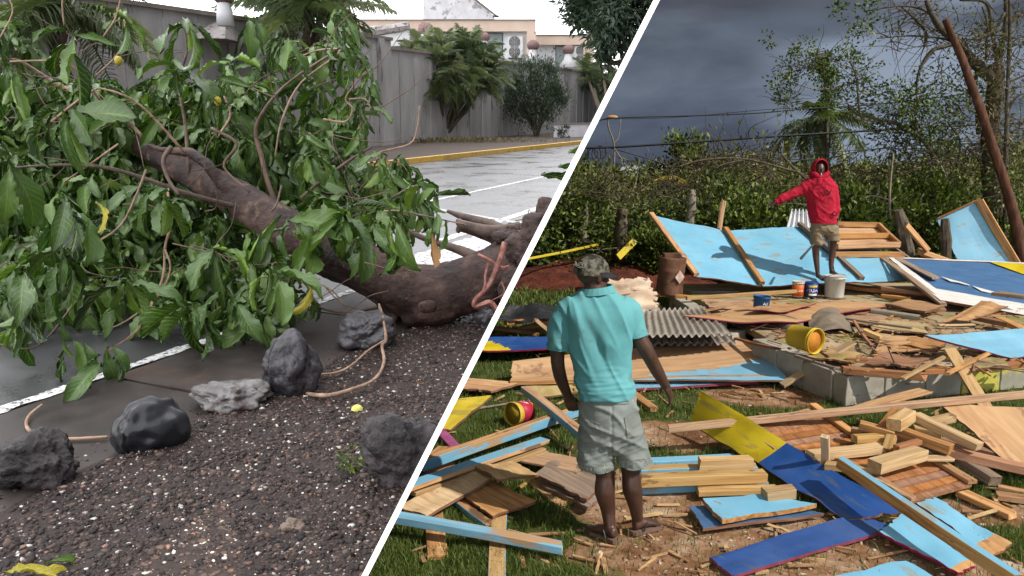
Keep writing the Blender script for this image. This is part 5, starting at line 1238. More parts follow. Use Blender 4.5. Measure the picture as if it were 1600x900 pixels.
CFLOOR = mat('dusty_platform_floor', [(0.20, 0.15, 0.085), (0.33, 0.25, 0.15), (0.42, 0.33, 0.22)], scale=1.8, rough=0.9, bump=0.5, bscale=18, bdist=0.01, vary=0,
             wear=((0.20, 0.20, 0.06), 0.55, 1.1, (1, 1, 1)), wear2=((0.14, 0.10, 0.07), 0.66, 4, (1, 1, 1)))
mesh('floor_slab', fl + [p - Vector((0, 0, .08)) for p in fl], [(0, 1, 2, 3, 4), (9, 8, 7, 6, 5), (0, 5, 6, 1), (1, 6, 7, 2), (2, 7, 8, 3), (3, 8, 9, 4), (4, 9, 5, 0)], CFLOOR, pf)
# low back rim
plank('rim_plank', P(1073, 466, PZ + .08), P(1244, 455, PZ + .10), .06, .05, W1, 'long pale timber along the front edge of the blue wall panels', 'plank')
plank('rim_plank', P(1018, 460, PZ + .05), P(1096, 466, PZ + .03), .06, .05, W0, 'short timber in front of the rusty drum', 'plank')
v, f = box(P(1110, 470, PZ * .5), .75, .35, .36, .1); prop(mesh('concrete_rubble', [p + Vector((noise.noise(p * 5), noise.noise(p * 5 + Vector((2, 2, 2))), 0)) * .05 for p in v], f, CONC), 'broken piece of concrete edging before the blue panels', 'rubble')

# sheets and things on the platform
pn('large warped tan plywood sheet bridging the gap at the platform edge', [(1068, 497, PZ + .14), (1245, 500, PZ + .13), (1400, 476, PZ + .06), (1190, 470, PZ + .03)], .014, (PLY, REDEDGE), nx=24, ny=12, warp=.03)
pn('thin board with a crimson edge on the large warped sheet', [(1170, 484, PZ + .17), (1232, 487, PZ + .17), (1274, 474, PZ + .16), (1195, 476, PZ + .16)], .012, (PLY, REDEDGE), warp=.01)
pn('reddish board in front of the rim, left of the blue bucket', [(1108, 480, PZ + .03), (1180, 480, PZ + .03), (1174, 468, PZ + .03), (1098, 469, PZ + .05)], .012, (W0, REDEDGE), warp=.02)
pk('narrow red brown lath above the corrugated sheets', 1070, 494, 1126, 492, PZ + .12, PZ + .12, .04, .015, W2)
# curled brown sheets by the yellow bucket
def curl(name, pts, rise, m, label, t=.012):
    a, b, c, d = [P(*q) for q in pts]; V = []; Fs = []; nx, ny = 16, 10
    for s_ in (0, 1):
        for j in range(ny + 1):
            for i in range(nx + 1):
                u, v = i / nx, j / ny; p = a * (1 - u) * (1 - v) + b * u * (1 - v) + c * u * v + d * (1 - u) * v
                V.append(p + Vector((0, 0, rise * sin(pi * u) * (0.6 + .4 * v) + .03 * noise.noise(Vector((u * 3, v * 3, 1))) - s_ * t)))
    s0 = (nx + 1) * (ny + 1)
    for j in range(ny):
        for i in range(nx): q = j * (nx + 1) + i; f = (q, q + 1, q + nx + 2, q + nx + 1); Fs += [f, tuple(x + s0 for x in f[::-1])]
    for i in range(nx):
        for q in (0, ny * (nx + 1)): Fs.append((q + i, q + i + s0, q + i + 1 + s0, q + i + 1))
    for j in range(ny):
        for q in (0, nx): w = j * (nx + 1) + q; Fs.append((w, w + nx + 1, w + nx + 1 + s0, w + s0))
    prop(mesh(name, V, Fs, m, smooth=False), label, 'sheet')
GREYBR = mat('grey_brown_sheet', [(0.12, 0.095, 0.07), (0.19, 0.15, 0.11), (0.26, 0.21, 0.15)], scale=4, rough=.9, bump=.3, vary=.1, wear=((0.45, 0.33, 0.04), .60, 2.5, (1, 1, 1)))
curl('bent_sheet', [(1185, 530, .12), (1262, 540, .34), (1255, 504, .44), (1176, 502, .36)], .10, GREYBR, 'bent grey brown sheet behind the yellow bucket')
curl('bent_sheet', [(1268, 526, .36), (1336, 518, .36), (1318, 490, .42), (1262, 500, .44)], .13, GREYBR, 'arched sheet with a yellow stain right of the yellow bucket')
curl('bent_sheet', [(1366, 550, .36), (1468, 550, .36), (1440, 528, .38), (1376, 530, .38)], .03, PLY, 'low curled brown board in the middle of the platform')
# buckets
def bucket(px, pyb, rpx, hpx, z, m, label, y=None, tilt=None, open_=True, rim=None, bands=(), inner=None, cat='bucket', name='paint_bucket', handle=True, drips=None):
    c = P(px, pyb, z); d = c.y * 1.01; r = rpx * d / F; h = hpx * d / F / 0.985
    e = empty(name, c, label, cat); M = Matrix.Translation(c) @ (tilt or Matrix.Identity(4))
    prof = [(r * .86, 0), (r * .87, .004), (r * .97, h * .86), (r * 1.02, h * .87), (r * 1.02, h * .90), (r * .97, h * .905), (r, h * .965), (r * 1.03, h * .97), (r * 1.03, h), (r * .97, h)]
    if open_: prof += [(r * .95, h * .9), (r * .82, h * .03), (0.002, h * .03)]
    else: prof += [(r * .9, h * .985), (0.002, h * .985)]
    v, f = revolve(prof, M, 28); v = [p + Vector((noise.noise(p * 9), noise.noise(p * 9 + Vector((3, 1, 0))), 0)) * r * .05 for p in v]
    body = mesh('body', v, f, m, e, smooth=True)
    if inner: v, f = revolve([(r * .94, h * .9), (r * .81, h * .035), (0.004, h * .035)], M @ Matrix.Scale(.995, 4), 28); mesh('inside', v, f, inner, e, smooth=True)
    for (h0, h1, mm) in bands:
        v, f = revolve([(r * (.87 + .11 * h0) + .002, h * h0), (r * (.87 + .11 * h0) + .005, h * h0 + .001), (r * (.87 + .11 * h1) + .005, h * h1 - .001), (r * (.87 + .11 * h1) + .002, h * h1)], M, 28); mesh('label_band', v, f, mm, e, smooth=True)
    if handle:
        q = [M @ Vector((r * 1.03 * cos(a), -r * .35 * sin(a) - r * .5 * sin(a), h * .88 + (r * .5 if tilt is None else r * .1) * sin(a))) for a in [pi * w / 10 for w in range(11)]]
        v, f = tube(q, .004, 5, 1); mesh('handle', v, f, WIRE, e)
    return e, M, r, h
def text(parent, s, M, size, m, r=None, bend=True, name='lettering', ext=.001, shear=0):
    cu = bpy.data.curves.new(name, 'FONT'); cu.body = s; cu.size = size; cu.extrude = ext; cu.align_x = 'CENTER'; cu.align_y = 'CENTER'; cu.shear = shear; cu.offset = size * .015
    o = bpy.data.objects.new(name, cu); COL.objects.link(o); dg = bpy.context.evaluated_depsgraph_get(); dg.update()
    ev = o.evaluated_get(dg); me = ev.to_mesh(); V = [v.co.copy() for v in me.vertices]; Fs = [tuple(p.vertices) for p in me.polygons]; ev.to_mesh_clear(); bpy.data.objects.remove(o)
    W_ = []
    for p in V:
        if r: a = p.x / r; q = Vector((sin(a) * (r + p.z), -cos(a) * (r + p.z), p.y))
        else: q = Vector((p.x, -p.z, p.y))
        W_.append(M @ q)
    return mesh(name, W_, Fs, m, parent)
def plainm(n, c, rough=.5, **k): return mat(n, [tuple(x * .85 for x in c), c], scale=8, rough=rough, bump=0, vary=0, **k)
ORANGE = plainm('orange_label', (.62, .12, .015)); WHT = plainm('white_print', (.75, .75, .72)); DKBLUE = plainm('dark_blue_label', (.02, .035, .20)); YEL = plainm('yellow_print', (.65, .55, .05)); BUCKW = mat('stained_white_plastic', [(0.42, 0.40, 0.36), (0.62, 0.60, 0.55)], scale=5, stretch=(3, 3, .5), rough=.6, bump=.1, vary=0, wear=((0.22, .2, .17), .60, 7, (3, 3, .5)))
REDL = plainm('red_label', (.42, .02, .05)); YP = mat('yellow_bucket_plastic', [(0.50, 0.33, 0.02), (0.62, 0.44, 0.03)], scale=4, rough=.5, bump=.1, vary=0, wear=((.45, .33, .12), .62, 4, (1, 1, 1)))
e, M, r, h = bucket(1246.5, 463, 9.6, 24, PZ, BUCKW, 'small white bucket with an orange label, left of the two paint tins', open_=False, bands=((.04, .76, ORANGE),), handle=False)
text(e, 'OIL', M @ Matrix.Translation((0, 0, h * .45)), h * .36, WHT, r=r * .96)
text(e, 'paint', M @ Matrix.Translation((0, 0, h * .22)), h * .2, WHT, r=r * .93) if False else None
e, M, r, h = bucket(1266.5, 463.5, 10.4, 23, PZ, DKBLUE, 'small dark blue bucket printed 40A in white and yellow', open_=False, bands=((.02, .95, DKBLUE),), handle=False)
text(e, '40A', M @ Matrix.Translation((0, 0, h * .50)), h * .46, WHT, r=r * .97)
v, f = revolve([(r * 1.0, h * .68), (r * 1.01, h * .69), (r * 1.01, h * .9), (r * 1.0, h * .91)], M, 28); yv = [(a, b) for a, b in zip(v, range(len(v)))]
keep_ = [q for q in f if len(q) == 4 and all((M.inverted() @ v[i]).y < -r * .75 for i in q)]; mesh('yellow_badge', v, keep_, YEL, e)
v, f = revolve([(r * .955, h * .12), (r * .965, h * .13), (r * .965, h * .24), (r * .955, h * .25)], M, 28)
keep_ = [q for q in f if len(q) == 4 and all((M.inverted() @ v[i]).y < -r * .7 for i in q)]; mesh('white_strip', v, keep_, WHT, e)
bucket(1303, 463.5, 16, 33, PZ, BUCKW, 'large paint spattered white bucket at the feet of the man in red', open_=False)
e, M, r, h = bucket(1189, 481, 13.5, 19, PZ + .13, plainm('blue_bucket_plastic', (.02, .10, .30)), 'blue bucket with a raised wire handle on the platform', tilt=Matrix.Rotation(.06, 4, 'Y'))
text(e, 'A1', M @ Matrix.Translation((.02, 0, h * .4)), h * .35, WHT, r=r * .96)
# lying yellow bucket, opening to the camera
Mt = Matrix.Rotation(radians(-58), 4, 'Z') @ Matrix.Rotation(radians(92), 4, 'Y') 
e, M, r, h = bucket(1238, 524, 20, 44, PZ + .17, YP, 'big yellow bucket lying on its side with its mouth to the viewer', tilt=Mt, inner=mat('dried_orange_paint', [(0.40, 0.13, 0.02), (0.55, 0.26, 0.03)], scale=5, vary=0), handle=False)
# can lying on the grass at left
cA = P(812, 664, .075)
Mt = Matrix.Rotation(radians(228), 4, 'Z') @ Matrix.Rotation(radians(84), 4, 'Y')
e, M, r, h = bucket(826, 642, 18, 40, .11, plainm('yellow_paint_can', (.60, .42, .06)), 'paint can with a red label lying open on the grass', tilt=Mt, inner=mat('dried_yellow_paint', [(0.25, 0.17, 0.02), (0.5, 0.38, 0.03)], scale=9, vary=0), bands=((.10, .72, REDL),), handle=False, cat='paint can', name='paint_can')
text(e, 'ZO', M @ Matrix.Translation((0, 0, h * .42)) @ Matrix.Rotation(radians(-80), 4, 'Z'), h * .42, WHT, r=r * .97)
v, f = tube([P(828, 664, .03), P(836, 668, .04), P(842, 664, .02)], [.012, .02, .004], 6, 3, rough=.6); prop(mesh('plastic_scrap', v, f, WHITEP), 'white scrap of plastic beside the lying paint can', 'scrap')
# loose timber on the platform
pk('plank leaning from the grass up to the platform corner', 1222, 602, 1330, 536, .06, .46, .11, .03, W1)
pk('diagonal plank standing against the front of the blocks', 1484, 546, 1550, 655, .48, .10, .12, .03, W1)
v, f = tube([P(1362, 486, PZ + .05), P(1438, 497, PZ + .05)], .04, 14, 1, cap=False); prop(mesh('plastic_pipe', v, f, plainm('grey_pipe_plastic', (.36, .34, .27))), 'pale plastic pipe lying on the platform', 'pipe')
pn('tan plywood offcut leaning at the right of the platform', [(1471, 503, PZ + .02), (1512, 502, PZ + .04), (1576, 478, PZ + .22), (1534, 470, PZ + .22)], .014, (PLY, PLY_EDGE), warp=.02)
pn('large sky blue sheet at the right edge of the platform', [(1447, 523, PZ + .22), (1580, 560, PZ + .02), (1680, 548, PZ + .02), (1620, 512, PZ + .16)], .02, (SKYBLUE, REDEDGE), nx=16, ny=10, warp=.015)
pk('grey wet stick on the front blocks', 1296, 575, 1350, 578, PZ, PZ, .05, .03, W3, split=True)
pk('red brown beam lying on the front row of blocks', 1316, 578, 1446, 589, zt + .05, zt + .04, .09, .07, W2, split=True)
pk('second red brown beam on the blocks, farther right', 1440, 580, 1620, 566, zt + .04, zt + .06, .10, .05, W2)
pk('split batten behind the red brown beams', 1322, 562, 1428, 567, PZ + .02, PZ + .02, .05, .04, W2, split=True)
pk('short pale offcut beside the yellow bucket', 1350, 517, 1376, 528, PZ + .08, PZ + .03, .09, .05, W1)
pk('thin lath under the tan plywood offcut', 1466, 508, 1522, 507, PZ + .01, PZ + .01, .05, .02, W1)
pk('dark brown beam at the foot of the white bordered sheet', 1378, 450, 1470, 462, PZ + .12, PZ + .10, .07, .06, W2)
pk('reddish beam right of the large white bucket', 1320, 448, 1436, 460, PZ + .06, PZ + .05, .06, .06, W2)
pk('shorter reddish beam below the dark brown one', 1378, 462, 1420, 467, PZ + .04, PZ + .04, .08, .05, W0)
pn('flat brown board between the pipe and the fallen sign sheet', [(1384, 474, PZ + .10), (1446, 487, PZ + .08), (1476, 478, PZ + .06), (1420, 466, PZ + .08)], .03, (W0, PLY_EDGE))
pk('cracked board under the flat brown one', 1392, 480, 1476, 484, PZ + .03, PZ + .02, .10, .04, W2)
pk('grey batten lying on the floor beside the tan sheet', 1340, 476, 1392, 482, PZ + .01, PZ + .01, .05, .02, W3)
for i, (a, b, c_, d, m, lb) in enumerate([(1560, 458, 1600, 464, W3, 'weathered timber on the blue sheet at the right edge'), (1500, 492, 1600, 512, W2, 'dark beam under the right end of the fallen sign sheet'), (1560, 498, 1606, 520, W0, 'broken brown beam end at the right edge of the picture')]):
    pk(lb, a, b, c_, d, PZ + (.22 if i == 0 else .06), PZ + (.20 if i == 0 else .05), .12, .06, m, split=True)
chips('rubble', 500, CHIP, 0.025, 'crumbs of wood and plaster over the platform', (1200, 462, 1600, 575), z0=PZ + .005)

# rebar and wires on the blocks
for i, (q, lb) in enumerate((([(1388, 545), (1395, 562), (1402, 578)], 'thin rusty rod standing out of the front blocks'), ([(1270, 562), (1290, 572), (1318, 588)], 'bent dark wire at the platform corner'))):
    v, f = tube([D(a, b, cy + .15) for a, b in q], .006, 5, 3); prop(mesh('wire', v, f, WIRE), lb, 'wire')
# pole and long rail in front
pk('very long pale timber rail crossing the pile from the yellow board to the right edge', 1045, 670, 1640, 613, .22, .42, .075, .05, W0)
# ------------------------------------------------------------------ pile in front of the platform
pn('long painted board, yellow at the top and blue below, propped on the pile', [(1078, 660, .14), (1325, 812, .06), (1408, 800, .10), (1096, 610, .40)], .02, (NAVY, PLY_EDGE, YELLOW), nx=60, ny=14, warp=.004, split=lambda u, v: u < .505 - .0 * v + .006 * noise.noise(Vector((v * 9, 0, 0))))
pn('blue board with a crimson edge, lowest at the bottom', [(1108, 872, .05), (1146, 901, .045), (1404, 822, .05), (1336, 804, .055)], .02, (NAVY, REDEDGE), nx=16)
def louvre(lb, pts, n, m=W2, rails=True):
    a, b, c, d = [P(*q) for q in pts]; e = empty('boarded_door', a, lb, 'door')
    for i in range(n):
        u0, u1 = i / n + .012, (i + 1) / n - .012
        panel('slat', [a.lerp(b, u0), a.lerp(b, u1), d.lerp(c, u1), d.lerp(c, u0)], .018, (m, m), parent=e, nx=3, ny=8, warp=.003, chip=.002)
    for p, q in ((a, b), (d, c)): plank('rail', p + Vector((0, 0, .02)), q + Vector((0, 0, .02)), .075, .03, W0, parent=e)
    return e
louvre('boarded door panel of red brown slats lying behind the painted board', [(1150, 664, .22), (1215, 706, .17), (1345, 690, .17), (1270, 636, .24)], 7)
louvre('red brown boarded panel lying nearest the sky blue triangle', [(1300, 715, .18), (1425, 785, .10), (1520, 758, .10), (1415, 694, .18)], 8)
PILE = [
 ('stout timber end on the upper left of the small wood pile', 1343, 664, 1396, 679, .33, .30, .09, .06, W0),
 ('short block standing on top of the small wood pile', 1396, 664, 1422, 648, .38, .40, .10, .09, W1),
 ('long grey yellow beam slanting down the right of the wood pile', 1430, 650, 1530, 698, .38, .30, .09, .06, W1),
 ('short stub beside the top of the wood pile', 1428, 672, 1470, 680, .30, .29, .08, .07, W1),
 ('small square batten left of the wood pile top', 1335, 686, 1378, 684, .27, .27, .06, .06, W1),
 ('broad pale timber at the left foot of the wood pile', 1266, 712, 1384, 699, .22, .22, .10, .06, W1),
 ('two tone timber crossing the middle of the wood pile', 1397, 670, 1486, 702, .30, .26, .08, .07, W0),
 ('front timber of the wood pile, cut square at both ends', 1366, 729, 1438, 708, .24, .25, .12, .08, W1),
 ('short upright stub in the wood pile', 1386, 704, 1393, 682, .22, .30, .07, .06, W1),
 ('shaded beam running from the pile to the right edge', 1475, 704, 1625, 738, .22, .16, .11, .06, W2),
 ('timber with a blue weathered face right of the wood pile', 1498, 716, 1556, 752, .16, .10, .09, .07, W3),
 ('plank on the soil right of the lower boarded panel', 1502, 770, 1582, 806, .04, .03, .10, .04, W0),
 ('brown plank end in the shade at the right edge', 1557, 774, 1625, 784, .04, .04, .09, .04, W0),
 ('pale timber running under the blue topped beam', 1290, 727, 1372, 736, .20, .19, .08, .05, W1),
 ('thin pale slat ahead of the blue weathered timber', 1446, 716, 1486, 716, .20, .20, .09, .02, W1),
 ('narrow batten in front of the upper plywood, deep in the pile', 1330, 672, 1440, 692, .24, .22, .06, .05, W0),
 ('dark beam under the big plywood sheet', 1470, 690, 1600, 724, .18, .12, .08, .07, W2),
 ('pine stub on the right shoulder of the wood pile', 1446, 662, 1490, 652, .30, .33, .08, .06, W1),
 ('brown lath leaning over the top of the pile', 1360, 690, 1400, 640, .24, .44, .07, .03, W0),
 ('thin brown lath end right of the short upright stub', 1400, 700, 1436, 690, .28, .28, .05, .04, W2),
 ('lowest bare batten along the near side of the boarded panel', 1338, 742, 1420, 790, .12, .08, .06, .05, W0),
 ('grey batten in the shade right of the pile', 1450, 700, 1540, 720, .16, .14, .07, .05, W3),
]
for lb, x0, y0, x1, y1, z0, z1, w, t, m in PILE: pk(lb, x0, y0, x1, y1, z0, z1, w, t, m)
pk('small upright post standing at the left of the wood pile', 1290, 722, 1289, 682, .20, .42, .055, .04, W1, name='post')
pk('thin offcut leaning over the long rail by the blocks', 1340, 640, 1440, 612, .28, .36, .14, .02, W0, split=True)
pk('beam with a sky blue top running down to the bottom right corner', 1312, 722, 1590, 908, .30, .18, .055, .075, (W0, SKYBLUE), paint=('top',))
pn('sky blue sheet with a worn wooden corner, right of the blue topped beam', [(1432, 786, .10), (1548, 870, .06), (1580, 850, .06), (1462, 776, .10)], .016, (SKYBLUE, PLY_EDGE, PLY), nx=30, ny=12, split=lambda u, v: u > .80 + .03 * noise.noise(Vector((v * 5, 0, 0))))
pn('sky blue triangular sheet left of the blue topped beam', [(1374, 832, .10), (1498, 897, .05), (1526, 880, .05), (1412, 800, .10)], .016, (SKYBLUE, REDEDGE, PLY), nx=30, ny=12, split=lambda u, v: u > .90)
pn('sky blue board cut by the bottom edge of the picture', [(1290, 905, .05), (1350, 960, .04), (1560, 950, .04), (1415, 876, .06)], .018, (SKYBLUE, PLY_EDGE))
pn('big bare plywood sheet leaning at the right edge', [(1466, 631, .34), (1588, 729, .16), (1700, 735, .12), (1640, 640, .34)], .018, (PLY, PLY_EDGE), nx=16, ny=10, warp=.015)
pk('hand cut plank end on the blue boards at right', 1560, 762, 1610, 772, .05, .05, .06, .04, W0)
# stack by the calves
pk('thick pale beam on top of the middle stack, right of the calves', 1002, 751, 1196, 744, .12, .12, .11, .07, W1)
pk('blue faced plank under the thick pale beam', 985, 764, 1196, 754, .03, .03, .12, .05, (W0, SKYBLUE), paint=('top', 'side-', 'side+'))
pk('long sky blue plank behind the thick pale beam', 1000, 736, 1182, 731, .09, .09, .10, .05, (W1, SKYBLUE), paint=('side-',))
pk('short pine beam on the back of the middle stack', 1092, 724, 1173, 722, .16, .16, .09, .08, W1)
pk('dark shaded plank at the back of the middle stack', 980, 724, 1150, 716, .05, .05, .10, .05, (W0, SKYBLUE), paint=('top', 'side-'))
pk('pale plank flecked with blue paint, front of the middle stack', 1090, 768, 1216, 765, .06, .06, .10, .04, (W1, W1))
pk('short stub lying on the flecked plank', 1195, 773, 1240, 768, .14, .14, .10, .07, W1)
pn('sky blue board with a wooden edge on the dark blue one', [(1098, 779, .12), (1128, 812, .11), (1277, 787, .11), (1190, 772, .12)], .03, (SKYBLUE, W0), warp=.004)
pn('dark blue board under the sky blue one in the middle', [(1077, 790, .07), (1100, 826, .06), (1288, 801, .06), (1190, 782, .07)], .022, (MIDBLUE, PLY_EDGE))
pn('thin dark blue board with a crimson edge in the middle stack', [(1180, 806, .035), (1205, 812, .03), (1260, 798, .03), (1230, 793, .035)], .014, (NAVY, REDEDGE))

# ------------------------------------------------------------------ fallen wall panels at the back
wp = empty('fallen_wall', D(1180, 440, 12.4), 'fallen house wall painted sky blue with timber studs', 'wall panel')
def DP(px, py, y): return D(px, py, y)
A, B_, Cc, Dd = DP(1017, 336, 13.9), DP(1133, 361, 13.7), DP(1190, 447, 12.2), DP(1088, 432, 12.0)
panel('wall_board', [Dd, Cc, B_, A], .02, (SKYBLUE, PLY_EDGE), parent=wp, nx=14, ny=8, warp=.015)
E_, G_ = DP(1248, 354, 14.0), DP(1345, 440, 12.2)
panel('wall_board', [Cc + Vector((.02, 0, 0)), G_, E_, B_ + Vector((.02, 0, 0))], .02, (SKYBLUE, PLY_EDGE), parent=wp, nx=18, ny=8, warp=.015)
H_, I_ = DP(1340, 368, 13.9), DP(1440, 436, 12.3)
panel('wall_board', [G_ + Vector((.02, 0, 0)), I_, H_, E_ + Vector((.02, 0, 0))], .02, (SKYBLUE, PLY_EDGE), parent=wp, nx=18, ny=8, warp=.015)
up = Vector((0, -.03, .05))
plank('stud', A + up * .6, Dd + up * .6, .09, .05, W0, parent=wp); plank('stud', B_ + up, Cc + up, .08, .06, W0, parent=wp); plank('stud', E_ + up, G_ + up, .08, .07, W3, parent=wp)
plank('stud', A.lerp(Dd, .28) + up * .3, DP(1162, 446, 12.2) + up * .2, .03, .015, W0, parent=wp)
plank('stud', DP(1124, 359, 13.75), DP(1131, 315, 14.1), .11, .035, W0, parent=wp, split=True, roll=1.2)
# hatch in the wall: frame round a brown board
p0, p1, p2, p3 = DP(1306, 396, 12.9), DP(1402, 393, 13.0), DP(1370, 362, 13.9), DP(1300, 361, 13.9)
hz = empty('window_frame', p0, 'open timber hatch frame with a brown board inside, right of the man in red', 'window frame')
upz = Vector((0, -.05, .10))
panel('inner_board', [p + upz * .7 for p in (p0, p1, p2, p3)], .015, (W0, PLY_EDGE), parent=hz)
for a, b in ((p0, p1), (p1, p2), (p2, p3), (p3, p0), (p0.lerp(p3, .45), p1.lerp(p2, .45))): plank('frame_rail', a + upz * 1.2, b + upz * 1.2, .05, .09, W0, parent=hz)
plank('timber_plank', DP(1354, 356, 14.0), DP(1425, 408, 12.9), .05, .06, (W3, SKYBLUE), 'long blue edged rail running down beside the hatch frame', 'plank', paint=('side+',))
pl = plank('timber_plank', DP(1304, 398, 12.8), DP(1412, 398, 12.9), .06, .09, W0, 'brown rail under the hatch frame', 'plank')
panel('board', [DP(1308, 440, 12.1), DP(1398, 440, 12.15), DP(1376, 404, 12.8), DP(1300, 404, 12.8)], .02, (SKYBLUE, PLY_EDGE), 'flat sky blue board below the hatch frame', 'board', warp=.012)
# sign sheet blue / white / yellow
q0, q1, q2, q3 = DP(1500, 482, 10.6), DP(1700, 500, 10.4), DP(1700, 416, 12.9), DP(1398, 405, 12.9)
sg = empty('painted_sheet', q0, 'large fallen sheet painted blue and yellow with a white border', 'wall panel')
panel('sheet', [DP(1470, 470, 10.9), DP(1720, 515, 10.4), q2, DP(1390, 403, 12.9)], .02, (MIDBLUE, PLY_EDGE), parent=sg, nx=20, ny=10, warp=.012, seed=3.3)
def onsh(u, v, o=.006):
    a, b, c, d = DP(1470, 470, 10.9), DP(1720, 515, 10.4), q2, DP(1390, 403, 12.9); n = (b - a).cross(d - a).normalized(); n = n if n.z > 0 else -n
    return a * (1 - u) * (1 - v) + b * u * (1 - v) + c * u * v + d * (1 - u) * v + n * (o + .014)
panel('white_border', [onsh(-.01, -.01), onsh(1, -.01), onsh(1, .16), onsh(-.01, .26)], .012, (WHITEP, PLY_EDGE), parent=sg, nx=20, ny=4, warp=.006)
panel('white_border', [onsh(-.01, .24), onsh(.06, .24), onsh(.012, 1.0), onsh(-.01, 1.0)], .012, (WHITEP, PLY_EDGE), parent=sg, nx=4, ny=12, warp=.004)
panel('white_border', [onsh(0, .975, .004), onsh(1, .975, .004), onsh(1, 1.0, .004), onsh(0, 1.0, .004)], .012, (WHITEP, PLY_EDGE), parent=sg, nx=16, ny=2, warp=.002)
panel('yellow_field', [onsh(.98, .42, .008), onsh(1.0, .42, .008), onsh(1.0, .97, .008), onsh(.50, .97, .008)], .012, (YELLOW, PLY_EDGE), parent=sg, nx=10, ny=8, warp=.002)
for u, v, u2, v2 in ((.20, .48, .30, .42), (.34, .33, .50, .27)): panel('white_streak', [onsh(u, v), onsh(u2, v2), onsh(u2 - .01, v2 + .03), onsh(u - .03, v + .09)], .01, (WHITEP, WHITEP), parent=sg, nx=4, ny=2, warp=.002)
plank('edge_board', DP(1380, 404, 12.8), DP(1474, 476, 10.8), .10, .04, W3, parent=sg); plank('edge_board', DP(1400, 404, 12.9), DP(1462, 440, 11.8) + Vector((0, 0, .05)), .14, .03, W3, parent=sg)
pk('weathered grey stick lying on the white border of the fallen sheet', 1552, 459, 1602, 464, .62, .62, .10, .05, W3, name='stick')
# upright blue panel
u0, u1, u2, u3 = DP(1500, 414, 14.0), DP(1592, 416, 13.9), DP(1531, 311, 14.3), DP(1464, 342, 14.4)
us = empty('leaning_wall_panel', u0, 'tilted sky blue wall panel standing up at the right', 'wall panel')
panel('board', [u0, u1, u2, u3], .02, (SKYBLUE, PLY_EDGE), parent=us, nx=10, ny=12, warp=.015)
plank('stud', u1 + Vector((-.04, -.05, 0)), u2 + Vector((-.04, -.05, -.02)), .13, .05, W0, parent=us, roll=1.4)
plank('edge_trim', u3 + Vector((0, -.02, .01)), u2 + Vector((0, -.02, .01)), .03, .03, W2, parent=us)
for x0, y0, x1, y1, w, m, lb in ((1478, 408, 1476, 342, .085, BARK, 'dark split post standing against the tilted blue panel'), (1418, 400, 1403, 328, .12, BARK, 'thick dark broken fence post in the thicket edge')):
    v, f = tube([DP(x0, y0, 13.8), DP((x0 + x1) / 2 + 2, (y0 + y1) / 2, 13.8), DP(x1, y1, 13.8)], [w, w * .95, w * .7], 9, 4, rough=.4); prop(mesh('post', v, f, m), lb, 'post')
for x0, y0, x1, y1, lb in ((1416, 352, 1450, 392, 'brown plank leaning down from the thick broken post'), (1434, 392, 1484, 410, 'brown plank behind the top edge of the fallen sheet')):
    plank('timber_plank', DP(x0, y0, 13.6), DP(x1, y1, 13.5), .12, .05, W0, lb, 'plank', roll=.8)
corrugated('roof_sheet', [DP(1228, 356, 14.4), DP(1268, 358, 14.3), DP(1264, 328, 14.8), DP(1236, 328, 14.9)], TINW, 'white corrugated sheet standing behind the man in red', waves=5, amp=.03)

# ------------------------------------------------------------------ thicket, trees, wires
def thicket(name, n, label, xs, y0, y1, top, m, size, seed, nc=160, asp=.5, zmin=0.0):
    """undergrowth filling a band of the field; top(px) = skyline row at that column"""
    rg = np.random.default_rng(seed); cen = []; dr = []
    cl_ = []
    for k in range(nc):
        px = rg.uniform(*xs); y = rg.uniform(y0, y1); zt_ = max(.3, D(px, top(px) + rg.uniform(0, 16), y).z); z = zt_ * (1 - rg.uniform() ** 1.4 * 0.95)
        c = D(px, 300, y); cl_.append((c.x, y, max(zmin + .15, z), rg.uniform(.22, .5)))
    cl_ = np.array(cl_); k = rg.integers(0, nc, n); p = cl_[k, :3] + rg.normal(size=(n, 3)) * cl_[k, 3][:, None] * np.array([1, .8, .75]) ; p[:, 2] = np.abs(p[:, 2])
    d = (p - cl_[k, :3]) + rg.normal(size=(n, 3)) * .25 + np.array([0, 0, .12]); V, Fq, rn = leaf_cards(p, d, size, asp, rg)
    return prop(mesh(name, V, Fq, m, rnd=np.clip(rn * .8 + np.repeat(rg.uniform(0, .2, nc)[k], 5), 0, .999)), label, 'undergrowth', kind='stuff')
def sky1(px):
    t = [(840, 262), (880, 268), (960, 285), (1010, 290), (1060, 268), (1110, 240), (1180, 232), (1240, 245), (1300, 270), (1360, 262), (1420, 268), (1480, 240), (1620, 215)]
    for (a, b), (c, d) in zip(t[:-1], t[1:]):
        if px <= c: return b + (d - b) * (px - a) / (c - a)
    return 215
thicket('undergrowth', 52000, 'tangled green undergrowth behind the wreckage', (800, 1680), 15.8, 19.5, lambda x: max(sky1(x) + 48, 318) + 14 * noise.noise(Vector((x * .03, 0, 0))), FOL, .10, 1, nc=420)
thicket('undergrowth', 42000, 'olive bushes rising behind the undergrowth', (830, 1700), 19.5, 27, lambda x: sky1(x) + 14 + 26 * noise.noise(Vector((x * .025, 4, 0))), FOL_OLV, .13, 2, nc=360)
thicket('dry_brush', 15000, 'dry brown brush mixed through the green thicket', (830, 1700), 17.5, 26, lambda x: sky1(x) + 2, FOL_BRN, .15, 3, nc=300, asp=.18)
thicket('far_woods', 30000, 'far dark woods along the skyline', (820, 1760), 40, 60, lambda x: 262 - 8 * noise.noise(Vector((x * .013, 0, 0))), FOL, .35, 4, nc=300)
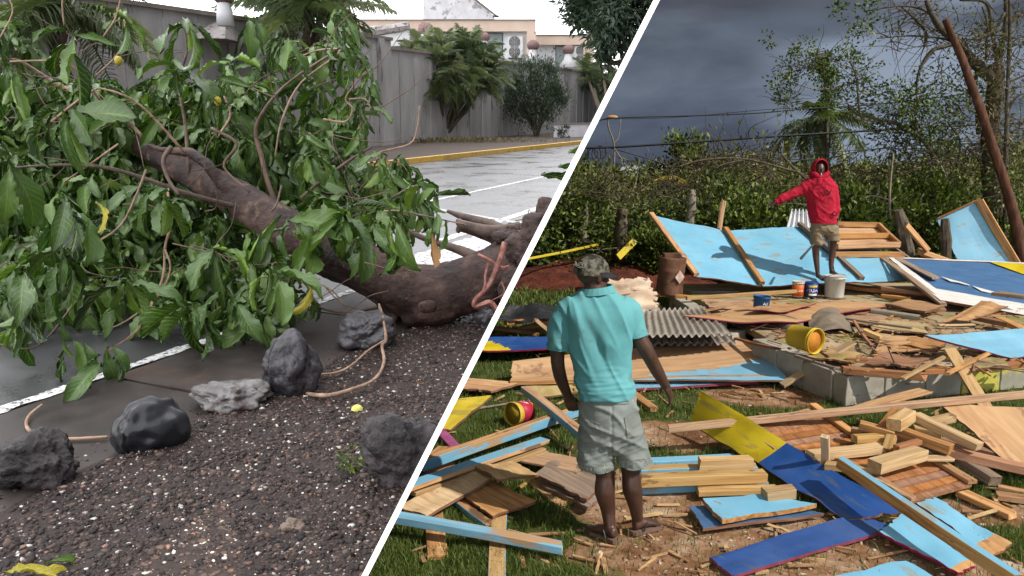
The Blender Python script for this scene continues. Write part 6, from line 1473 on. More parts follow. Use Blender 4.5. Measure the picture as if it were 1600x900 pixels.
# thin bare stems through the thicket
rg = np.random.default_rng(9); parts = []; parts2 = []
for k in range(230):
    px = rg.uniform(870, 1640); y = rg.uniform(15.6, 21); b = D(px, rg.uniform(290, 400), y); b.z = max(0, b.z); L = rg.uniform(.4, 1.5)
    d = Vector((rg.normal() * .8, rg.normal() * .3, rg.uniform(-.1, 1))).normalized(); q = [b]
    for j in range(4): d = (d + Vector((rg.normal() * .25, 0, rg.normal() * .2))).normalized(); q.append(q[-1] + d * L / 4)
    (parts if k % 2 else parts2).append(tube(q, [rg.uniform(.008, .02), .004], 5, 2))
v, f = join(parts); prop(mesh('bare_twigs', v, f, BARK_PALE), 'pale bare twigs criss-crossing the thicket', 'twigs', kind='stuff')
v, f = join(parts2); prop(mesh('bare_twigs', v, f, BARK), 'brown bare twigs criss-crossing the thicket', 'twigs', kind='stuff')
def bushR(px, py, y, rad, n, lb, m=FOL, size=.11, asp=.5, seed=1, cat='bush', name='bush', stems=6, zc=None, cr=.2, up=.4, nc=30):
    b = D(px, py, y); b.z = 0
    return shrub(name, b, rad, n, size, asp, lb, cat=cat, m=m, seed=seed, stems=stems, nc=nc, zc=zc, cr=cr, up=up)
bushR(1175, 360, 15.6, (1.35, .9, .95), 5200, 'leafy bright green bush left of the man in red', seed=51, size=.12, asp=.6, zc=1.2)
bushR(1345, 360, 15.8, (.9, .8, .9), 3600, 'leafy bush right of the man in red, behind the hatch frame', seed=52, size=.11, zc=1.2)
bushR(1440, 330, 16.2, (.9, .8, 1.1), 3600, 'green bush between the broken post and the tilted blue panel', seed=53, size=.10, zc=1.3)
bushR(1040, 380, 15.6, (.8, .7, .65), 3000, 'dark bush behind the rusty drum', seed=54, size=.10, zc=.7)
bushR(890, 300, 17, (.8, .8, 1.3), 3400, 'olive bush beside the divider at the left of the thicket', seed=55, size=.10, zc=1.3)
bushR(1070, 270, 22, (.9, .7, 1.1), 2600, 'dark leafy treetop standing above the thicket at left', seed=56, size=.14, zc=2.2, cat='tree', name='small_tree')
bushR(1580, 380, 16, (1.1, .8, .9), 3600, 'dark green bush under the great tree at right', seed=57, size=.1, zc=.8)
# broken stumps
for px, y0, y1, yy, r_, lb in ((1079, 345, 300, 15.9, .10, 'pale snapped trunk behind the peak of the blue panel'), (971, 375, 330, 16, .13, 'dark mossy stump behind the yellow splinter'), (914, 350, 318, 16.4, .06, 'thin broken stump at the left of the thicket'), (1163, 225, 175, 30, .1, 'x'), ):
    if lb == 'x': continue
    v, f = tube([D(px - 2, y0 + 30, yy), D(px, (y0 + y1) / 2, yy), D(px + 3, y1 - 4, yy)], [r_ * 1.1, r_, r_ * .6], 9, 5, rough=.6); prop(mesh('tree_stump', v, f, BARK_PALE if px == 1079 or px == 914 else BARK, smooth=True), lb, 'stump')
# bent palm leaf, yellow
e = empty('fallen_frond', D(1040, 285, 17.5), 'yellowed palm frond drooping over the thicket at left', 'palm frond')
fy = frond_mesh(L=1.0, leaf=.34, seed=3, droop=.9, n=26, m=LEAF_YEL)
place_frond(e, D(1022, 283, 17.5), 0.15, .3, .8, fy)
# palm in the distance
pb = D(1290, 262, 31); pb.z = 0
palm('coconut_palm', pb, [D(1284, 184, 31)], 19, 1.5, 'wind torn palm standing above the thicket behind the man in red', trunk_r=.17, el=(-1.0, .35), bark=BARK_PALE)
palm('snapped_palm', D(1212, 300, 24), [D(1060, 262, 24)], 0, .8, 'bare bent trunk arching over the bushes', trunk_r=.05) if False else None
# trees with limbs
def limbs(parent, specs, m=BARK, name='branch', seg=7):
    for sp in specs:
        if max(q[3] for q in sp) < 9 and parent.name != 'leaning_pole': sp = [(a, b, c, r * .62) for a, b, c, r in sp]
        parts_ = tube([D(a, b, d) for a, b, d, r_ in sp], [r_ * d / F for a, b, d, r_ in sp], seg, 5, rough=.3); mesh(name, *parts_, m, parent, smooth=True)
def tufts(parent, pts, n, rad, size, seed, m=FOL, asp=.5, name='foliage'):
    rg = np.random.default_rng(seed); C_ = np.array([tuple(D(a, b, d)) for a, b, d in pts]); k = rg.integers(0, len(C_), n)
    p = C_[k] + rg.normal(size=(n, 3)) * rad * rg.uniform(.4, 1.2, len(C_))[k][:, None]; dd = (p - C_[k]) / rad + rg.normal(size=(n, 3)) * .4 + np.array([0, 0, -.1])
    V, Fq, rn = leaf_cards(p, dd, size, asp, rg); prop(mesh(name, V, Fq, m, parent, rnd=rn), kind='stuff')
gt = empty('big_tree', Vector((D(1560, 380, 16).x, 16, 0)), 'tall storm stripped tree with bare limbs at the right edge', 'tree')
limbs(gt, [[(1570, 470, 16, 17), (1556, 330, 16, 15), (1548, 220, 16, 13), (1556, 120, 16, 11), (1548, 105, 16, 10)]], name='trunk', seg=12)
limbs(gt, [[(1556, 130, 16, 10), (1520, 95, 16, 8), (1495, 65, 16, 7), (1470, 45, 15.8, 5), (1455, 20, 15.6, 4), (1447, 0, 15.6, 3)],
           [(1535, 108, 16, 7), (1520, 96, 16, 7), (1500, 70, 15.9, 5), (1478, 72, 15.9, 5), (1456, 80, 15.9, 5), (1436, 112, 15.9, 3.5), (1432, 148, 15.9, 2.5)],
           [(1556, 120, 16, 7), (1568, 60, 16, 6), (1572, 20, 16, 5), (1570, -20, 16, 4)], [(1560, 100, 16, 5), (1550, 50, 16, 5), (1541, 5, 16, 4), (1500, 0, 16, 3)],
           [(1574, 36, 16, 5), (1600, 22, 16, 4.5), (1640, 10, 16, 4)], [(1445, 72, 15.9, 4), (1446, 50, 15.9, 3.5), (1430, 30, 15.9, 3), (1408, 10, 15.9, 2)],
           [(1570, 20, 15.8, 3), (1555, 45, 15.7, 3), (1530, 60, 15.7, 2.6), (1510, 62, 15.7, 2)], [(1472, 40, 15.8, 3.5), (1440, 14, 15.7, 3), (1400, 10, 15.6, 2.5), (1350, 18, 15.6, 1.5)],
           [(1500, 70, 16, 3), (1470, 60, 16, 2.5), (1420, 56, 16, 2), (1370, 60, 16, 1.2)], [(1574, 470, 15.6, 7), (1571, 300, 15.6, 6), (1574, 150, 15.6, 5), (1578, 40, 15.6, 4), (1576, -20, 15.6, 3)],
           [(1573, 180, 15.6, 3), (1590, 150, 15.6, 2.5), (1620, 145, 15.6, 2)], [(1573, 130, 15.6, 3), (1600, 118, 15.6, 2.5), (1640, 100, 15.6, 2)],
           [(1530, 210, 16, 6), (1524, 140, 16, 5), (1526, 112, 16, 5)], [(1552, 250, 16, 4), (1590, 225, 16, 3), (1640, 200, 16, 2)], [(1545, 330, 16, 5), (1535, 260, 16, 4), (1510, 230, 16, 2.5)],
           [(1432, 148, 15.9, 2.5), (1434, 165, 15.9, 2)], [(1540, 95, 16, 3), (1542, 40, 16, 2.4), (1535, 10, 16, 2)], [(1495, 260, 16, 3), (1500, 220, 16, 2.5), (1480, 190, 16, 2)]])
tufts(gt, [(1340, 20, 15.6), (1310, 10, 15.6), (1360, 5, 15.6), (1380, 14, 15.6), (1350, 35, 15.6), (1370, 50, 16), (1345, 40, 16)], 420, .17, .075, 61)
tufts(gt, [(1420, 160, 15.9), (1460, 150, 15.9), (1480, 130, 16), (1500, 150, 16), (1520, 170, 16), (1590, 180, 16), (1600, 230, 16), (1560, 200, 16), (1530, 90, 16), (1500, 30, 16), (1590, 60, 16), (1500, 250, 16), (1540, 300, 15.7), (1590, 300, 15.7), (1570, 260, 15.6), (1470, 215, 16), (1440, 170, 16)], 3300, .34, .075, 62)
tufts(gt, [(1540, 150, 15.8), (1560, 210, 15.8), (1580, 270, 15.8), (1550, 60, 15.8), (1570, 110, 15.8)], 1500, .30, .13, 63, m=FOL_BRN, asp=.12, name='hanging_moss')
at_ = empty('leaning_tree', Vector((D(1440, 400, 17).x, 17, 0)), 'half fallen leafy tree crossing the sky behind the palm', 'tree')
limbs(at_, [[(1500, 330, 17, 8), (1450, 230, 17, 6), (1420, 205, 17, 4.5), (1390, 190, 17, 4), (1350, 186, 17, 3.4), (1342, 165, 17, 3), (1338, 120, 17, 2.4), (1322, 85, 17, 1.8)],
            [(1350, 186, 17, 2.6), (1330, 170, 17, 2), (1318, 150, 17, 1.5)], [(1340, 140, 17, 2), (1360, 150, 17, 1.6), (1370, 140, 17, 1)], [(1338, 110, 17, 1.6), (1300, 95, 17, 1.2), (1262, 80, 17, 1), (1235, 70, 17, .8)],
            [(1335, 130, 17, 1.5), (1280, 140, 17, 1.2), (1240, 130, 17, .8)], [(1440, 215, 17, 4), (1425, 180, 17, 3), (1434, 150, 17, 2.5)]], m=BARK_PALE)
tufts(at_, [(1262, 72, 17), (1270, 95, 17), (1240, 82, 17), (1225, 108, 17), (1235, 122, 17), (1280, 108, 17), (1290, 90, 17), (1216, 135, 17), (1224, 150, 17), (1232, 162, 17), (1300, 112, 17), (1300, 140, 17), (1260, 108, 17)], 1150, .12, .075, 71)
tufts(at_, [(1325, 75, 17), (1340, 88, 17), (1310, 84, 17), (1330, 100, 17), (1322, 120, 17), (1350, 125, 17), (1340, 140, 17), (1365, 145, 17), (1372, 138, 17), (1320, 140, 17), (1345, 160, 17), (1330, 165, 17), (1355, 104, 17)], 950, .12, .07, 72)
tufts(at_, [(1400, 150, 17), (1395, 180, 17), (1420, 170, 17), (1440, 160, 17), (1410, 200, 17), (1440, 200, 17), (1380, 205, 17), (1460, 220, 17), (1410, 225, 17), (1440, 240, 17), (1470, 190, 17), (1480, 230, 17)], 2600, .24, .075, 73)
tufts(at_, [(1196, 58, 17), (1202, 68, 17)], 50, .06, .07, 74)
# thick ivy-like crown on top of the palm trunk
iv = empty('shaggy_tree', D(1290, 235, 30), 'narrow leafy tree rising just above the palm', 'tree'); iv.location.z = 0
limbs(iv, [[(1292, 262, 30, 5), (1292, 200, 30, 4), (1291, 150, 30, 3), (1285, 110, 30, 2)]])
tufts(iv, [(1292, 110, 30), (1290, 125, 30), (1296, 140, 30), (1292, 155, 30), (1294, 170, 30), (1286, 95, 30), (1280, 100, 30), (1300, 120, 30), (1298, 160, 30)], 1500, .17, .12, 75)
pole = empty('leaning_pole', Vector((D(1600, 400, 14.5).x, 14.5, 0)), 'leaning red brown snapped palm pole before the great tree', 'pole')
limbs(pole, [[(1606, 460, 14.5, 11), (1585, 340, 14.5, 8), (1550, 225, 14.5, 6.6), (1510, 110, 14.5, 6.0), (1477, 30, 14.5, 4.4)]], m=BARK_RED, name='shaft', seg=12)
# bare fallen branches in the thicket
db = empty('dead_branches', D(1200, 330, 16.2), 'bleached dead branches sprawling over the bushes at the centre', 'branch'); db.location.z = 0
limbs(db, [[(1055, 262, 16.2, 2), (1100, 250, 16.2, 2.6), (1160, 248, 16.2, 2.2), (1220, 262, 16.2, 2.6), (1262, 278, 16.2, 3), (1300, 330, 16.2, 3)], [(1220, 240, 16.2, 2), (1240, 262, 16.2, 3), (1262, 282, 16.2, 3)], [(1240, 230, 16.2, 1.5), (1200, 270, 16.2, 2), (1160, 300, 16.2, 1.5)],
           [(1160, 250, 16.2, 2), (1120, 262, 16.2, 2), (1108, 290, 16.2, 1.5)], [(1306, 330, 16.2, 3), (1330, 350, 16.2, 3), (1340, 356, 16.2, 2)], [(1180, 235, 16.2, 1.4), (1200, 262, 16.2, 1.6), (1230, 275, 16.2, 1.6)],
           [(1260, 320, 15.7, 2), (1220, 318, 15.7, 2), (1180, 328, 15.7, 1.5)], [(1240, 300, 15.7, 1.6), (1200, 330, 15.7, 1.4)]], m=BARK)
sap = empty('bare_sapling', D(1390, 350, 15.4), 'pale bare sapling standing in the bush right of the man in red', 'tree'); sap.location.z = 0
limbs(sap, [[(1391, 360, 15.4, 4), (1390, 310, 15.4, 3.4), (1392, 275, 15.4, 2.6), (1396, 240, 15.4, 2)], [(1390, 312, 15.4, 2), (1360, 306, 15.4, 1.6), (1345, 314, 15.4, 1.2)], [(1391, 315, 15.4, 1.6), (1400, 308, 15.4, 1.2)], [(1372, 306, 15.4, 1.4), (1374, 288, 15.4, 1)]], m=BARK_PALE)
ts = empty('bare_tree', D(1456, 300, 20), 'straight reddish trunk rising out of the bushes left of the leaning pole', 'tree'); ts.location.z = 0
limbs(ts, [[(1457, 300, 20, 3), (1456, 230, 20, 2.6), (1452, 200, 20, 2.2)], [(1478, 290, 20, 2), (1478, 240, 20, 2)]], m=BARK_RED)
def twiggy(parent, pts, n, L, r0, seed, m=BARK):
    rg = np.random.default_rng(seed); parts = []
    for k in range(n):
        a, b, d = pts[int(rg.integers(0, len(pts)))]; q = [D(a + rg.normal() * 12, b + rg.normal() * 12, d + rg.normal() * .2)]; dr = Vector((rg.normal(), rg.normal() * .4, rg.normal() * .6)).normalized()
        for j in range(4): dr = (dr + Vector((rg.normal() * .35, 0, rg.normal() * .35))).normalized(); q.append(q[-1] + dr * L * rg.uniform(.5, 1) / 4)
        parts.append(tube(q, [r0, r0 * .3], 4, 2))
    v, f = join(parts); prop(mesh('twigs', v, f, m, parent), kind='stuff')
twiggy(gt, [(1500, 60, 16), (1450, 60, 16), (1400, 60, 16), (1540, 60, 16), (1580, 90, 16), (1590, 200, 16), (1500, 180, 16), (1530, 240, 16), (1480, 110, 16), (1590, 20, 16), (1430, 20, 16), (1470, 240, 16)], 260, 1.1, .010, 81)
twiggy(at_, [(1340, 120, 17), (1280, 95, 17), (1240, 110, 17), (1400, 190, 17), (1440, 190, 17), (1420, 230, 17), (1350, 170, 17), (1230, 150, 17)], 170, .8, .008, 82)
twiggy(db, [(1150, 250, 17), (1200, 255, 17), (1100, 260, 17), (1300, 270, 17), (1350, 280, 17), (1040, 290, 16.5), (940, 300, 16.5), (880, 310, 16.5), (1420, 270, 17)], 320, 1.2, .010, 83)
# power lines and the crossed poles at the divider
def wire(lb, pts, r_, y=20):
    v, f = tube([D(a, b, y) for a, b in pts], r_ * .8, 5, 5); prop(mesh('power_line', v, f, WIRE), lb, 'cable')
wire('upper thin power line across the storm sky', [(930, 189), (970, 184), (1080, 181), (1180, 177), (1250, 171), (1400, 160), (1640, 130)], .018)
wire('second thin line just below the upper one', [(960, 186), (1060, 183), (1200, 171), (1300, 166), (1420, 140), (1640, 150)], .010, 21)
wire('thick black cable sweeping right above the treetops', [(905, 231), (960, 230), (1070, 223), (1200, 214), (1330, 206), (1480, 197), (1640, 190)], .035)
wire('slack cable hanging from the crossed poles into the bushes', [(950, 230), (985, 240), (1035, 255), (1090, 275)], .018)
wire('thinner slack cable under the hanging one', [(940, 236), (985, 252), (1030, 262), (1060, 275)], .010)
wire('thin line from the pole top to the divider', [(925, 191), (952, 184)], .014)
wire('low thin line through the palm to the right', [(1160, 241), (1270, 250), (1340, 237), (1420, 228), (1640, 220)], .014, 19)
wire('faint high line behind the palm', [(1080, 265), (1200, 250), (1390, 232), (1640, 240)], .012, 22)
cp = empty('crossed_poles', Vector((D(958, 280, 20).x, 20, 0)), 'two thin leaning poles tied where the power lines cross beside the divider', 'pole')
limbs(cp, [[(956, 300, 20, 1.6), (960, 232, 20, 2), (951, 200, 20, 2), (950, 184, 20, 2)], [(985, 270, 20, 1.6), (960, 230, 20, 1.8), (966, 215, 20, 1.5), (970, 186, 20, 1)], [(960, 265, 20, 1.5), (960, 230, 20, 1.5)]], m=BARK_PALE, name='shaft')
v, f = ball(D(957, 183, 20), .14, .06, .05, 2); mesh('insulator', v, f, plainm('orange_insulator', (.5, .28, .12)), cp)
coil = []
for cx_, cy_, rx_, ry_ in ((914, 240, 6, 10), (932, 241, 7, 11), (938, 238, 9, 10), (926, 240, 8, 8)):
    coil.append(tube([D(cx_ + rx_ * cos(a), cy_ + ry_ * sin(a), 20) for a in [2 * pi * w / 18 for w in range(19)]], .014, 5, 1))
v, f = join(coil); prop(mesh('cable_coil', v, f, WIRE), 'coils of black cable hanging from the line at the divider', 'cable')

# splinters and laths scattered through the wreckage
def splinters(name, n, rgn, z0, label, seed, L0=.06, L1=.32, m=W0):
    rg = np.random.default_rng(seed); parts = []
    while len(parts) < n:
        px, py = rg.uniform(rgn[0], rgn[2]), rg.uniform(rgn[1], rgn[3])
        if px < seam_x(py) + 6: continue
        if z0 == PZ and px < max(1185, 1225 + (py - 541) * 2.25): continue
        p = P(px, py, z0 + rg.uniform(.01, .03)); L = rg.uniform(L0, L1); a = rg.uniform(0, pi); v, f = box((0, 0, 0), L, rg.uniform(.006, .03), rg.uniform(.004, .014))
        M = Matrix.Translation(p) @ Matrix.Rotation(a, 4, 'Z') @ Matrix.Rotation(rg.normal() * .12, 4, 'Y'); v = [M @ q for q in v]
        v[5].x += rg.normal() * .01; parts.append((v, f))
    v, f = join(parts); prop(mesh(name, v, f, m), label, 'splinters', kind='stuff')
splinters('splinters', 150, (640, 590, 1600, 900), 0, 'brown splinters strewn on the soil around the timber', 91)
splinters('splinters', 80, (640, 590, 1600, 900), 0, 'pale splinters strewn on the grass around the timber', 92, m=W1)
splinters('splinters', 130, (1130, 464, 1600, 580), PZ, 'splinters and slivers of wood over the platform', 93, L1=.28, m=W0)
splinters('splinters', 110, (1130, 464, 1600, 580), PZ, 'dark slivers of wood over the platform', 94, L1=.35, m=W2)
splinters('splinters', 40, (780, 500, 1200, 620), .06, 'slivers of wood in the middle of the field', 95, m=W0)

# more broken boards over the platform
for lb, pts, m in (
 ('tan board lying flat in the middle of the platform, behind the yellow bucket', [(1300, 500, .40), (1372, 508, .38), (1392, 492, .38), (1322, 486, .39)], W0),
 ('narrow tan board pointing at the plastic pipe', [(1336, 520, .38), (1392, 534, .38), (1400, 528, .38), (1346, 515, .38)], W1),
 ('long tan sheet on the floor before the sky blue one', [(1360, 512, .38), (1450, 522, .38), (1452, 506, .38), (1376, 500, .38)], PLY_TAN),
 ('broken board edge under the left tip of the right hand blue sheet', [(1404, 538, .40), (1462, 548, .38), (1478, 534, .40), (1424, 526, .42)], W0),
 ('tan ply scrap right of the diagonal plank on the platform', [(1508, 574, .38), (1580, 572, .38), (1560, 558, .40), (1506, 558, .39)], PLY_TAN),
 ('dusty board behind the front beams, left part of the platform', [(1262, 556, .38), (1330, 566, .38), (1350, 552, .39), (1284, 545, .38)], PLY_TAN),
 ('brown broken board lying behind the two front beams', [(1352, 566, .39), (1432, 574, .38), (1452, 560, .40), (1378, 552, .40)], W2),
 ('reddish shattered panel left of the pipe', [(1286, 488, .40), (1352, 492, .39), (1366, 480, .39), (1300, 476, .40)], W0)):
    pn(lb, pts, .02, (m, PLY_EDGE), warp=.012, chip=.016)
for lb, x0, y0, x1, y1, z0, z1, w, m in (
 ('thin grey lath lying across the floor boards', 1322, 498, 1420, 512, .43, .42, .04, W3), ('thin red lath beside the arched sheet', 1334, 500, 1362, 540, .42, .42, .035, W2),
 ('bare lath resting on the two front beams', 1410, 592, 1480, 556, .44, .42, .045, W1), ('dark lath across the corner of the platform', 1244, 556, 1300, 574, .42, .40, .04, W3),
 ('brown lath over the joint of the front blocks', 1480, 584, 1545, 552, .42, .42, .045, W0), ('lath bridging the gap left of the platform', 1120, 520, 1216, 545, .22, .38, .05, W2),
 ('broken rafter left of the yellow bucket', 1150, 508, 1205, 528, .30, .34, .08, W3), ('lath sticking out in front of the rim timber', 1100, 486, 1150, 474, .5, .46, .04, W0)):
    pk(lb, x0, y0, x1, y1, z0, z1, w, .025, m, split=True)
# ================================================================== PEOPLE
side('R')
SKIN = mat('dark_skin', [(0.040, 0.019, 0.013), (0.065, 0.031, 0.021), (0.10, 0.052, 0.036)], scale=5, rough=0.42, bump=0.15, bscale=60, bdist=0.002, spec=0.45, vary=0)
def worn_cloth(name, cols, fold=40, **k): return mat(name, cols, scale=3, rough=0.9, bump=0.25, bscale=90, bdist=0.003, vary=0, spec=.15, **k)
TURQ = worn_cloth('turquoise_jersey', [(0.09, 0.285, 0.315), (0.12, 0.35, 0.385), (0.15, 0.40, 0.43)], wear=((0.12, 0.27, 0.27), 0.60, 3, (1, 1, 1)), wear2=((0.04, 0.09, 0.09), 0.735, 26, (1, 1, 1)))
DENIM = worn_cloth('faded_grey_denim', [(0.13, 0.15, 0.145), (0.195, 0.22, 0.21), (0.26, 0.285, 0.275)], wear=((0.27, 0.22, 0.17), 0.66, 6, (1, 1, 1)))
CAMO = mat('camouflage_cap', [(0.018, 0.018, 0.014), (0.055, 0.052, 0.04), (0.15, 0.14, 0.115)], scale=18, rough=0.9, bump=0.2, vary=0, lo=.42, hi=.58, detail=2)
SOLE = mat('worn_rubber', [(0.10, 0.06, 0.045), (0.18, 0.11, 0.08)], scale=6, rough=.8, bump=.1, vary=0)
REDH = worn_cloth('red_sweatshirt', [(0.28, 0.010, 0.024), (0.38, 0.014, 0.036), (0.44, 0.022, 0.05)])
KHAKI = worn_cloth('khaki_cotton', [(0.20, 0.155, 0.10), (0.27, 0.215, 0.145)])
def limbt(pts, rad, seg=14, n=4, squash=1.0): return tube(pts, rad, seg, n, squash=squash)
def hand(wrist, knuck, scale, curl_dir, thumb_dir, spread, curl=0.5):
    """palm from wrist to knuckles with four bent fingers and a thumb"""
    d = (knuck - wrist).normalized(); s = spread.normalized(); n = d.cross(s).normalized()
    if n.dot(curl_dir) < 0: n = -n
    S = scale; L = (knuck - wrist).length; parts = [rings([(wrist, s * .028 * S, n * .020 * S), (wrist.lerp(knuck, .4), s * .040 * S, n * .019 * S), (knuck, s * .042 * S, n * .014 * S), (knuck + d * .012 * S, s * .034 * S, n * .010 * S)], 12)]
    for i, (o, ln) in enumerate(((-.032, .070), (-.011, .080), (.011, .075), (.031, .060))):
        b = knuck + s * o * S - d * .015 * S; c1 = curl * (1 + .12 * i)
        d1 = (d + n * c1 * .6).normalized(); d2 = (d + n * c1 * 2.0).normalized(); d3 = (d * .5 + n * c1 * 3.2).normalized()
        p1 = b + d * .02 * S; p2 = p1 + d1 * ln * .48 * S; p3 = p2 + d2 * ln * .33 * S; p4 = p3 + d3 * ln * .25 * S
        parts.append(tube([b, p1, p2, p3, p4], [.0095 * S, .0095 * S, .0088 * S, .008 * S, .0065 * S], 8, 3))
    t0 = wrist.lerp(knuck, .25) + thumb_dir * .022 * S; t1 = t0 + (thumb_dir * .8 + d * .6).normalized() * .035 * S; t2 = t1 + (d + n * .5 + thumb_dir * .1).normalized() * .035 * S
    parts.append(tube([t0 - thumb_dir * .015 * S, t0, t1, t2], [.012 * S, .012 * S, .0105 * S, .008 * S], 8, 3)); return parts
def foot(heel, toe, ankle, S=1.0):
    d = (toe - heel); L = d.length; d.normalize(); s = Vector((d.y, -d.x, 0)); u = Vector((0, 0, 1)); z = heel.z
    def r(t, w, h, zc): return (Vector((heel.x, heel.y, 0)) + d * L * t + u * (z + zc), s * w * S, u * h * S)
    parts = [rings([r(.0, .02, .02, .03), r(.06, .030, .032, .036), r(.3, .034, .034, .040), r(.55, .042, .026, .030), r(.78, .047, .018, .020), r(.86, .044, .015, .016)], 16, 2.0)]
    for i in range(5):
        a = Vector((heel.x, heel.y, z + .014 * S)) + d * L * (.84 - .015 * i) + s * (-.036 + .018 * i) * S; parts.append(tube([a - d * .02, a, a + d * (.045 - .005 * i) * S], [.011 * S, .0105 * S, .008 * S], 8, 3))
    parts.append(tube([heel + d * L * .16 + u * .05 * S, ankle], [.032 * S, .031 * S], 12, 4)); return parts
def headshape(c, fwd, S=1.0, tilt=0.0):
    """skull, jaw, brow, nose, lips, ears around centre c; fwd horizontal; +s is the side to the right of fwd"""
    f = Vector((fwd.x, fwd.y, -tilt)).normalized(); s = Vector((f.y, -f.x, 0)).normalized(); u = s.cross(f).normalized()
    M = Matrix(((s.x, f.x, u.x), (s.y, f.y, u.y), (s.z, f.z, u.z)))
    def B(x, y, z, a, b, h, sub=3): return ball(c + M @ Vector((x * S, y * S, z * S)), a * S, b * S, h * S, sub, M)
    P_ = [B(0, -.012, .025, .077, .095, .088, 4), B(0, .028, -.045, .056, .062, .062), B(0, .055, -.078, .032, .030, .024), B(0, .078, .02, .045, .018, .014), B(0, .093, -.012, .012, .022, .024), B(0, .100, -.026, .019, .014, .011),
          B(-.03, .072, -.022, .02, .02, .018), B(.03, .072, -.022, .02, .02, .018), B(0, .086, -.052, .024, .014, .007), B(0, .083, -.063, .022, .013, .007),
          B(-.078, -.010, -.010, .010, .020, .031), B(.078, -.010, -.010, .010, .020, .031), B(.083, -.018, .004, .008, .014, .02), B(-.083, -.018, .004, .008, .014, .02)]
    return P_, M, (lambda x, y, z: c + M @ Vector((x * S, y * S, z * S)))

# ------------------------------------------------------------------ man in the turquoise shirt
def man_turquoise():
    hl, hr = P(962, 846, .012), P(990, 833, .012); y0 = (hl.y + hr.y) / 2 + .03
    e = empty('person', Vector(((hl.x + hr.x) / 2, y0, 0)), 'man seen from behind in turquoise polo shirt, frayed denim shorts and camouflage cap', 'person')
    J = lambda px, py, dy=0.0: D(px, py, y0 + dy)
    k = y0 / F
    tl, tr = P(924, 829, .012), P(1029, 821, .012)
    body = []
    # torso core, neck
    X = Vector((1, 0, 0)); Y = Vector((0, 1, 0))
    def ring(xl, xr, py, dep, dy=0.0, tl_=0.0): c = J((xl + xr) / 2, py, dy); return (c, Vector(((xr - xl) / 2 * k, (xr - xl) / 2 * k * tl_, 0)), Y * dep)
    body.append(rings([ring(912, 948, 440, .055, .02), ring(911, 950, 452, .06, .02), ring(895, 970, 468, .09, .02), ring(888, 988, 500, .12), ring(896, 984, 560, .11), ring(908, 988, 620, .12), ring(918, 990, 665, .11), ring(930, 985, 690, .07)], 24))
    hc = J(926, 428, .02); fwd = Vector((.86, .50, 0)); hp, Mh, at3 = headshape(hc + Vector((0, 0, -.005)), fwd, 1.04, .08)
    body += hp; body.append(limbt([J(930, 462, .0), J(928, 440, .01), J(926, 428, .02)], [.075, .06, .06]))
    # arms
    body.append(limbt([J(884, 490), J(874, 525), J(871, 560, -.01), J(876, 590, .0), J(889, 622, .03)], [.06, .052, .043, .040, .027], n=5))
    body.append(limbt([J(980, 492), J(994, 520), J(1010, 548, -.01), J(1027, 580, .02), J(1042, 606, .05)], [.06, .052, .046, .040, .027], n=5))
    body += hand(J(888, 618, .03), J(893, 633, .04), 1.0, Vector((.3, 1, 0)), Vector((.8, .4, 0)).normalized(), Vector((1, -.3, .1)), .55)
    body += hand(J(1041, 602, .05), J(1048, 619, .055), 1.0, Vector((-.7, .4, -.2)), Vector((-.6, .6, .1)).normalized(), Vector((.5, 1, 0)), .55)
    # legs
    al, ar = J(953, 826, hl.y - y0 + .04), J(996, 814, hr.y - y0 + .04)
    body.append(limbt([J(940, 690), J(944, 730), J(946, 745, -.005), J(945, 768, -.02), J(950, 795, -.01), al], [.070, .066, .060, .065, .048, .034], n=5))
    body.append(limbt([J(986, 690), J(986, 728), J(986, 742, -.005), J(988, 765, -.02), J(993, 790, -.01), ar], [.070, .066, .058, .063, .046, .034], n=5))
    zs = .028
    for h_, t_, a_ in ((hl, tl, al), (hr, tr, ar)):
        body += foot(Vector((h_.x, h_.y, zs)), Vector((t_.x, t_.y, zs)), a_, 1.0)
    V, Fs, Nn = remesh(body, .0065); mesh('body', V, Fs, SKIN, e, smooth=True)
    # sandals
    for h_, t_ in ((hl, tl), (hr, tr)):
        d = (t_ - h_); d.z = 0; L = d.length; d.normalize(); s = Vector((d.y, -d.x, 0)); b = Vector((h_.x, h_.y, 0)) - d * .02
        prof = [(0, .02), (.05, .036), (.3, .036), (.6, .046), (.82, .050), (.98, .03), (1.03, .012)]; V = []
        for z in (.006, .03):
            for t, w in prof: V.append(b + d * t * (L + .03) + s * w + Vector((0, 0, z)))
            for t, w in reversed(prof): V.append(b + d * t * (L + .03) - s * w + Vector((0, 0, z)))
        n = len(prof) * 2; Fq = [tuple(range(n - 1, -1, -1)), tuple(range(n, 2 * n))] + [(i, (i + 1) % n, (i + 1) % n + n, i + n) for i in range(n)]; mesh('sandal', V, Fq, SOLE, e)
        for q in (-1, 1): v, f = tube([b + d * .72 * L + Vector((0, 0, .05)), b + d * .5 * L + s * .03 * q + Vector((0, 0, .075)), b + d * .32 * L + s * .045 * q + Vector((0, 0, .03))], .006, 6, 4); mesh('sandal_strap', v, f, BLACKP, e)
    # shirt
    sh = [rings([ring(906, 958, 453, .075, .02), ring(894, 976, 463, .11, .02), ring(880, 992, 474, .135, .015), ring(878, 994, 492, .152), ring(882, 988, 520, .155), ring(889, 985, 550, .15, -.005), ring(896, 988, 580, .15, -.005, .06), ring(901, 992, 605, .158, -.01, .08), ring(903, 993, 618, .160, -.01, .08)], 40, 2.4)]
    sh.append(limbt([J(900, 478), J(886, 492), J(877, 518), J(873, 543)], [.07, .085, .075, .070], 20))
    sh.append(limbt([J(966, 474), J(980, 488), J(988, 506), J(993, 523)], [.07, .088, .075, .070], 20))
    V, Fs, Nn = remesh(sh, .008); o = []
    dirf = Vector((.45, 0, -1)).normalized(); per = Vector((1, 0, .45)).normalized()
    cen = J(935, 530); hemz = J(945, 612).z
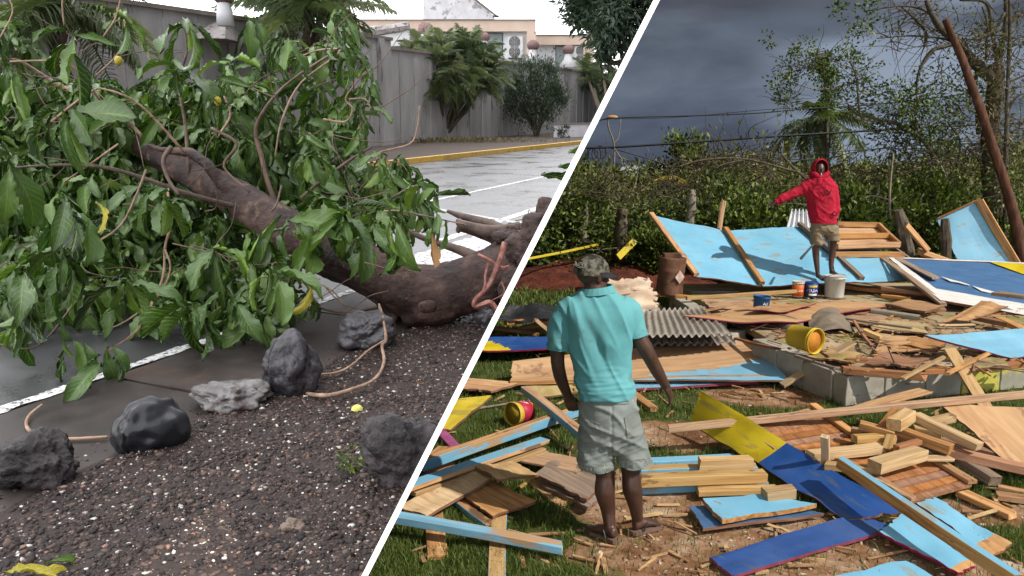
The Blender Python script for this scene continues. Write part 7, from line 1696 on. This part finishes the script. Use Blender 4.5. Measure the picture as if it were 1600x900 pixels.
    for v, n in zip(V, Nn):
        q = Vector(v); a = q.dot(dirf); b = q.dot(per); lx = q.x - cen.x; lz = q.z - cen.z
        w = noise.noise(Vector((b * 13 + .6 * noise.noise(q * 3), a * 2.4, q.y * 1.5))); f1 = (1 - abs(w) * 2.4); f1 = max(0, f1) ** 2
        w2 = noise.noise(Vector((q.x * 5, 3, q.z * 26))); low = max(0, min(1, (cen.z - .08 - q.z) / .2)); f2 = max(0, 1 - abs(w2) * 3) * low
        f3 = sin((b * 34 + 2.0 * noise.noise(q * 2.2))) * .0035 * max(0, min(1, (q.z - cen.z + .28) / .2)) * (1 - .5 * low)
        f4 = -.016 * math.exp(-((lx + .02 + .5 * lz) / .035) ** 2) * math.exp(-(lz / .22) ** 2)
        o.append(q + Vector(n) * (.020 * f1 * .55 + .008 * f2 + f3 + f4 + .004 * noise.noise(q * 9)))
    shirt = mesh('polo_shirt', o, Fs, TURQ, e, smooth=True)
    # collar and cuffs
    cr = []
    for i in range(21):
        a = 2 * pi * i / 20; c = J(931, 450, .015); cr.append(c + Vector((cos(a) * .086 + .008, sin(a) * .080, .012 * cos(a) - .010)))
    V = []; 
    for i, p in enumerate(cr): d = Vector((p.x - cr[0].x + .082, p.y - J(931, 450, .015).y, 0)); V += [p + Vector((0, 0, .018)), p + d.normalized() * .022 + Vector((0, 0, -.020)), p + d.normalized() * .027 + Vector((0, 0, -.020)), p + d.normalized() * .007 + Vector((0, 0, .021))]
    Fq = []
    for i in range(20):
        for q in range(4): q2 = (q + 1) % 4; Fq.append((4 * i + q, 4 * i + q2, 4 * i + 4 + q2, 4 * i + 4 + q))
    mesh('collar', V, Fq, TURQ, e, smooth=False)
    for pts in (([J(873.2, 538), J(872.8, 545)]), ([J(992, 518), J(993.4, 525)])): v, f = tube(pts, .0735, 24, 1); mesh('cuff', v, f, TURQ, e)
    # small dirt marks on the shirt
    DIRTM = plainm('brown_dirt', (.05, .055, .05), rough=1)
    # shorts
    so_ = [rings([ring(905, 994, 617, .140, -.01), ring(905, 997, 640, .152, -.01), ring(905, 1001, 670, .150), ring(912, 1002, 690, .125), ring(925, 995, 703, .08)], 36, 2.3)]
    def leg(pts): return rings([(J((a + b) / 2, py, dy), Vector(((b - a) / 2 * k, 0, sl)), Y * dep) for a, b, py, dep, dy, sl in pts], 30, 2.2)
    so_.append(leg([(906, 957, 665, .13, 0, 0), (904, 958, 700, .118, 0, 0), (903, 960, 734, .110, 0, 0.0)]))
    so_.append(leg([(953, 1001, 665, .13, 0, 0), (962, 1009, 695, .118, 0, .0), (967, 1018, 728, .110, 0, .012)]))
    V, Fs, Nn = remesh(so_, .0075); o = []
    zh1, zh2 = J(930, 727).z, J(990, 721).z; xm = J(963, 700).x
    Fs = [q for q in Fs if V[q[0]][2] > (zh1 if V[q[0]][0] < xm else zh2) - .004 + .006 * noise.noise(Vector(V[q[0]]) * 40)]
    for v, n in zip(V, Nn):
        q = Vector(v); cz = J(950, 700).z; low = max(0, min(1, (cz + .30 - q.z) / .4))
        w = noise.noise(Vector((q.x * 7, q.y * 3, q.z * 12 + q.x * 7))); f1 = max(0, 1 - abs(w) * 2.6) ** 1.6
        w2 = noise.noise(Vector((q.x * 4 - q.z * 4, 7, q.z * 22 - q.x * 9))); f2 = max(0, 1 - abs(w2) * 3)
        seam = math.exp(-((q.x - J(951, 650).x - .02 * (J(951, 640).z - q.z)) / .006) ** 2) * (q.y < y0) * (q.z > J(951, 700).z)
        o.append(q + Vector(n) * (.013 * f1 + .008 * f2 * low - .007 * seam + .004 * noise.noise(q * 14)))
    mesh('denim_shorts', o, Fs, DENIM, e, smooth=True)
    # back pockets, waistband, belt loop, frayed hems
    def patch(name, pts, m, off=.004, nn=7):
        """cloth patch that lies on the back of the shorts"""
        from mathutils.bvhtree import BVHTree
        bv = BVHTree.FromPolygons([tuple(p) for p in o], Fs); V = []; Fq = []
        for j in range(nn + 1):
            for i in range(nn + 1):
                u, v = i / nn, j / nn; a, b, c, d = pts; px = (a[0] * (1 - u) + b[0] * u) * (1 - v) + (d[0] * (1 - u) + c[0] * u) * v; py = (a[1] * (1 - u) + b[1] * u) * (1 - v) + (d[1] * (1 - u) + c[1] * u) * v
                p = J(px, py, 0); h = bv.ray_cast(Vector((p.x, y0 - 1, p.z)), Vector((0, 1, 0)))[0]
                V.append((h if h else p) + Vector((0, -off, 0)))
        for j in range(nn):
            for i in range(nn): q = j * (nn + 1) + i; Fq.append((q, q + 1, q + nn + 2, q + nn + 1))
        nv = len(V); V += [p + Vector((0, off + .003, 0)) for p in V]
        for i in range(nn): Fq += [(i, i + nv, i + 1 + nv, i + 1), (nn * (nn + 1) + i, nn * (nn + 1) + i + nv, nn * (nn + 1) + i + 1 + nv, nn * (nn + 1) + i + 1)]
        for j in range(nn): a0, a1 = j * (nn + 1), (j + 1) * (nn + 1); Fq += [(a0, a1, a1 + nv, a0 + nv), (a0 + nn, a1 + nn, a1 + nn + nv, a0 + nn + nv)]
        mesh(name, V, Fq, m, e)
    DEN2 = worn_cloth('denim_pocket', [(0.18, 0.195, 0.185), (0.26, 0.27, 0.255)])
    patch('back_pocket', [(970, 640), (994, 632), (999, 668), (975, 672)], DEN2, .006)
    patch('back_pocket', [(911, 644), (933, 650), (936, 680), (914, 674)], DEN2, .006)
    v, f = rings([ring(904, 995.5, 614, .147, -.01), ring(903.5, 996, 621, .150, -.01)], 40, 2.3); mesh('waistband', v, f, DENIM, e)
    v, f = box(J(948.5, 617, -.165), .012, .008, .05); mesh('belt_loop', v, f, DEN2, e)
    rgf = np.random.default_rng(4); fr = []
    for (a, b, ya, yb_) in ((902, 962, 728, 728), (967, 1018, 724, 718)):
        for i in range(150):
            t = rgf.uniform(); px = a + (b - a) * t; py = ya + (yb_ - ya) * t; xx = (t - .5) * 2; dy_ = -.125 * sqrt(max(0, 1 - abs(xx) ** 2.2)) * (1 if rgf.uniform() < .8 else -1)
            p = J(px, py - 1, dy_); fr.append(tube([p + Vector((0, 0, .008)), p + Vector((rgf.normal() * .004, 0, -.012)), p + Vector((rgf.normal() * .009, 0, -rgf.uniform(.015, .038)))], [.0016, .0008], 3, 1))
    v, f = join(fr); prop(mesh('frayed_hem', v, f, plainm('pale_threads', (.4, .42, .38)), e), kind='stuff')
    # cap
    cp_ = empty; V = []; Fs = []; n1, n2 = 30, 10
    Sx, Sy, Sz = .090, .112, .098
    tiltM = Matrix.Rotation(radians(0), 3, 'X')
    for j in range(n2 + 1):
        ph = (pi / 2) * (1 - j / n2) if j < n2 else 0
        for i in range(n1):
            th = 2 * pi * i / n1; x = Sx * cos(ph) * cos(th); yy = Sy * cos(ph) * sin(th) - .012; z = Sz * sin(ph) + .022 - (.022 if yy < -.03 else 0) * (1 - sin(ph))
            V.append(at3(x, yy, z))
    for j in range(n2):
        for i in range(n1): i2 = (i + 1) % n1; Fs.append((j * n1 + i, j * n1 + i2, (j + 1) * n1 + i2, (j + 1) * n1 + i))
    cap = mesh('cap', V, Fs, CAMO, e, smooth=True)
    V = []; Fs = []
    for s_ in (0, 1):
        for j in range(5):
            for i in range(13):
                a = pi * (i / 12); r_ = 1 + .75 * j / 4 * sin(a) ** .8
                V.append(at3(Sx * .97 * cos(a) * (1 + .05 * j * sin(a)), Sy * sin(a) * r_ * .95 - .012, .022 - .010 * j * sin(a) * .5 - .02 * abs(cos(a)) * j / 4 - s_ * .005))
    for j in range(4):
        for i in range(12): a = j * 13 + i; Fs += [(a, a + 1, a + 14, a + 13), (a + 65, a + 78, a + 79, a + 66)]
    mesh('cap_brim', V, Fs, BLACKP, cap)
    for sx in (-.030, .030):        # two raised oval motifs on the back of the cap
        for rr in (1.0, .5):
            q = []
            for i in range(17):
                a = 2 * pi * i / 16; x = sx + .024 * rr * cos(a); z = .055 + .014 * rr * sin(a); yy = -.012 - Sy * sqrt(max(0, 1 - (x / Sx) ** 2 - ((z - .022) / Sz) ** 2)) - .002; q.append(at3(x, yy, z))
            v, f = tube(q, .0028, 5, 1); mesh('cap_motif', v, f, plainm('pale_cap_print', (.34, .32, .26)), cap)
man_turquoise()

# ------------------------------------------------------------------ man in the red hooded sweatshirt
def man_red():
    y0 = 12.3; k = y0 / F; J = lambda px, py, dy=0.0: D(px, py, y0 + dy); Y = Vector((0, 1, 0))
    e = empty('person', J(1288, 434), 'man in red hooded sweatshirt standing on the blue panels, one arm held out', 'person')
    def ring(xl, xr, py, dep, dy=0.0): return (J((xl + xr) / 2, py, dy), Vector(((xr - xl) / 2 * k, 0, 0)), Y * dep)
    body = [rings([ring(1275, 1286, 272, .05), ring(1268, 1298, 290, .10), ring(1270, 1302, 330, .11), ring(1273, 1302, 355, .12)], 20)]
    hc = J(1280.5, 264.5, 0); hp, Mh, at3 = headshape(hc, Vector((-.05, -1, 0)), 1.06, .0); body += hp
    body.append(limbt([J(1280, 285), J(1280, 268)], [.06, .055]))
    al, ar = J(1277.5, 426, -.02), J(1298.5, 420, 0)
    body.append(limbt([J(1276, 350), J(1274.5, 383), J(1275, 400, .02), al], [.085, .058, .052, .033], n=5)); body.append(limbt([J(1300, 350), J(1302, 378), J(1300, 395, .02), ar], [.085, .056, .050, .033], n=5))
    def ft_(px, py, toe, dy): h_ = J(px, py, dy); t_ = J(toe[0], toe[1], dy - .2); t_.z = h_.z - .01; return h_, t_
    h1 = Vector((al.x, al.y + .03, al.z - .085)); t1 = h1 + Vector((.04, -.24, -.03)); h2 = Vector((ar.x, ar.y + .03, ar.z - .085)); t2 = h2 + Vector((.07, -.23, -.03))
    body += foot(h1, t1, al); body += foot(h2, t2, ar)
    body.append(limbt([J(1264, 292), J(1238, 304), J(1212, 316)], [.05, .04, .03])); body += hand(J(1212, 315.5), J(1205.5, 318), 1.1, Vector((0, 0, -1)), Vector((.2, -.8, .3)).normalized(), Vector((.2, 1, .2)), .35)
    body.append(limbt([J(1302, 300), J(1306, 322), J(1307, 338)], [.05, .04, .03])); body += hand(J(1307.5, 337), J(1308, 344), 1.1, Vector((-1, 0, 0)), Vector((-.5, -.6, 0)).normalized(), Vector((0, 1, 0)), .8)
    V, Fs, Nn = remesh(body, .010); mesh('body', V, Fs, SKIN, e, smooth=True)
    for x in (-.03, .03): v, f = ball(at3(x, .088, .004), .010, .006, .005, 2); mesh('eye', v, f, plainm('eye_white', (.22, .2, .18)), e); 
    v, f = tube([at3(.008, .10, -.056), at3(.012, .15, -.085)], .006, 6, 1); mesh('cigarette', v, f, WHT, e)
    # sweatshirt: body + sleeves
    sh = [rings([ring(1268, 1293, 275, .09), ring(1261, 1302, 283, .13), ring(1259, 1304, 300, .15), ring(1262, 1304, 322, .155), ring(1265, 1306, 338, .16), ring(1267, 1306, 347.5, .155)], 32, 2.4)]
    sh.append(limbt([J(1268, 286), J(1255, 295), J(1238, 303.5), J(1222, 311), J(1211, 316)], [.095, .085, .072, .064, .045], 18)); sh.append(limbt([J(1297, 286), J(1303.5, 305), J(1306, 322), J(1307, 338)], [.085, .072, .062, .045], 18))
    V, Fs, Nn = remesh(sh, .011); o = []
    for v, n in zip(V, Nn):
        q = Vector(v); w = noise.noise(Vector((q.x * 8 + q.z * 4, q.y * 2, q.z * 5))); w2 = noise.noise(Vector((q.x * 12, 5, q.z * 16 - q.x * 6)))
        o.append(q + Vector(n) * (.014 * max(0, 1 - abs(w) * 2.4) ** 2 + .007 * max(0, 1 - abs(w2) * 2.5) - .006))
    mesh('sweatshirt', o, Fs, REDH, e, smooth=True)
    # hood: shell open to the front
    V = []; Fs = []; nn, mm = 20, 12
    for s_ in (0, 1):
        for j in range(mm + 1):
            b = j / mm                     # 0 = front edge, 1 = back
            for i in range(nn + 1):
                a = -0.32 * pi + (1.64 * pi) * i / nn; rr = (.118 if not s_ else .108) * (.86 + .14 * min(1, b / .25)); wd = rr * (1.0 - .0 * b) * sqrt(max(0.02, 1 - (max(0, b - .25) / .80) ** 2.4)); 
                V.append(at3(wd * cos(a) * .98, .075 - .20 * b + (.012 if s_ else 0), .012 + wd * sin(a) * 1.18 + (.010 if b < .2 else 0)))
    s0 = (nn + 1) * (mm + 1)
    for j in range(mm):
        for i in range(nn): q = j * (nn + 1) + i; Fs += [(q, q + 1, q + nn + 2, q + nn + 1), (q + s0, q + s0 + nn + 1, q + s0 + nn + 2, q + s0 + 1)]
    for i in range(nn): Fs.append((i, i + s0, i + 1 + s0, i + 1))
    mesh('hood', V, Fs, REDH, e, smooth=True)
    v, f = tube([at3(-.09, .06, -.07), at3(0, .07, -.125), at3(.09, .06, -.07), at3(.11, -.02, -.06), at3(0, -.11, -.07), at3(-.11, -.02, -.06), at3(-.09, .06, -.07)], .045, 10, 4); mesh('hood_base', v, f, REDH, e, smooth=True)
    for x in (-.035, .035): v, f = tube([at3(x, .125, -.12), at3(x * 1.1, .175, -.22), at3(x * 1.3, .178, -.34 + x)], .005, 5, 3); mesh('drawstring', v, f, REDH, e)
    # faded dark emblem
    DK = plainm('faded_black_print', (.06, .008, .015)); zc = J(1286, 301)
    text(e, 'W', Matrix.Translation(Vector((zc.x, y0 - .165, zc.z))), .12, DK) ; text(e, '. .', Matrix.Translation(Vector((zc.x - .01, y0 - .165, zc.z - .07))), .13, DK)
    v, f = tube([Vector((J(1297, 333).x + .03 * cos(a), y0 - .178, J(1297, 333).z + .03 * sin(a))) for a in [2 * pi * w / 12 for w in range(13)]], .008, 5, 1); mesh('dark_patch', v, f, DK, e)
    v, f = rings([ring(1266.5, 1306.5, 344.5, .166), ring(1267, 1306.5, 348.5, .166)], 32, 2.4); mesh('waist_rib', v, f, REDH, e, smooth=False)
    sh = [rings([ring(1269, 1305, 345, .14), ring(1268, 1307, 358, .15), ring(1272, 1306, 366, .10)], 28, 2.2)]
    sh.append(rings([ring(1267, 1286, 355, .12), ring(1267, 1284, 382, .115)], 24, 2.2)); sh.append(rings([ring(1288, 1308, 354, .12), ring(1291, 1311, 376, .115)], 24, 2.2))
    V, Fs, Nn = remesh(sh, .011); o = [Vector(v) + Vector(n) * (.014 * max(0, 1 - 2.5 * abs(noise.noise(Vector((v[0] * 9, v[1] * 2, v[2] * 12)))))) for v, n in zip(V, Nn)]
    mesh('khaki_shorts', o, Fs, KHAKI, e, smooth=True)
    v, f = tube([J(1251, 404.5, -.3), J(1262, 392, -.25), J(1271, 382, -.2)], [.022, .016, .016], 6, 2); prop(mesh('machete', v, f, BLACKP), 'dark blade held low against the leg of the man in red', 'tool')
man_red()
# ================================================================== close the scene against the added divider
bpy.context.view_layer.update()
tops = [o for o in SC.objects if o.parent is None and o.name in SIDES]
for o in tops:
    if SIDES[o.name] == 'L': o.matrix_world = ML @ o.matrix_basis
bpy.context.view_layer.update()
def side_of(o):
    while o.parent is not None: o = o.parent
    return SIDES.get(o.name)
kill = []
for o in list(SC.objects):
    if o.type != 'MESH': continue
    s = side_of(o)
    if s not in ('L', 'R'): continue
    sg = 1 if s == 'R' else -1; off = DIVIDER_T / 2 + .0005
    Mw = o.matrix_world; n = SEAM_N * sg
    ds = [((Mw @ Vector(c)) - EYE).dot(n) - off for c in o.bound_box]
    if min(ds) >= 0: continue
    if max(ds) < 0: kill.append(o); continue
    me = o.data
    if me.users > 1: me = me.copy(); o.data = me
    bm = bmesh.new(); bm.from_mesh(me); Mi = Mw.inverted(); co = Mi @ (EYE + n * off); no = (Mi.to_3x3() @ n) if False else (Mw.to_3x3().transposed() @ n)
    bmesh.ops.bisect_plane(bm, geom=bm.verts[:] + bm.edges[:] + bm.faces[:], dist=1e-6, plane_co=co, plane_no=no.normalized(), clear_inner=True)
    bm.to_mesh(me); bm.free()
    if len(me.polygons) == 0: kill.append(o)
for o in kill:
    for c in list(o.children): bpy.data.objects.remove(c)
    bpy.data.objects.remove(o)
for o in SC.objects:
    o['_n'] = 0; del o['_n']
